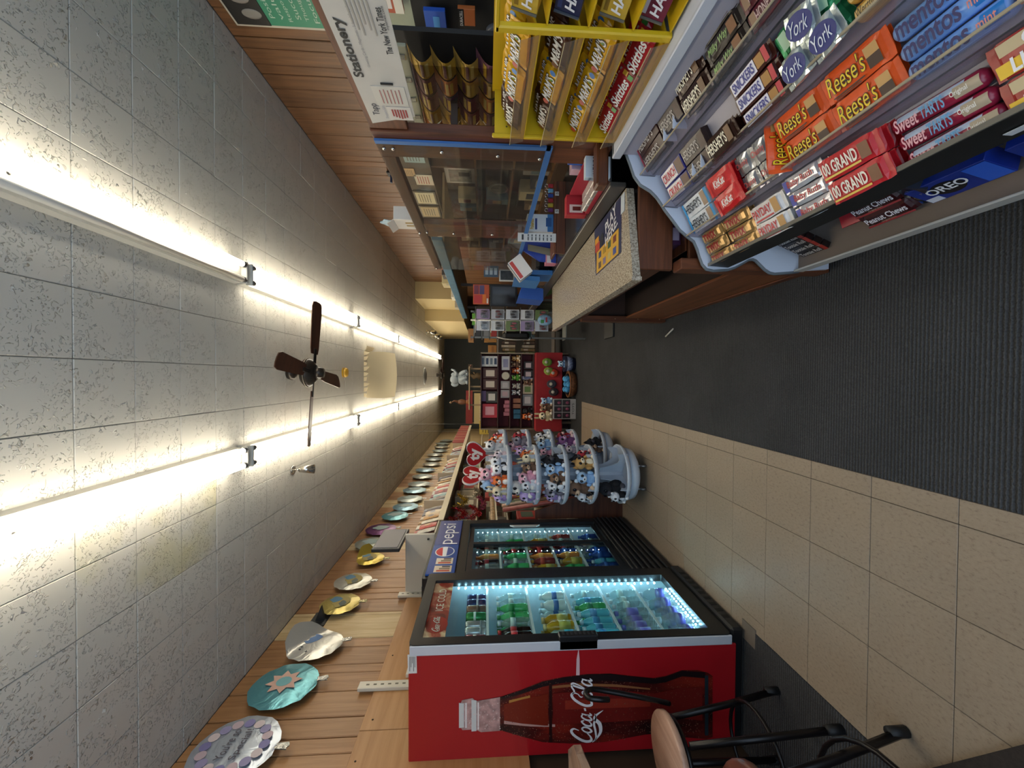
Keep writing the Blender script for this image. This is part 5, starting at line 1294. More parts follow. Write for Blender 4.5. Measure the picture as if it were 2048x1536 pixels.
for i, (y, z) in enumerate(((2.12, 1.93), (2.16, 1.80), (2.20, 1.58), (2.02, 1.52))):
    solo('blister_shell', G().ell((1.7, y, z), (.025, .035, .05), 12, 8), C(('#8f8c80', '#6a6a6c', '#77777a', '#5a5a5e')[i], .25), f'{("beige", "light grey", "mid grey", "dark grey")[i]} oval blister shell hanging on the pegboard', 'pack', 'oval shells on the pegboard')
# header board and store poster
hb_ = thing('fascia_board', 'wooden fascia board carrying the white store poster', 'board', (1.09, 1.3, 1.85))
part('board', G().bx(1.062, 1.09, .6, 1.79, 1.90, 2.06, .003), M_DWY, hb_)
ps = thing('store_poster', 'white store poster with black heading and red notices on the fascia', 'poster', (1.05, 1.45, 1.85))
part('sheet', G().prism([(1.056, .8, 1.842), (1.056, 1.69, 1.853), (1.056, 1.745, 2.038), (1.056, .8, 2.033)], (.003, 0, 0)), C('#c9c5be', .55, var=.05, scale=6), ps)
PM = lambda y, z: frame((1.0545, y, z), (0, -1, 0), (0, 0, 1))
for st, y, z, w, h, c, b in (('Tapp', 1.652, 2.0, .07, .035, '#2a2c38', .0), ('Stationery', 1.36, 2.005, .24, .045, '#16181c', .03), ('Greeting Cards - Magazines - School Supplies', 1.31, 1.962, .24, .012, '#8a8a8e', 0), ('The New York Times', 1.285, 1.878, .17, .022, '#1d1e22', .015), ('mytimes.com', 1.235, 1.862, .08, .011, '#3a3a3e', 0), ('Shoppers Gifts', 1.665, 1.965, .08, .014, '#9a9cac', 0)):
    part('lettering', text(st, w, h, PM(y, z), b), C(c, .5), ps)
n1 = part('taped_notice', G().bx(1.0535, 1.0555, 1.52, 1.625, 1.865, 1.985), C('#d3cec4', .6), ps); n2 = part('taped_notice', G().bx(1.053, 1.055, 1.632, 1.71, 1.862, 1.955), C('#d8d2ca', .6), ps)
for i in range(6): part('printed_line', G().bx(1.0525, 1.0535, 1.535 + .004 * (i % 2), 1.61, 1.885 + .014 * i, 1.889 + .014 * i), C('#b07a74', .6), n1)
for i in range(6): part('printed_line', G().bx(1.0515, 1.0525, 1.645, 1.70 - .005 * abs(i - 2), 1.88 + .0105 * i, 1.886 + .0105 * i), C('#a8403c', .6), n2)
part('pen_clip', G().bx(1.05, 1.0545, 1.50, 1.508, 1.90, 1.945, .001), C('#1a1a1c', .3), ps)
for i in range(6): part('printed_line', G().bx(1.0543, 1.0555, 1.18, 1.30 - .02 * (i % 3), 1.90 + .012 * i, 1.905 + .012 * i), C('#aaa49a', .6), ps)
gp = thing('green_poster', 'green poster with dark photo strip in white frame on wooden wall', 'poster', (2.33, 2.4, 2.6))
part('frame', G().bx(2.325, 2.345, 1.9, 2.85, 2.55, 3.225, .003), C('#cfc9ba', .5), gp); part('sheet', G().bx(2.321, 2.326, 1.92, 2.825, 2.57, 3.205), C('#2f8f6c', .45), gp)
part('photo_strip', G().bx(2.317, 2.322, 1.92, 2.825, 2.99, 3.205), C('#1c1a18', .4), gp)
for i in range(5): part('photo_figure', G().ell((2.316, 2.3 + .11 * i, 3.07 + .02 * (i % 2)), (.002, .04, .06), 10, 8), C('#8a8680', .5), gp)
for i in range(7): part('lettering', text(('Positive', 'values', 'Responsible', 'Success', 'Thoughtful', 'Focused', 'Teamwork')[i], .25 + .02 * (i % 3), .03, frame((2.319, 2.64, 2.95 - .055 * i), (0, -1, 0), (0, 0, 1))), C('#b9d4c2', .5), gp)

# ------------------------------------------------------------------ blue shelf edge and the goods at the far end of the counter
solo('blue_shelf_board', G().bx(1.2, 1.23, 3.62, 8.4, 1.95, 2.045, .004), C('#3f6f8c', .5, var=.2, scale=9), 'long blue painted shelf board beyond the screen', 'board')
so = thing('overhead_shelf', 'overhead shelf with the blue front board', 'shelf', (1.6, 6, 1.95))
part('plank', G().bx(1.23, 1.88, 3.8, 8.4, 1.95, 1.97), C('#8a7350', .6), so)
part('bracket', G().bx(1.4, 1.44, 8.3, 8.34, 1.2, 1.95), C('#5a5048', .5), so); part('bracket', G().bx(1.4, 1.44, 6.3, 6.34, 1.2, 1.95), C('#5a5048', .5), so)
for i in range(9):
    y = 4.1 + .47 * i; h = random.uniform(.06, .2); c = ['#cfc6b0', '#7a3a30', '#4a4440', '#c9b88a', '#3a3836', '#d9d0bc', '#6a4a34', '#b8ad98', '#8a5a40'][i]
    t = thing('shelf_box', f'{("cream", "red", "charcoal", "tan", "black", "ivory", "brown", "grey", "rust")[i]} box on the overhead shelf', 'box', (1.35, y, 1.971), 'boxes on the overhead shelf')
    part('box_body', G().bx(1.25, 1.5, y, y + random.uniform(.15, .32), 1.971, 1.971 + h, .004), C(c, .6), t); part('paper_label', G().bx(1.247, 1.25, y + .03, y + .1, 1.98, 1.971 + h * .7), C('#a89c88', .6), t)
t = thing('display_monitor', 'dark brown flat monitor at the end of the showcase', 'monitor', (.92, 4.6, .981))
part('bezel', G().bx(.80, 1.04, 4.59, 4.62, 1.21, 1.52, .006), C('#191413', .4), t); part('screen_face', G().bx(.822, 1.018, 4.587, 4.59, 1.235, 1.495), C('#241a17', .15), t)
part('stand', G().bx(.90, .94, 4.61, 4.64, .99, 1.3), C('#19191a', .4), t); part('stand_foot', G().bx(.94, 1.02, 4.55, 4.72, .981, .992), C('#19191a', .4), t)
t = carton('lottery_board', 'orange and red game board above the monitor', 'sign', .825, 1.05, 4.63, 4.64, 1.53, 1.71, '#c8572e', [('y', .05, .45, .45, .95, '#c03a3a'), ('y', .5, .95, .3, .6, '#5a4a70'), ('y', .5, .95, .65, .95, '#7a3a4a'), ('y', .05, .3, .05, .15, '#e0d8cc'), ('y', .05, .5, .2, .4, '#e07a2a')])
part('hanger', G().bx(.93, .94, 4.641, 4.645, 1.3, 1.6), C('#333', .5) if False else C('#333333', .5), t)
t = thing('framed_picture', 'small black and white dog picture leaning by the monitor', 'picture', (1.13, 4.5, 1.23))
part('frame', G().bx(1.06, 1.19, 4.5, 4.52, 1.25, 1.42, .003), C('#cfcac2', .4), t); part('picture', G().bx(1.075, 1.175, 4.496, 4.5, 1.265, 1.405), C('#3a3a3a', .4, var=.6, scale=25), t); part('easel', G().bx(1.12, 1.13, 4.52, 4.56, .981, 1.3), C('#5a4a3a', .5), t)
t = carton('slate_pack', 'slate blue pack with three pale windows near the dog picture', 'pack', 1.09, 1.21, 4.44, 4.46, 1.43, 1.59, '#4a5a6a', [('y', .2, .8, .1 + .3 * i, .3 + .3 * i, '#a8b4bc') for i in range(3)])
part('peg', G().bx(1.14, 1.15, 4.46, 4.62, 1.5, 1.51), C('#8a8a88', .4), t)
solo('blue_bin', G().prism([(.78, 4.1, .985), (.90, 4.1, .985), (.93, 4.1, 1.2), (.80, 4.1, 1.24)], (0, .3, 0)), C('#2a58b0', .45), 'blue plastic bin against the monitor', 'bin')
solo('black_printer', G().bx(.96, 1.3, 3.6, 4.0, .981, 1.12, .03), C('#151517', .4), 'black machine lying on the showcase by the screen end', 'machine')
# hanging toy cards on a wire stand
ws = thing('wire_stand', 'tall wire stand with hanging toy cards beyond the counter', 'rack', (.69, 4.97, 0))
part('pole', G().tube([(.70, 5.0, 0), (.70, 5.0, 1.75)], .012, 8), C('#a8a8a6', .3, .8), ws)
part('base', G().bx(.5, .9, 4.85, 5.2, 0, .03, .006), C('#2a2a2a', .5), ws)
for z in (1.69, 1.5, 1.32, 1.14, .96): part('hook_bar', G().tube([(.54, 4.985, z), (.86, 4.985, z)], .006, 6), C('#a8a8a6', .3, .8), ws)
tc_ = [('#a892b4', '#3a3440'), ('#c2c4cc', '#7a2a30'), ('#d6d8dc', '#3c3a38'), ('#dcdcdc', '#4a4642'), ('#6d7f4a', '#b03a34')]
for i in range(5):
    for j in range(2):
        x = .765 - .14 * j; z = 1.60 - .18 * i
        a, b = tc_[(i + 2 * j) % 5]
        t = thing('toy_card', f'hanging toy card, {ords[i]} from the top in the {("counter", "aisle")[j]} column of the wire stand', 'toy', (x, 4.96, z), 'hanging toy cards')
        part('backing_card', G().bx(x - .06, x + .06, 4.955, 4.96, z - .08, z + .08), C(a, .5), t)
        part('clear_bubble', G().bx(x - .05, x + .05, 4.935, 4.955, z - .07, z + .03, .008), clear('#f0f0f0', .12, .05, .08), t)
        for q in range(3): part('toy_figure', G().ell((x - .032 + .032 * q, 4.945, z - .02 + .02 * ((q + i) % 2)), (.013, .007, .03), 8, 6), C(b, .5), t)
t = thing('toy_bag', 'clear bag of green and red toys at the foot of the wire stand', 'toy', (.72, 4.93, .75))
part('bag', G().ell((.70, 4.93, .845), (.07, .02, .09), 12, 8), C('#8fb0c8', .3, var=.4, scale=30), t); part('red_print', G().bx(.67, .73, 4.905, 4.912, .82, .84), C('#a82a30', .5), t); part('green_print', G().bx(.66, .70, 4.905, 4.912, .86, .90), C('#3f8a4a', .5), t)
carton('green_card', 'bright green card with orange badge by the wire stand', 'card', .66, .81, 5.2, 5.205, 1.64, 1.74, '#6aa83c', [('y', .3, .6, .3, .7, '#c87a3a')])
t = thing('black_backpack', 'black backpack with white strap hanging beyond the toy cards', 'bag', (.63, 6.0, .86))
part('bag_body', G().bx(.57, .70, 6.16, 6.298, .90, 1.31, .04), C('#121213', .6), t); part('strap', G().tube([(.575, 6.15, .93), (.565, 6.13, 1.1), (.58, 6.15, 1.30), (.62, 6.295, 1.395)], .008, 6), C('#b8b4ac', .5), t)
gs_ = thing('grey_shelving', 'grey metal shelving with small packs beyond the toy cards', 'shelving', (.8, 6.4, 0))
for x in (.60, 1.0): part('upright', G().bx(x, x + .025, 6.3, 6.325, 0, 1.8), C('#7a7c7a', .4, .5), gs_)
for z in (.3, .85, 1.38, 1.5, 1.62, 1.74): part('shelf', G().bx(.60, 1.025, 6.3, 6.6, z, z + .015), C('#7f827f', .4, .4), gs_)
for i in range(12):
    z = (.866, 1.396, 1.516, 1.636)[i % 4]; x = .63 + .13 * (i // 4); c = ['#3a5a3a', '#a83a34', '#8a8a8c', '#3a3a3c', '#b0a890', '#5a7a4a'][i % 6]
    solo('small_pack', G().bx(x, x + .11, 6.31, 6.4, z, z + .09, .003), C(c, .5), f'{("green", "red", "grey", "black", "cream", "leaf green")[i % 6]} small pack, {ords[i // 4]} across on {("lower", "second", "third", "top")[i % 4]} grey shelf', 'pack', 'packs on grey shelving')
carton('cardboard_box', 'brown cardboard box on top of the grey shelving', 'box', .55, .75, 6.35, 6.55, 1.756, 1.84, '#a9763f', [('y', .1, .5, .2, .6, '#8a5c2e')])
# tall book shelf at the far right of the aisle
bs = thing('book_rack', 'dark book rack beyond the grey shelving', 'rack', (.5, 8.4, 0))
part('side', G().bx(.42, .44, 8.2, 8.6, 0, 1.5), C('#3a2a22', .6), bs); part('side', G().bx(.98, 1.0, 8.2, 8.6, 0, 1.5), C('#3a2a22', .6), bs)
for z in (.15, .55, .95, 1.3): part('shelf', G().bx(.44, .98, 8.2, 8.6, z, z + .02), C('#4a382a', .6), bs)
bcol = ['#6a7a3a', '#a08a5a', '#c9b89a', '#5a4434', '#8a6a4a', '#4a5a5a', '#b0a080']
for i in range(14):
    z = (.571, .971)[i // 7]; x = .46 + .07 * (i % 7); h = random.uniform(.2, .28)
    t = thing('book', f'{("olive", "tan", "cream", "brown", "caramel", "slate", "sand")[i % 7]} backed book on the {("lower", "upper")[i // 7]} shelf of the far book rack', 'book', (x, 8.3, z), 'books on the far rack')
    part('cover', G().bx(x, x + .055, 8.23, 8.4, z, z + h, .003), C(bcol[i % 7], .5), t); part('title_patch', G().bx(x + .01, x + .045, 8.228, 8.23, z + h * .5, z + h * .8), C('#d6cdb8', .5), t)
# ================================================================== things on the ceiling
def fan(c, label, rot, s=1.):
    x, y = c
    t = thing('ceiling_fan', label, 'ceiling fan', (x, y, ZC))
    M_BZ = C('#3a342f', .35, .6)
    part('canopy', G().lathe([(.0, ZC), (.06, ZC), (.07, ZC - .03), (.05, ZC - .06), (.02, ZC - .07)][::-1], 18, (x, y, 0)), M_BZ, t)
    part('stem', G().lathe([(.012, ZC - .12), (.012, ZC - .06)], 10, (x, y, 0)), M_BZ, t)
    part('motor_housing', G().lathe([(.0, ZC - .25), (.06, ZC - .245), (.10, ZC - .22), (.125, ZC - .19), (.13, ZC - .16), (.10, ZC - .13), (.04, ZC - .115), (0, ZC - .115)], 24, (x, y, 0)), M_BZ, t)
    part('vent_ring', G().tube([(x + .128 * math.cos(2 * math.pi * q / 24), y + .128 * math.sin(2 * math.pi * q / 24), ZC - .175) for q in range(24)], .008, 6, True), C('#6a6258', .3, .7), t)
    part('switch_cup', G().lathe([(0, ZC - .31), (.04, ZC - .305), (.05, ZC - .27), (.055, ZC - .245)], 18, (x, y, 0)), M_BZ, t)
    for k in range(4):
        a = rot + k * math.pi / 2
        M = Matrix.Translation((x, y, ZC - .215)) @ Matrix.Rotation(a, 4, 'Z') @ Matrix.Rotation(R(-13), 4, 'X')
        pts = [(.17, -.045), (.22, -.055), (.60, -.07), (.645, -.055), (.655, -.02), (.655, .02), (.645, .055), (.60, .07), (.22, .055), (.17, .045)]
        bl = part('blade', G().prism([M @ Vector((p[0] * s, p[1] * s, -.003)) for p in pts], M.to_3x3() @ Vector((0, 0, .007))), wood('#5a3322', '#3f2216', 'X', .4, 20, .05, 'blade'), t)
        part('blade_iron', G().bx(.08, .22, -.018, .018, -.012, -.004, .003, M), M_BZ, bl)
p = onZ(577, 745, ZC)
fan((p.x, p.y), 'brown four-blade ceiling fan between the two light rows', R(8))
fan((.06, 14.6), 'small looking four-blade ceiling fan far down the shop', R(20))
p = onZ(690, 745, ZC - .02)
t = thing('smoke_detector', 'yellow round detector on the ceiling behind the near fan', 'detector', (p.x, p.y, ZC))
part('case', G().lathe([(0, ZC - .055), (.05, ZC - .05), (.06, ZC - .03), (.06, ZC)], 18, (p.x, p.y, 0)), C('#c79a2c', .5), t); part('slot_ring', G().lathe([(.061, ZC - .022), (.061, ZC - .014)], 18, (p.x, p.y, 0)), C('#6a5012', .6), t)
# torn plaster board hanging from the ceiling
y0 = 6.0
t = thing('ceiling_baffle', 'curved cream board hanging under the ceiling with a torn rim', 'panel', (0, y0, ZC))
part('board', G().grid(lambda u, v: Vector((-.31 + .66 * u + .02 * math.sin(3 * v) * (1 if u > .5 else -1), y0 + .35 * v + .06 * math.sin(math.pi * v), ZC - .03 - .33 * v - .03 * math.sin(math.pi * u))), 12, 8).grid(lambda u, v: Vector((-.31 + .66 * u + .02 * math.sin(3 * v) * (1 if u > .5 else -1), y0 + .012 + .35 * v + .06 * math.sin(math.pi * v), ZC - .022 - .33 * v - .03 * math.sin(math.pi * u))), 12, 8, flip=True), C('#e3d3ae', .7), t)
for i in range(9):
    x = -.30 + .075 * i
    part('torn_strip', G().prism([(x, y0 - .02, ZC), (x + .06, y0 - .02, ZC), (x + .045 + .02 * (i % 2), y0 - .03, ZC - .05 - .02 * (i % 3)), (x + .01, y0 - .03, ZC - .04)], (0, .006, 0)), C('#d8c8a4', .7), t)
for i in range(4): part('torn_strip', G().bx(.36 + .02 * i, .375 + .02 * i, y0 - .02, y0 + .02 + .3, ZC - .02 - .012 * i, ZC - .012 - .01 * i), C('#d8c8a4', .7), t)
p = onZ(850, 752, ZC - .02)
t = thing('round_vent', 'round grey air vent far along the ceiling', 'vent', (p.x, p.y, ZC))
part('plate', G().lathe([(0, ZC - .05), (.16, ZC - .05), (.22, ZC - .03), (.25, ZC)], 28, (p.x, p.y, 0)), C('#7c7a74', .5), t); part('inner_ring', G().lathe([(.1, ZC - .06), (.14, ZC - .055)], 24, (p.x, p.y, 0)), C('#5a5852', .5), t)
# chrome spot near the fridge side, three cone spots far right
M_CH = C('#c9c4ba', .2, .9)
def spot(x, y, ang, label, s=1., grp=None):
    t = thing('spot_lamp', label, 'spot lamp', (x, y, ZC), grp)
    part('mount', G().lathe([(0, ZC - .012), (.04 * s, ZC - .012), (.045 * s, ZC)], 16, (x, y, 0)), M_CH, t)
    part('stem', G().tube([(x, y, ZC - .01), (x, y + .02, ZC - .07 * s)], .007 * s, 6), M_CH, t)
    M = Matrix.Translation((x, y + .02, ZC - .09 * s)) @ Matrix.Rotation(ang, 4, 'X')
    part('lamp_head', G().lathe([(.022 * s, .04 * s), (.03 * s, .0), (.042 * s, -.09 * s), (.036 * s, -.085 * s), (.02 * s, 0)], 16).xf(M), M_CH, t)
p = onZ(585, 940, ZC); spot(p.x, p.y, R(10), 'small chrome spot lamp on the ceiling near the fridge row')
for i, (px, q) in enumerate(((853, 664), (862, 671), (868, 675))):
    p = onZ(px, q, ZC); spot(p.x, p.y, R(25), f'{ords[i]} of three brass cone spots far along the counter side', 1.5, 'cone spots far along the ceiling')
# ================================================================== foil balloons on the left wall
def balloon(y, z, w, h, col, label, roll=0., fold=0., art=None, tail='#c9c9c4', shape='round', lean=0.):
    x = XL + .05
    t = thing('foil_balloon', label, 'balloon', (x, y, z - h / 2), 'foil balloons along the wooden wall')
    M = Matrix.Translation((x, y, z)) @ Matrix.Rotation(lean, 4, 'Y') @ Matrix.Rotation(roll, 4, 'X')
    n = 28
    def prof(a):
        r = 1 + .012 * math.sin(9 * a) + .01 * math.sin(17 * a)
        if shape == 'crescent' and math.sin(a) > .2: r *= 1 - .35 * (math.sin(a) - .2)
        return r
    def fn(sgn):
        def f(u, v):
            a = 2 * math.pi * u; r = v * prof(a)
            b = .022 * (1 - v ** 2.2) * sgn + .004 * math.sin(11 * a) * v * v
            px, pz = r * w / 2 * math.cos(a), r * h / 2 * math.sin(a)
            if fold and px / w + pz / h > .28: b += fold * (px / w + pz / h - .28)
            return M @ Vector((b, px, pz))
        return f
    g = G().grid(fn(1), n, 7); g.grid(fn(-1), n, 5, flip=True)
    part('envelope', g, foil(col, .28, 7., .35, .55), t)
    g = G().grid(lambda u, v: M @ Vector((.004, (u - .5) * (.035 + .015 * v), -h / 2 + .006 - .07 * v + .006 * math.sin(8 * u))), 4, 4)
    g.grid(lambda u, v: M @ Vector((-.002, (u - .5) * (.035 + .015 * v), -h / 2 + .006 - .07 * v + .006 * math.sin(8 * u))), 4, 4, flip=True)
    part('neck', g, foil(tail, .2, 30., .6, .8), t)
    if art: art(t, M, w, h)
    return t
def blob(M, cx, cz, rw, rh, n=14, x=.024, wob=.0, ph=0.):
    return G().prism([M @ Vector((x, cx + rw * math.cos(a) * (1 + wob * math.sin(5 * a + ph)), cz + rh * math.sin(a) * (1 + wob * math.cos(4 * a)))) for a in [2 * math.pi * i / n for i in range(n)]], M.to_3x3() @ Vector((.001, 0, 0)))
def art_badges(t, M, w, h):
    for i in range(16):
        a = 2 * math.pi * i / 16
        part('printed_badge', blob(M, .15 * math.cos(a), .165 * math.sin(a), .03, .03, 12, .019 + .0005 * (i % 2)), C(('#7c78a8', '#b9a6b0', '#8f8ab0', '#c9bcc0')[i % 4], .4), t)
    for k, s_ in enumerate(("You're so", 'Special!')):
        part('lettering', text(s_, .2, .05, M @ frame((.0265, 0, .04 - .08 * k), (0, 1, 0), (0, 0, 1)), .01), C('#4a4654', .5), t)
def art_star(t, M, w, h):
    pts = [M @ Vector((.0245, .11 * (1 if i % 2 == 0 else .62) * math.cos(2 * math.pi * i / 16), .12 * (1 if i % 2 == 0 else .62) * math.sin(2 * math.pi * i / 16))) for i in range(16)]
    part('printed_star', G().prism(pts, M.to_3x3() @ Vector((.001, 0, 0))), C('#c9a596', .4), t); part('printed_ring', blob(M, 0, 0, .045, .05, 14, .026), C('#6fa9b0', .4), t)
def art_blue(t, M, w, h):
    part('printed_patch', blob(M, .06, .03, .06, .07, 12, .022, .2), C('#5a7aa8', .35), t)
    for q in ((-.03, .09), (-.06, .1), (-.1, .05)): part('printed_dot', blob(M, q[0], q[1], .009, .009, 8, .0235), C('#2a2a34', .5), t)
def art_scene(t, M, w, h):
    part('printed_patch', blob(M, .0, -.01, .10, .08, 14, .0215, .15), C('#9a8a4a', .35), t); part('printed_patch', blob(M, .04, .04, .05, .05, 12, .0228, .2), C('#4a7896', .35), t); part('printed_patch', blob(M, -.04, -.03, .05, .03, 12, .0234, .2), C('#56605c', .35), t)
def art_plain(t, M, w, h): part('printed_patch', blob(M, 0, 0, .08, .1, 14, .0215, .2), C('#8fa3a4', .35), t)
BL = [((470, 1497), .46, .47, '#b9c2cf', 'pale lilac foil balloon with ring of purple badges', art_badges, {}),
      ((568, 1370), .43, .44, '#63a3ae', 'teal foil balloon with pink star print', art_star, {'roll': .2}),
      ((630, 1290), .36, .42, '#c4c3bd', 'crumpled silver balloon with blue patch', art_blue, {'roll': .25, 'fold': .3}),
      ((680, 1207), .36, .36, '#b5a45e', 'olive gold foil balloon with blue picture', art_scene, {'roll': .15}),
      ((706, 1162), .36, .38, '#bdbcb2', 'round silver balloon with yellow picture', art_scene, {}),
      ((737, 1117), .34, .36, '#b9a346', 'gold balloon with folded-over top', art_scene, {'shape': 'crescent', 'fold': .35}),
      ((742, 1086), .4, .4, '#aab0a6', 'silver balloon half hidden by the grey monitor', art_plain, {}),
      ((762, 1058), .44, .42, '#6b3a6c', 'purple foil balloon above the grey monitor', art_plain, {'roll': .2}),
      ((790, 1031), .42, .4, '#5f9aa4', 'flat teal balloon just past the purple one', art_plain, {'roll': .3}),
      ((811, 1013), .42, .42, '#7fa6b8', 'chrome blue balloon on a pale board', art_plain, {}),
      ((820, 997), .42, .44, '#a9b3ae', 'grey green balloon past the chrome blue one', art_plain, {}),
      ((829, 980), .42, .44, '#8fb0be', 'shiny pale blue balloon beyond the grey green one', art_plain, {})]
for (px, q), w, h, c, lab, art, kw in BL:
    p = onX(px, q, XL + .05); balloon(p.y, p.z, w, h, c, lab, art=art, tail='#b9b08a' if 'gold' in lab else '#c4c4c0', **kw)
fc = ['#9fa6a2', '#a3a8a0', '#86a4b4', '#b0ada0', '#9aa3a6', '#a8a89c', '#93a0a0', '#b3ab98', '#9ba2a0', '#a6a69c']
for i in range(10):
    balloon(8.25 + .62 * i, 2.9 + .03 * (i % 3), .42, .44, fc[i], f'far silvery balloon, {(ords + ["eighth", "ninth", "tenth"])[i]} beyond the shiny pale blue one', art=art_plain)
# black wedge shelf between balloons
p = onX(640, 1240, XL)
t = thing('wedge_bracket', 'small black wedge bracket on the pale board behind the balloons', 'bracket', (XL, p.y, p.z - .06))
part('plate', G().bx(XL, XL + .012, p.y - .10, p.y + .10, p.z - .07, p.z + .07), C('#26282a', .5), t)
part('wedge', G().prism([(XL + .012, p.y - .03, p.z - .05), (XL + .012, p.y - .03, p.z + .03), (XL + .14, p.y - .03, p.z - .02)], (0, .03, 0)), C('#33363a', .4), t)
# slotted shelf standards
def standard(y, z0, z1, lab):
    t = thing('slotted_standard', lab, 'bracket', (XL, y, z0), 'slotted standards on the left wall')
    part('channel', G().bx(XL + .02, XL + .045, y - .035, y + .035, z0, z1, .003), C('#cfc8b8', .4), t)
    n = int((z1 - z0) / .05)
    for i in range(n): part('slot', G().bx(XL + .045, XL + .0458, y - .006, y + .006, z0 + .015 + .05 * i, z0 + .037 + .05 * i), C('#6b6456', .6), t)
standard(2.87, 2.0, 2.44, 'white slotted shelf standard above the red fridge'); standard(4.07, 2.05, 2.42, 'white slotted shelf standard beside the white shelf end')
solo('white_shelf_board', G().bx(XL + .02, XL + .05, 2.95, 4.0, 2.10, 2.13, .003), C('#d8d2c6', .5), 'thin white rail on the plywood behind the fridges', 'rail')

# ================================================================== shelving along the left wall
M_CRM = C('#cfc4ae', .5)
gl = thing('goods_shelving', 'cream wall shelving beyond the fridges under the balloons', 'shelving', (-1.9, 8, 0))
SX = -1.58
part('end_panel', G().bx(XL + .03, SX, 4.10, 4.125, 2.06, 2.36, .01), C('#cdc5b6', .5), gl)
part('hook', G().bx(SX - .06, SX - .045, 4.085, 4.10, 2.12, 2.14), C('#2a2a2a', .5), gl)
part('top_floor', G().bx(XL + .03, SX, 4.125, 13.2, 2.06, 2.075), M_CRM, gl); part('top_lip', G().bx(SX, SX + .012, 4.47, 13.2, 2.015, 2.085, .003), C('#d9cdb2', .45), gl)
for y in (5.2, 6.7, 8.2, 9.7): part('divider', G().bx(XL + .03, SX, y, y + .02, 2.075, 2.34), C('#b9a78e', .5), gl)
for z in (.45, .9, 1.3, 1.68): part('shelf', G().bx(XL + .03, -1.72, 4.47, 13.2, z - .02, z), M_CRM, gl)
part('base', G().bx(XL + .03, -1.6, 4.47, 13.2, 0, .15), C('#6b5140', .6), gl); part('back_sheet', G().bx(XL + .005, XL + .03, 4.47, 13.2, .15, 2.36), C('#b8a888', .7), gl)
for y in (4.47, 7.3, 10.2): part('side_panel', G().bx(XL + .03, -1.72, y, y + .025, .15, 2.06), C('#8a6a4c', .6), gl)
# bags standing in the top row
bc = ['#b9b4ac', '#8a8580', '#c9b8a0', '#a8524c', '#8fa6a8', '#6a6468', '#d2cabb', '#7a3a40', '#9a9aa2', '#b08a5c']
bn = ['silver', 'grey', 'cream', 'red', 'pale teal', 'charcoal', 'ivory', 'wine', 'lilac grey', 'tan']
bags = []
for i in range(10):
    root = bpy.data.objects.new('party_bag', pillow(.13, .22, .03, .01).mesh('party_bag')); root.data.materials.append(foil(bc[i], .3, 25., .5, .35)); link(root); OFF[root.name] = Vector(); tag(root, '', 'party bag')
    part('header_card', G().bx(-.06, .06, .075, .112, -.004, .012), C(bc[(i + 3) % 10], .5), root)
    part('print', G().disc((0, -.01, .016), .035, 12, (0, 0, .001)), C(bc[(i + 6) % 10], .4), root)
    bags.append(Proto(root))
numw = ords + ['eighth', 'ninth', 'tenth', 'eleventh', 'twelfth', 'thirteenth', 'fourteenth', 'fifteenth', 'sixteenth', 'seventeenth', 'eighteenth', 'nineteenth', 'twentieth']
y = 4.3; k = 0
cnt = [0] * 10
while y < 9.6:
    if all(abs(y - d - .01) > .085 for d in (5.2, 6.7, 8.2, 9.7)):
        for r in range(2):
            j = (k * 3 + r * 4) % 10; cnt[j] += 1
            M = frame((SX - .05 - .07 * r, y, 2.195 + .02 * r), (random.uniform(-.2, .2), 1, 0), (-.25, 0, 1))
            bags[j].put(M, f'{bn[j]} party bag, {numw[min(cnt[j] - 1, 19)]} of its colour along the top shelf row', 'party bags on the top wall shelf')
        k += 1
    y += .145
for i in range(7):
    y = 9.74 + .48 * i
    part('red_valance', G().bx(SX - .004, SX + .01, y, y + .45, 2.09, 2.36, .003), C('#8f2f2a', .55), gl); part('valance_trim', G().bx(SX - .004, SX + .012, y + .452, y + .476, 2.09, 2.36), C('#c9b08a', .5), gl)
# boxes and cards on the lower shelves
sb = ['#8a7f6c', '#b0a58c', '#6b5a4a', '#a03a34', '#9aa08a', '#c9bfa8', '#5a6a5c', '#7c6a78']; sn = ['taupe', 'beige', 'brown', 'red', 'sage', 'cream', 'green', 'mauve']
for zi, z in enumerate((.9, 1.3, 1.68)):
    for i in range(13):
        y = 4.6 + .42 * i + .05 * zi
        if 6.9 < y < 7.35 or 9.8 < y < 10.25: continue
        h = random.uniform(.18, .33); w = random.uniform(.2, .36); j = (i * 3 + zi * 2) % 8
        t = thing('party_goods_box', f'{sn[j]} goods box, {numw[i]} along the {("low", "middle", "high")[zi]} wall shelf', 'box', (-1.85, y, z), 'boxed goods on the wall shelving')
        part('box_body', G().bx(-2.05, -1.76, y, y + w, z + .0012, z + h, .004), C(sb[j], .55), t); part('front_print', G().bx(-1.76, -1.757, y + w * .15, y + w * .85, z + h * .2, z + h * .8), C(sb[(j + 3) % 8], .5), t)
# grey monitor standing on the top shelf end
t = thing('grey_monitor', 'blank grey monitor with black bezel standing above the blue fridge', 'monitor', (-1.62, 4.07, 2.33))
part('bezel', G().bx(-1.645, -1.61, 3.825, 4.32, 2.36, 2.62, .006), C('#26262a', .4), t); part('screen_face', G().bx(-1.612, -1.606, 3.85, 4.295, 2.385, 2.60), C('#777478', .6), t)
part('stand', G().bx(-1.65, -1.62, 4.13, 4.20, 2.0765, 2.365, .006), C('#1c1c20', .4), t)
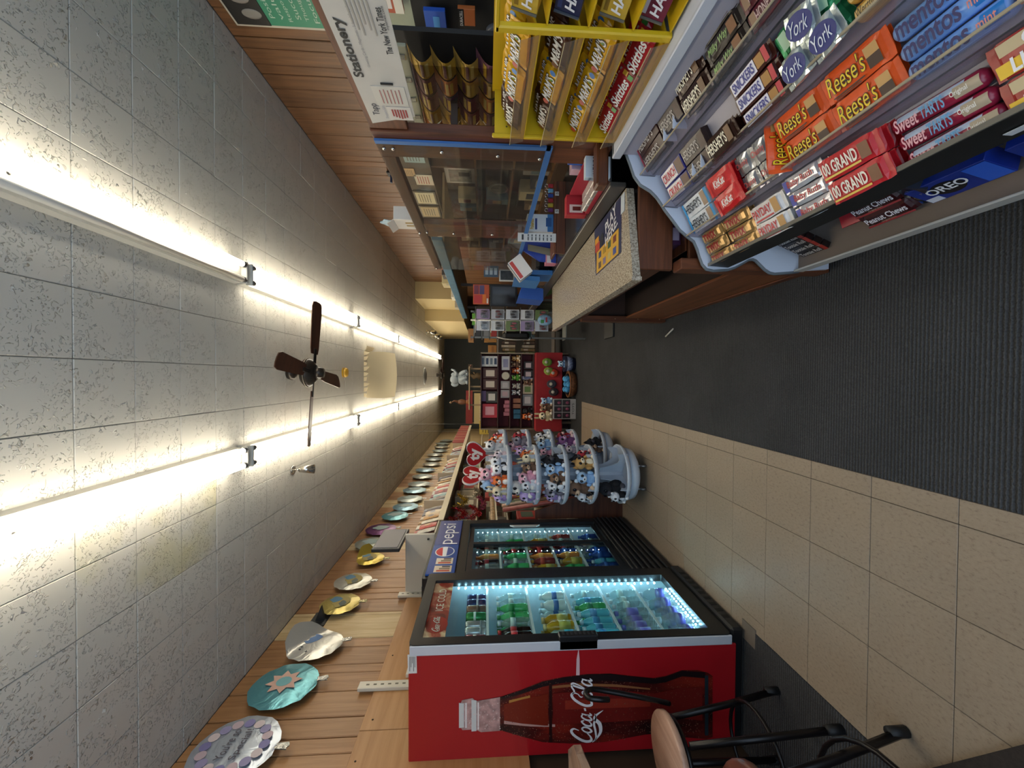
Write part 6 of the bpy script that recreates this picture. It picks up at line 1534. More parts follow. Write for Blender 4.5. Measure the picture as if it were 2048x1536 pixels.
# tinsel garlands
def tinsel(c, p0, p1, sag, lab):
    g = G(); rnd = random.Random(hash(lab) % 999)
    for i in range(260):
        u = rnd.random(); q = Vector(p0).lerp(Vector(p1), u) + Vector((0, 0, -sag * math.sin(math.pi * u)))
        d = Vector((rnd.gauss(0, 1), rnd.gauss(0, 1), rnd.gauss(0, 1))).normalized() * rnd.uniform(.03, .055); s_ = d.cross(Vector((.3, .5, .8))).normalized() * .004
        g.add([q - s_, q + s_, q + d + s_, q + d - s_], [(0, 1, 2, 3)])
    t = thing('tinsel_garland', lab, 'garland', p0, 'tinsel garlands past the blue fridge')
    part('strands', g, foil(c, .25, 20., .2, .7), t, kind='stuff'); part('cord', G().tube([Vector(p0).lerp(Vector(p1), u / 8) + Vector((0, 0, -sag * math.sin(math.pi * u / 8))) for u in range(9)], .004, 5), C('#8a7a50', .5), t)
gx = -1.63
tinsel('#b02a30', (gx, 4.62, 1.98), (gx, 5.05, 1.95), .16, 'dark red tinsel garland beside the blue fridge'); tinsel('#c23038', (gx, 4.66, 1.74), (gx, 5.1, 1.75), .1, 'bright red tinsel garland low beside the blue fridge')
tinsel('#c9a83a', (gx, 5.1, 1.95), (gx, 5.6, 1.93), .12, 'gold tinsel garland hanging next to the red ones'); tinsel('#b8577a', (gx, 5.0, 1.62), (gx, 5.5, 1.66), .06, 'pink tinsel garland under the gold one'); tinsel('#c2bda8', (gx, 5.55, 1.7), (gx, 5.9, 1.72), .06, 'silver white tinsel garland at the end of the row')
# gift wrap bin
wbn = thing('wrap_bin', 'wooden gift wrap bin with slanted sides beside the blue fridge', 'bin', (-1.55, 4.95, 0))
for y in (4.5, 4.9, 5.35): part('slanted_side', G().prism([(-1.59, y, 1.0), (-1.59, y, .003), (-1.25, y, .003), (-1.27, y, .28), (-1.5, y, 1.0)], (0, .03, 0)), wood('#5a3626', '#3c2018', 'X', .4, 20, .1, 'bin'), wbn)
part('front_lip', G().bx(-1.27, -1.245, 4.5, 5.38, .1, .26, .004), wood('#5a3626', '#3c2018', 'Y', .4, 20, .1, 'bin2'), wbn); part('bin_floor', G().bx(-1.59, -1.27, 4.53, 5.35, .1, .12), C('#3a241a', .7), wbn)
for i in range(11):
    c = ['#8f4a44', '#a89a80', '#6b5044', '#9c7a68', '#7a3a3c', '#b8a88c'][i % 6]; y = 4.58 + .074 * i
    if abs(y - 4.915) < .045: continue
    t = thing('gift_wrap_roll', f'{("rust", "beige", "brown", "rose tan", "wine", "cream")[i % 6]} gift wrap roll, {numw[i]} standing in the wooden bin', 'gift wrap', (-1.5, y, .13), 'gift wrap rolls in the bin')
    x = -1.41 - .03 * (i % 2)
    part('paper_roll', G().tube([(x + .09, y, .15), (x - .1, y, 1.36 - .03 * (i % 3))], .026, 10), C(c, .45, var=.35, scale=18), t); part('roll_core', G().tube([(x + .09, y, .145), (x - .101, y, 1.365 - .03 * (i % 3))], .012, 8), C('#a58a64', .7), t)
t = thing('gift_wrap_roll', 'patterned gift wrap roll lying along the shelf over the bin', 'gift wrap', (-1.7, 5.0, 1.44))
part('paper_roll', G().tube([(-1.68, 4.55, 1.47), (-1.68, 5.6, 1.47)], .03, 12), C('#a88c6a', .5, var=.5, scale=35), t); part('roll_core', G().tube([(-1.68, 4.545, 1.47), (-1.68, 5.605, 1.47)], .012, 8), C('#6b5234', .7), t)
part('roll_shelf', G().bx(-1.72, -1.63, 4.5, 5.7, 1.42, 1.438), M_CRM, gl)
# yellow price signs hanging beyond the spinners
for k in range(2):
    p = onY(972, 848 + 14 * k, 8.6)
    carton('yellow_sign', f'{("upper", "lower")[k] if False else ("inner", "outer")[k]} of two yellow price signs hanging beyond the plush racks', 'sign', p.x - .07, p.x + .07, 8.6, 8.604, p.z - .14, p.z + .14, '#d9b948', [('y', .2, .8, .3, .36, '#6a5a2a'), ('y', .2, .7, .5, .56, '#6a5a2a'), ('y', .3, .7, .7, .76, '#6a5a2a')])
    part('hanging_wire', G().tube([(p.x, 8.602, p.z + .14), (p.x, 8.602, ZC)], .002, 5), C('#8a8a88', .4), bpy.data.objects[[o.name for o in COL.objects if o.name.startswith('yellow_sign') and o.parent is None][-1]])

# ================================================================== plush toy spinners
M_SP = C('#c3cbd6', .35); M_SP2 = C('#b4bdca', .35)
def heart(w, h):
    pts = []
    for i in range(36):
        a = 2 * math.pi * i / 36
        pts.append((w / 2 * (math.sin(a) ** 3), h * (.42 * math.cos(a) - .16 * math.cos(2 * a) - .06 * math.cos(3 * a) - .03 * math.cos(4 * a)) / .75 * .72))
    return pts
def spinner(cx, cy, r, zs, label, rot, signrot):
    t = thing('plush_spinner', label, 'rack', (cx, cy, 0))
    part('post', G().lathe([(.035, .1), (.035, 1.42)], 12, (cx, cy, 0)), M_SP, t)
    part('base', G().lathe([(0, .06), (r * .6, .06), (r * .85, .10), (r * .9, .16), (r * .5, .17), (0, .17)], 28, (cx, cy, 0)), M_SP, t)
    for k in range(4):
        a = R(45 + 90 * k); x, y = cx + r * .55 * math.cos(a), cy + r * .8 * math.sin(a)
        cs = part('caster', G().lathe([(0, -.009), (.03, -.009), (.03, .009), (0, .009)], 12, (x, y, .031), 'X'), C('#8a8a8c', .3, .7), t); part('caster_stem', G().lathe([(.012, .05), (.012, .09)], 8, (x, y, 0)), C('#8a8a8c', .3, .7), cs)
    for i, z in enumerate(zs):
        tr = part('tier_tray', G().lathe([(0, z - .012), (r * .9, z - .012), (r, z + .012), (r + .004, z + .04), (r - .004, z + .04), (r * .92, z + .002), (0, z + .002)], 32, (cx, cy, 0)), M_SP, t)
        hgt = .24
        for k in range(5):
            a = rot + 2 * math.pi * k / 5; d = Vector((math.cos(a), math.sin(a), 0)); nrm = Vector((-d.y, d.x, 0))
            pr = [(.03, 0), (r, 0), (r, .05), (r * .985, .10), (r * .90, .085), (r * .74, .06), (r * .58, .07), (r * .45, .12), (r * .36, .18), (r * .33, hgt), (.03, hgt)]
            part('divider_fin', G().prism([Vector((cx, cy, z)) + d * q[0] + Vector((0, 0, q[1])) - nrm * .004 for q in pr], nrm * .008), M_SP2, tr)
    sg = part('heart_sign', G().prism([Matrix.Rotation(signrot, 4, 'Z') @ Vector((q[0], 0, q[1])) + Vector((cx, cy, 1.67)) for q in heart(.34, .32)], Matrix.Rotation(signrot, 3, 'Z') @ Vector((0, .014, 0))), C('#d9d2cf', .4), t)
    n_ = Matrix.Rotation(signrot, 3, 'Z') @ Vector((0, -1, 0)); xx = Matrix.Rotation(signrot, 3, 'Z') @ Vector((1, 0, 0))
    for s_ in (1, -1):
        ctr = Vector((cx, cy, 1.67)) + (n_ * .0015 if s_ > 0 else -n_ * .0155)
        part('red_face', G().prism([ctr + xx * q[0] * s_ + Vector((0, 0, q[1])) for q in heart(.315, .297)], n_ * s_ * .001), C('#b3262c', .35), sg)
        part('lettering', text('ty', .17, .15, frame(ctr + n_ * s_ * .004 + Vector((0, 0, .0)), xx * s_, (0, 0, 1)), .045), C('#e9e4e2', .4), sg)
    part('sign_stem', G().lathe([(.008, 1.40), (.008, 1.56)], 8, (cx, cy, 0)), C('#8a8a8c', .4), t)
    return t
ZS = [1.32, 1.05, .78, .50, .19]
S1 = (-.965, 4.0, .29); S2 = (-.91, 4.78, .29)
spinner(*S1, ZS, 'white plush toy spinner with heart sign nearest the blue fridge', R(250), R(72))
spinner(*S2, ZS, 'white plush toy spinner with heart sign behind the nearer spinner', R(225), R(-22))
def plush(name, c1, c2, c3, ears='round', belly=None, horn=False, spots=None):
    """sitting plush toy facing -Y, about .15 m tall, origin at its seat"""
    root = bpy.data.objects.new(name, G().ell((0, .0, .048), (.046, .042, .048), 12, 8).mesh(name)); link(root); OFF[root.name] = Vector(); tag(root, '', 'plush toy')
    m1 = C(c1, .95, var=.12, scale=60, bump=.6); m2 = C(c2, .95, var=.12, scale=60, bump=.6)
    root.data.materials.append(m1)
    hd = part('head', G().ell((0, -.012, .115), (.046, .042, .042), 14, 10), m2, root)
    part('muzzle', G().ell((0, -.05, .103), (.022, .014, .015), 10, 6), C(c3, .95, bump=.5), hd); part('nose', G().ell((0, -.063, .108), (.007, .005, .005), 8, 6), C('#2a2022', .4), hd)
    for s_ in (-1, 1):
        part('eye', G().ell((s_ * .02, -.047, .124), (.0115, .007, .0125), 10, 8), C('#15131a', .08), hd)
        if ears == 'round': ge = G().ell((s_ * .034, 0, .152), (.017, .009, .017), 10, 6)
        elif ears == 'long': ge = G().ell((s_ * .024, .005, .175), (.011, .008, .036), 10, 6)
        else: ge = G().lathe([(.016, .14), (.01, .16), (0, .178)], 8, (s_ * .026, 0, 0))
        part('ear', ge, m1 if ears != 'round' else C(c3, .95, bump=.5), hd)
        part('paw', G().ell((s_ * .036, -.035, .018), (.018, .026, .017), 10, 6), C(c3, .95, bump=.5), root); part('arm', G().ell((s_ * .046, -.018, .058), (.014, .018, .024), 8, 6), m1, root)
    if belly: part('belly_patch', G().ell((0, -.026, .046), (.028, .02, .032), 10, 6), C(belly, .95, bump=.5), root)
    if horn: part('horn', G().lathe([(.009, .15), (.0, .195)], 8, (0, -.02, 0)), C('#d8b23a', .3, .5), hd)
    if spots:
        for i in range(9): part('spot', G().ell((.04 * math.cos(2.4 * i), .036 * math.sin(2.4 * i), .02 + .009 * i), (.008, .008, .008), 6, 4), C(spots, .95), root)
    return Proto(root)
PT = [(plush('plush_toy', '#c8cbd4', '#d8dce2', '#e8e2e6', 'point'), 'white and mint dragon plush'), (plush('plush_toy', '#d4662e', '#d8703a', '#eee6e0', 'point', '#efe8e2'), 'orange fox plush'),
      (plush('plush_toy', '#7a7480', '#8c8794', '#b8b2be', 'round'), 'grey mouse plush'), (plush('plush_toy', '#d99aae', '#e2aabb', '#f0d4da', 'round'), 'pink pig plush'),
      (plush('plush_toy', '#d9c9a4', '#e2d4b4', '#f0e6d2', 'long'), 'cream bunny plush'), (plush('plush_toy', '#6a5040', '#7a5c48', '#c9ac90', 'round'), 'brown bear plush'),
      (plush('plush_toy', '#1c1b1f', '#e6e6ea', '#f0f0f2', 'round', '#e6e6ea'), 'black and white panda plush'), (plush('plush_toy', '#8fb4dc', '#9ec0e4', '#dde8f2', 'round'), 'light blue elephant plush'),
      (plush('plush_toy', '#a88cc4', '#c4a8d8', '#e6d8ee', 'point', None, True), 'lilac unicorn plush'), (plush('plush_toy', '#b98e54', '#c49a60', '#efe0c4', 'point', '#efe0c4', False, '#3a2a1c'), 'spotted leopard plush'),
      (plush('plush_toy', '#1a191c', '#222126', '#4a4850', 'point'), 'black cat plush'), (plush('plush_toy', '#c9b8c4', '#d8c8d2', '#efe6ea', 'long'), 'pale pink bunny plush'),
      (plush('plush_toy', '#b02a34', '#b83440', '#e8c8c4', 'round'), 'red plush bear'), (plush('plush_toy', '#7a4a7c', '#8c5c90', '#c8a4c8', 'point'), 'purple striped cat plush'),
      (plush('plush_toy', '#c0bcb4', '#cfcac2', '#e6e2da', 'round'), 'pale seal plush')]
tnames = ['top', 'second', 'third', 'fourth', 'bottom']
def fill(S, lists, where):
    cx, cy, r = S
    for i, z in enumerate(ZS):
        for k, (j, ang, rad, lift, sc) in enumerate(lists[i]):
            a = R(ang); x, y = cx + rad * math.cos(a), cy + rad * math.sin(a)
            M = T(x, y, z + .004 + lift, a + math.pi / 2, sc) @ Matrix.Rotation(random.uniform(-.15, .15), 4, 'Y')
            PT[j][0].put(M, f'{PT[j][1]} on the {tnames[i]} tier of the {where} spinner', 'plush toys on the spinners')
# angles: 270 looks at the viewer, 0 towards the aisle
fill(S1, [[(0, 318, .2, .0, 1.2), (6, 298, .21, 0, 1.1), (1, 268, .22, .0, 1.05), (3, 282, .14, .09, 1.25), (4, 238, .21, 0, 1.1), (8, 218, .22, 0, 1.), (7, 228, .12, .08, 1.2), (11, 340, .2, 0, 1.)],
          [(4, 330, .21, 0, 1.), (3, 278, .21, .02, 1.15), (14, 244, .19, .05, 1.5), (0, 258, .23, .0, 1.1), (8, 222, .22, 0, 1.2), (5, 300, .2, 0, 1.), (1, 350, .2, 0, 1.)],
          [(10, 322, .18, .0, 1.4), (7, 292, .2, .02, 1.2), (5, 276, .22, 0, 1.1), (6, 256, .22, .02, 1.1), (2, 236, .2, 0, 1.35), (8, 216, .22, .05, .9)],
          [(9, 312, .21, 0, 1.3), (10, 330, .18, .03, 1.2), (7, 270, .21, .0, 1.25), (5, 238, .18, .02, 1.6), (6, 216, .22, .0, 1.1), (12, 345, .2, 0, 1.)],
          [(10, 236, .16, .02, 1.55), (6, 222, .24, .0, 1.05)]], 'nearer')
fill(S2, [[(0, 300, .2, .02, 1.4), (1, 330, .2, 0, 1.2), (12, 350, .2, .0, 1.)], [(2, 320, .2, 0, 1.25), (8, 288, .22, 0, 1.05), (3, 310, .14, .06, 1.3), (12, 350, .2, 0, 1.2)],
          [(6, 345, .2, .02, 1.15), (14, 325, .2, 0, 1.15), (7, 306, .22, 0, 1.2), (3, 290, .21, 0, 1.)], [(12, 345, .2, .02, 1.25), (13, 322, .2, 0, 1.4), (8, 305, .18, .02, 1.1), (11, 295, .22, 0, .9)],
          [(10, 318, .2, 0, 1.3), (5, 300, .2, 0, 1.1)]], 'rear')
# ================================================================== gift display in the middle of the shop
GY = 7.6
gd_ = thing('gift_display', 'dark red backed gift display with shelves in the middle aisle', 'display', (-.26, GY + .2, 0))
part('back', G().bx(-.99, .46, GY + .34, GY + .37, .0, 1.66), C('#7a1e28', .6), gd_)
for x in (-.99, .435): part('side_post', G().bx(x, x + .025, GY, GY + .36, 0, 1.66), C('#8f7f68', .4, .4), gd_)
GZ = [1.66, 1.345, 1.115, .905, .675]
for z in GZ: part('shelf', G().bx(-.97, .44, GY, GY + .34, z - .015, z), C('#4b3028', .5), gd_)
part('lower_body', G().bx(-.97, .44, GY + .02, GY + .34, 0, .66), C('#3a1a1c', .7), gd_)
def gx_(q, yy=GY): return onY(1000, q, yy).x
def gift(name, lab, cat, q0, q1, z, h, c, d=.1, c2=None, y=GY + .05, shape='box', rough=.5):
    x1, x0 = gx_(q0), gx_(q1)
    t = thing(name, lab, cat, ((x0 + x1) / 2, y, z), 'gifts on the display shelves')
    if shape == 'box':
        part('body', G().bx(x0, x1, y, y + d, z, z + h, .003), C(c, rough), t)
        if c2: part('face', G().bx(x0 + (x1 - x0) * .2, x1 - (x1 - x0) * .2, y - .003, y, z + h * .2, z + h * .8), C(c2, .5), t)
    elif shape == 'round':
        r = h / 2
        part('rim', G().disc(((x0 + x1) / 2, y, z + r), r, 24, (0, .02, 0), (1, 0, 0), (0, 0, 1)), C(c, rough), t); part('face', G().disc(((x0 + x1) / 2, y - .002, z + r), r * .85, 24, (0, .002, 0), (1, 0, 0), (0, 0, 1)), C(c2, .5), t)
    return t
z = GZ[1] + .001
for i in range(4): gift('boxed_set', f'white and navy boxed set, {ords[i]} from the bottom of the corner stack', 'box', 712, 733, z + .077 * i, .075, '#c9cdd2', .16, ('#2f3f60', '#6a7688')[i % 2])
for i in range(2): gift('award_plaque', f'wooden award plaque with pale plate, {("counter", "fridge")[i]} side one', 'plaque', 736 + 22 * i, 757 + 22 * i, z, .27, '#4a241a', .03, '#cfc2b4')
gift('framed_print', 'grey framed print beside the plaques', 'picture', 783, 806, z, .21, '#3c3834', .03, '#cfcbc4')
gift('purple_case', 'purple rounded case on top of the framed print', 'case', 782, 803, z + .212, .1, '#5c4470', .1)
gift('pink_tin', 'pink and red round topped tin on the top gift shelf', 'tin', 808, 836, z, .28, '#b32c3c', .06, '#d8a0ac')
z = GZ[2] + .001
gift('book_set', 'white lying book set on the second gift shelf', 'book', 712, 740, z, .15, '#cfd0d8', .14, '#8a8cb0'); gift('round_clock', 'round cream clock on the second gift shelf', 'clock', 743, 760, z, .15, '#b8b0a0', .02, '#d2c8b4', shape='round')
for i in range(2): gift('grey_tile', f'grey tile picture with pink streak, {("first", "second")[i]} on the second gift shelf', 'tile', 762 + 18 * i, 778 + 18 * i, z, .165, '#a8a4a6', .02, ('#c4bfc2', '#c0a4aa')[i])
for i in range(4): gift('figurine', f'small pink figurine, {ords[i]} in its row', 'figurine', 801 + 8 * i, 808 + 8 * i, z, .09 + .02 * (i % 2), '#c27886', .05)
z = GZ[3] + .001
for i, (j, q, s_) in enumerate(((9, 716, 1.05), (5, 728, 1.1), (1, 741, 1.), (14, 772, .95), (6, 785, 1.0))):
    p = T(gx_(q), GY + .08, z, 0, s_); PT[j][0].put(p, f'{PT[j][1]} on the third gift shelf', 'plush toys on the gift display')
fg = plush('plush_toy', '#5aa03c', '#6ab44a', '#c8dca0', 'round'); fg.put(T(gx_(755), GY + .08, z, 0, 1.05), 'green frog plush on the third gift shelf', 'plush toys on the gift display')
for i in range(2): gift('tan_roll', f'tan cylinder candle, {("upper", "lower")[i] if False else ("inner", "outer")[i]} one on the third gift shelf', 'candle', 797 + 11 * i, 806 + 11 * i, z, .14, '#9c6a50', .07)
for i in range(2): gift('blue_box', f'teal blue gift box, {("inner", "outer")[i]} one on the third gift shelf', 'box', 819 + 10 * i, 828 + 10 * i, z, .13, '#356f8e', .1)
z = GZ[4] + .001
for i in range(2): gift('photo_frame', f'dark photo frame with pale picture, {("counter", "fridge")[i]} side one on the bottom gift shelf', 'picture', 722 + 18 * i, 738 + 18 * i, z, .17, '#33302e', .03, '#cfc4c6')
gift('white_box', 'white and blue gift box on the bottom gift shelf', 'box', 752, 759, z, .2, '#b8c0cc', .08, '#5a6a90'); PT[5][0].put(T(gx_(765), GY + .06, z, .3, 1.1), 'brown bear plush on the bottom gift shelf', 'plush toys on the gift display')
gift('cream_box', 'cream box with green leaf print on the bottom gift shelf', 'box', 769, 788, z, .19, '#c9c0a8', .06, '#6b8a4c'); gift('glass_block', 'pale glassy block on the bottom gift shelf', 'ornament', 789, 812, z, .19, '#8f979c', .08, '#c9cdd0', rough=.1)
for i, (j, q) in enumerate(((10, 822), (1, 833))): PT[j][0].put(T(gx_(q), GY + .02, z, 0, 1.2), f'{PT[j][1]} at the outer end of the bottom gift shelf', 'plush toys on the gift display')
# on top of the display
zt = GZ[0] + .001
tp = thing('carved_stand', 'pale wooden platform with legs on top of the gift display', 'stand', (-.1, GY + .15, zt))
part('platform', G().bx(-.62, .2, GY + .06, GY + .3, zt + .20, zt + .222, .004), C('#b8a07a', .6), tp)
for x in (-.55, -.2, .14): part('leg', G().bx(x, x + .03, GY + .15, GY + .18, zt, zt + .20), C('#a8906c', .6), tp)
zp = zt + .223
el = thing('elephant_statue', 'grey seated elephant statue with raised trunk on the platform', 'statue', (-.02, GY + .18, zp))
me_ = C('#a7b0b4', .6, bump=.3, scale=30)
part('body', G().ell((-.03, GY + .18, zp + .12), (.12, .09, .12), 16, 10), me_, el); hd = part('head', G().ell((-.05, GY + .16, zp + .27), (.09, .07, .085), 14, 10), me_, el)
part('trunk', G().tube([(.01, GY + .1, zp + .26), (.07, GY + .08, zp + .23), (.12, GY + .08, zp + .27), (.14, GY + .08, zp + .33)], [.035, .03, .022, .016], 10), me_, hd)
for s_ in (-1, 1): part('ear', G().ell((-.05 + s_ * .09, GY + .19, zp + .27), (.05, .015, .07), 12, 8), me_, hd)
for s_ in (-1, 1): part('foreleg', G().tube([(s_ * .05, GY + .12, zp + .16), (s_ * .06 + .03, GY + .06, zp + .1), (s_ * .06 + .05, GY + .05, zp + .03)], [.04, .035, .032], 10), me_, el); part('hind_foot', G().ell((s_ * .08 - .02, GY + .1, zp + .032), (.045, .06, .032), 10, 6), me_, el)
bd = thing('wooden_bird', 'brown wooden bird figure with long neck on the platform end', 'statue', (-.5, GY + .18, zp))
part('body', G().ell((-.48, GY + .18, zp + .13), (.05, .05, .09), 12, 8), C('#7a4c30', .5), bd); part('neck', G().tube([(-.48, GY + .18, zp + .2), (-.46, GY + .18, zp + .28), (-.49, GY + .17, zp + .33)], [.03, .014, .012], 8), C('#7a4c30', .5), bd)
part('head', G().ell((-.49, GY + .16, zp + .345), (.022, .03, .018), 10, 6), C('#a8896a', .5), bd); part('foot', G().lathe([(.05, 0), (.03, .05)], 12, (-.48, GY + .18, zp)), C('#9a5c34', .5), bd)
ds = thing('driftwood_figure', 'rough brown driftwood figure under the platform', 'ornament', (.05, GY + .12, zt)); part('trunk', G().tube([(.0, GY + .1, zt), (.03, GY + .1, zt + .07), (.0, GY + .09, zt + .13), (.04, GY + .1, zt + .19)], [.07, .05, .045, .03], 9), C('#6b5436', .8, bump=.8, scale=25), ds); part('branch', G().tube([(.02, GY + .1, zt + .08), (.09, GY + .08, zt + .14)], [.025, .012], 8), C('#6b5436', .8), ds)
# red cloth table in front
tb = thing('cloth_table', 'low table under a red cloth in front of the gift display', 'table', (-.2, 7.35, 0))
for x in (-.85, .3):
    for y in (7.34, 7.5): part('leg', G().bx(x, x + .04, y, y + .04, 0, .62), C('#5a4a3c', .6), tb)
part('table_top', G().bx(-.95, .42, 7.32, 7.575, .62, .645), C('#6b5340', .6), tb)
cl_ = C('#9c1f28', .8, var=.12, scale=6)
cg = G(); NN = 40
cg.grid(lambda u, v: Vector((-.98 + 1.43 * u, 7.30 - .012 * math.sin(u * 40) * v - .02 * v, .652 - .47 * v)), NN, 5, flip=True); cg.grid(lambda u, v: Vector((-.98 + 1.43 * u, 7.30 + .28 * v, .652)), NN, 4)
solo('red_tablecloth', cg, cl_, 'red cloth draped over the low table before the gifts', 'tablecloth')
# goods on the floor
def bask(c, r, h, lab):
    t = thing('wicker_basket', lab, 'basket', (*c, 0))
    part('weave', G().lathe([(0, .004), (r * .8, .004), (r * .95, h * .5), (r, h), (r * .95, h), (r * .88, h * .5), (r * .72, .02), (0, .02)], 24, (*c, 0)), C('#7a4c2c', .7, var=.5, scale=45, bump=.8), t)
    part('rim', G().tube([(c[0] + r * .98 * math.cos(2 * math.pi * q / 24), c[1] + r * .98 * math.sin(2 * math.pi * q / 24), h) for q in range(24)], .012, 6, True), C('#8a5a36', .7), t)
bc_ = onZ(1146, 768, 0); cx_, cy_ = bc_.x, 7.0
bask((cx_, cy_), .23, .13, 'brown wicker basket of blue toys on the carpet')
for i in range(8):
    a = 2 * math.pi * i / 8
    solo('blue_toy', G().ell((cx_ + .13 * math.cos(a), cy_ + .13 * math.sin(a), .14 + .02 * (i % 2)), (.055, .05, .05), 10, 8), C('#4a9ad0' if i % 4 else '#1c1c22', .8, var=.4, scale=25), f'blue soft toy, {(ords + ["eighth"])[i]} round the wicker basket', 'toy', 'blue toys in the basket')
t = carton('window_box', 'grey display box with six dark windows on the carpet', 'box', onY(1120, 838, 6.95).x, onY(1120, 798, 6.95).x, 6.95, 7.08, .0, .40, '#b8b4b2')
x0, x1 = onY(1120, 838, 6.95).x, onY(1120, 798, 6.95).x
for i in range(3):
    for j in range(2):
        a = x0 + .012 + (x1 - x0 - .015) * i / 3
        w_ = part('window_pane', G().bx(a, a + (x1 - x0) / 3 - .014, 6.946, 6.949, .10 + .145 * j, .235 + .145 * j), C('#2a2228', .2), t); part('toy_inside', G().ell((a + .05, 6.944, .15 + .145 * j), (.025, .004, .03), 10, 6), C('#8a3f5c', .5), w_)
part('lettering', text('TOYS', .2, .04, frame(((x0 + x1) / 2, 6.944, .05), (1, 0, 0), (0, 0, 1))), C('#3a3638', .5), t)
for j, px, q, s_, lab in ((4, 1095, 832, 1.5, 'pale teddy plush sitting on the grey window box'), (5, 1097, 815, 1.3, 'brown bear plush sitting on the grey window box'), (7, 1080, 802, 1.2, 'light blue elephant plush beside the window box teddies')):
    p = onY(px, q, 7.0); PT[j][0].put(T(p.x, 7.02, .402, 0, s_), lab, 'plush toys on the window box')
nb_ = Vector((.24, 7.06, 0))
t = thing('navy_bucket', 'dark blue printed bucket on the carpet by the basket', 'bucket', (nb_.x, nb_.y, 0)); part('body', G().lathe([(0, .003), (.11, .003), (.14, .2), (.13, .2), (.1, .02), (0, .02)], 20, (nb_.x, nb_.y, 0)), C('#1e2440', .5), t); part('print', G().lathe([(.118, .06), (.1345, .15)], 20, (nb_.x, nb_.y - .003, 0)), C('#8a94b4', .5, var=.6, scale=40), t)
PT[7][0].put(T(nb_.x, nb_.y, .12, 0, 1.1), 'light blue elephant plush sitting in the navy bucket', 'plush toys near the basket')
for i, (c, px, q, n) in enumerate((('#7a9a3c', 1095, 724, 'lime green'), ('#8fa048', 1098, 742, 'olive'), ('#c23a20', 1108, 746, 'bright orange red'), ('#4a4650', 1104, 768, 'grey'), ('#3a3036', 1108, 784, 'black and pink'))):
    p = onY(px, q, 7.2)
    t = thing('hanging_toy', f'{n} soft toy pinned to the red tablecloth', 'toy', (p.x, 7.24, p.z), 'toys hung on the red cloth')
    part('body', G().ell((p.x, 7.24, p.z), (.075, .04, .09), 12, 8), C(c, .9, var=.4, scale=30), t); part('face', G().ell((p.x, 7.2, p.z + .02), (.03, .01, .03), 10, 6), C('#cfc8b4', .8), t)
# cards by the spinner
for i in range(3):
    p = onY(990 + 18 * i, 853, 8.2)
    carton('card_pack', f'cream and pink card pack, {ords[i]} down beside the yellow signs', 'card', p.x - .08, p.x + .08, 8.2, 8.22, p.z - .08, p.z + .08, '#b8a698', [('y', .15, .85, .15, .6, ('#c9b08c', '#b89090', '#c0a0a0')[i])])
solo('card_stand', G().bx(-1.35, -1.0, 8.222, 8.25, 0, 1.5, .004), C('#8a7a68', .6), 'tall card stand behind the card packs', 'stand')
# far end: red valance, cream shelf, exit sign
fs = thing('far_shelving', 'far shelving with red valance near the dark end wall', 'shelving', (-1.0, 13.6, 0))
part('body', G().bx(-1.55, -.45, 13.5, 13.9, 0, 1.55), C('#5b4636', .7), fs); part('red_valance', G().bx(-1.55, -.45, 13.48, 13.5, 2.0, 2.22), C('#8a2c2a', .6), fs); part('cream_shelf', G().bx(-1.55, -.55, 13.46, 13.9, 1.6, 1.95), C('#c9b684', .6), fs)
for x in (-1.54, -.48): part('post', G().bx(x, x + .03, 13.5, 13.53, 1.5, 2.22), C('#8a7a5c', .6), fs)
for i in range(6): part('shelf_card', G().bx(-1.5 + .15 * i, -1.38 + .15 * i, 13.44, 13.46, 1.62, 1.76), C('#d6cdb4', .6), fs)
p = onY(940, 733, 16.9)
t = carton('framed_sign', 'small framed dark sign on the dark end wall', 'sign', p.x - .1, p.x + .1, YB - .03, YB - .002, p.z - .09, p.z + .09, '#b09a84', [('y', .12, .88, .12, .88, '#2c2624'), ('y', .2, .45, .3, .7, '#c9a890'), ('y', .55, .8, .3, .7, '#c98a6a')])
solo('far_counter', G().bx(.5, 1.6, 12.0, 12.6, 0, 1.25, .01), C('#33302c', .7), 'dark far counter block at the back of the counter side', 'counter')
carton('carton', 'brown carton on the far counter block', 'box', .62, .95, 12.1, 12.4, 1.251, 1.5, '#a8763c', [('y', .1, .9, .3, .6, '#8f6030')]); carton('carton', 'second brown carton leaning on the far counter block', 'box', 1.05, 1.45, 12.1, 12.4, 1.251, 1.62, '#b08044', [('y', .2, .7, .2, .5, '#94683a')])

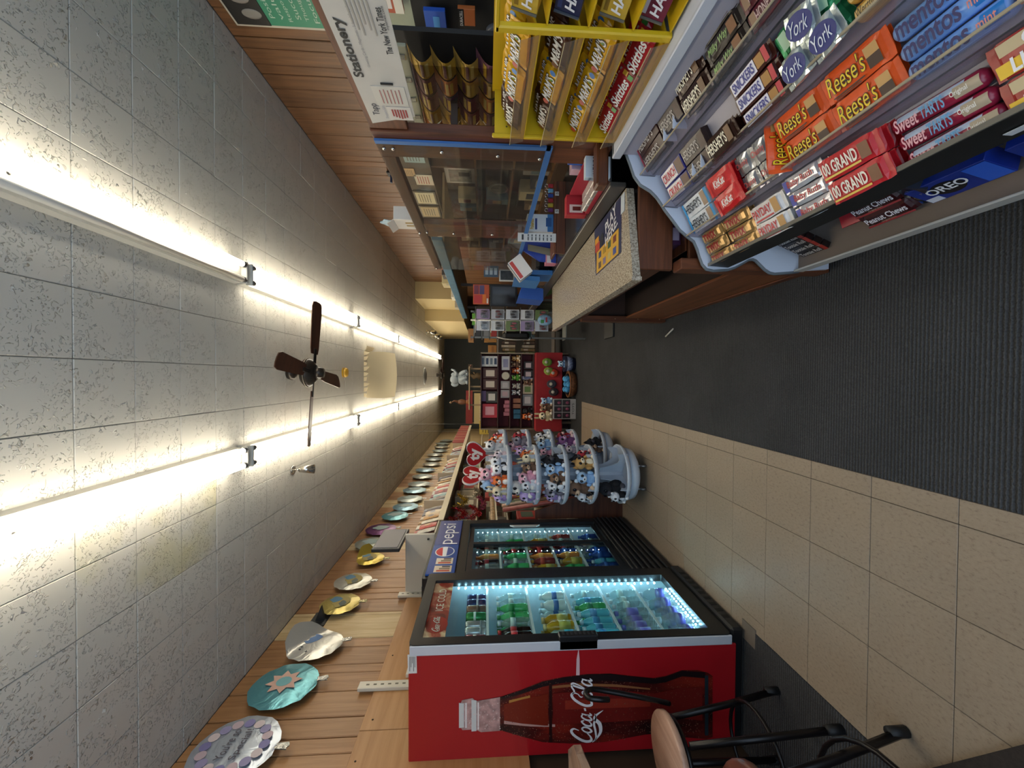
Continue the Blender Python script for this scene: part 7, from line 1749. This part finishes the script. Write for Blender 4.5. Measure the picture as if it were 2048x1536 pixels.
# ================================================================== bar stools and table by the red fridge
M_TUBE = C('#141011', .35, .3)
def stool(c, zs, r, legs, seatmat, lab, back=None, sq=1.):
    t = thing('bar_stool', lab, 'stool', (*c, 0))
    part('seat', G().lathe([(0, zs - .035), (r * .93, zs - .035), (r, zs - .028), (r, zs - .008), (r * .97, zs), (0, zs)], 32, (*c, 0), sy=sq), seatmat, t)
    part('seat_ring', G().tube([(c[0] + r * .86 * math.cos(2 * math.pi * q / 28), c[1] + r * .86 * sq * math.sin(2 * math.pi * q / 28), zs - .048) for q in range(28)], .012, 8, True), M_TUBE, t)
    for (x, y) in legs:
        d = Vector((x - c[0], y - c[1], 0)); k = .62
        part('leg', G().tube([(c[0] + d.x * k, c[1] + d.y * k, zs - .05), (c[0] + d.x * .8, c[1] + d.y * .8, zs * .45), (x, y, .012)], .0155, 8), M_TUBE, t); part('foot_cap', G().lathe([(.02, 0), (.02, .07)], 10, (x, y, 0.004)), C('#0d0c0d', .6), t)
    part('foot_ring', G().tube([(c[0] + (r * 1.08) * math.cos(2 * math.pi * q / 28), c[1] + (r * 1.08) * math.sin(2 * math.pi * q / 28), .26) for q in range(28)], .009, 8, True), M_TUBE, t)
    if back: part('back_hoop', G().tube(smoothline(back, 5), .0125, 8), M_TUBE, t)
    return t
c1 = (-1.80, 1.83)
stool(c1, .70, .19, [(-1.525, 1.645), (-1.655, 2.03), (-2.05, 1.66), (-2.0, 2.0)], wood('#c09a84', '#a07a62', 'Y', .4, 18, .05, 'seat1'), 'pale wooden seat bar stool with black tube frame beside red fridge',
      [(-1.655, 1.98, .62), (-1.61, 1.96, .74), (-1.57, 1.98, .98), (-1.557, 1.965, 1.045), (-1.552, 1.93, 1.065), (-1.545, 1.90, 1.05), (-1.545, 1.89, 1.0), (-1.555, 1.90, .96)])
stool((-1.53, 1.17), .70, .28, [(-1.3, .98), (-1.3, 1.38), (-1.72, .98), (-1.72, 1.38)], wood('#7c4634', '#5c2f22', 'Y', .35, 18, .05, 'seat2'), 'reddish brown wooden seat bar stool at the bottom left corner', None, .9)
t = thing('bar_table', 'rough live-edged pale wooden bar table top against the wall', 'table', (-1.95, 1.62, 0))
pts = [(-2.17, 1.98), (-2.0, 2.04), (-1.88, 2.0), (-1.80, 1.93), (-1.74, 1.82), (-1.71, 1.70), (-1.70, 1.58), (-1.73, 1.45), (-1.80, 1.35), (-1.92, 1.28), (-2.17, 1.27)]
part('table_top', G().prism([(x + .006 * math.sin(i * 2.3), y, 1.10 - .012 * (i % 2)) for i, (x, y) in enumerate(pts)], (0, 0, .035)), wood('#b59c8a', '#8a7160', 'Y', .5, 15, .05, 'tabletop'), t)
part('pedestal', G().tube([(-2.1, 1.42, .012), (-2.1, 1.42, 1.09)], .03, 10), M_TUBE, t); part('pedestal_foot', G().lathe([(0, .005), (.09, .005), (.085, .02), (0, .03)], 20, (-2.1, 1.42, 0)), M_TUBE, t)
solo('door_mat', G().prism([(-.88, .92, .0045), (-1.49, 1.40, .0045), (-1.95, .85, .0045), (-1.34, .37, .0045)], (0, 0, .012)), C('#2a211b', .9, var=.3, scale=60, bump=.6), 'dark brown door mat at the lower corner of the tiles', 'mat')
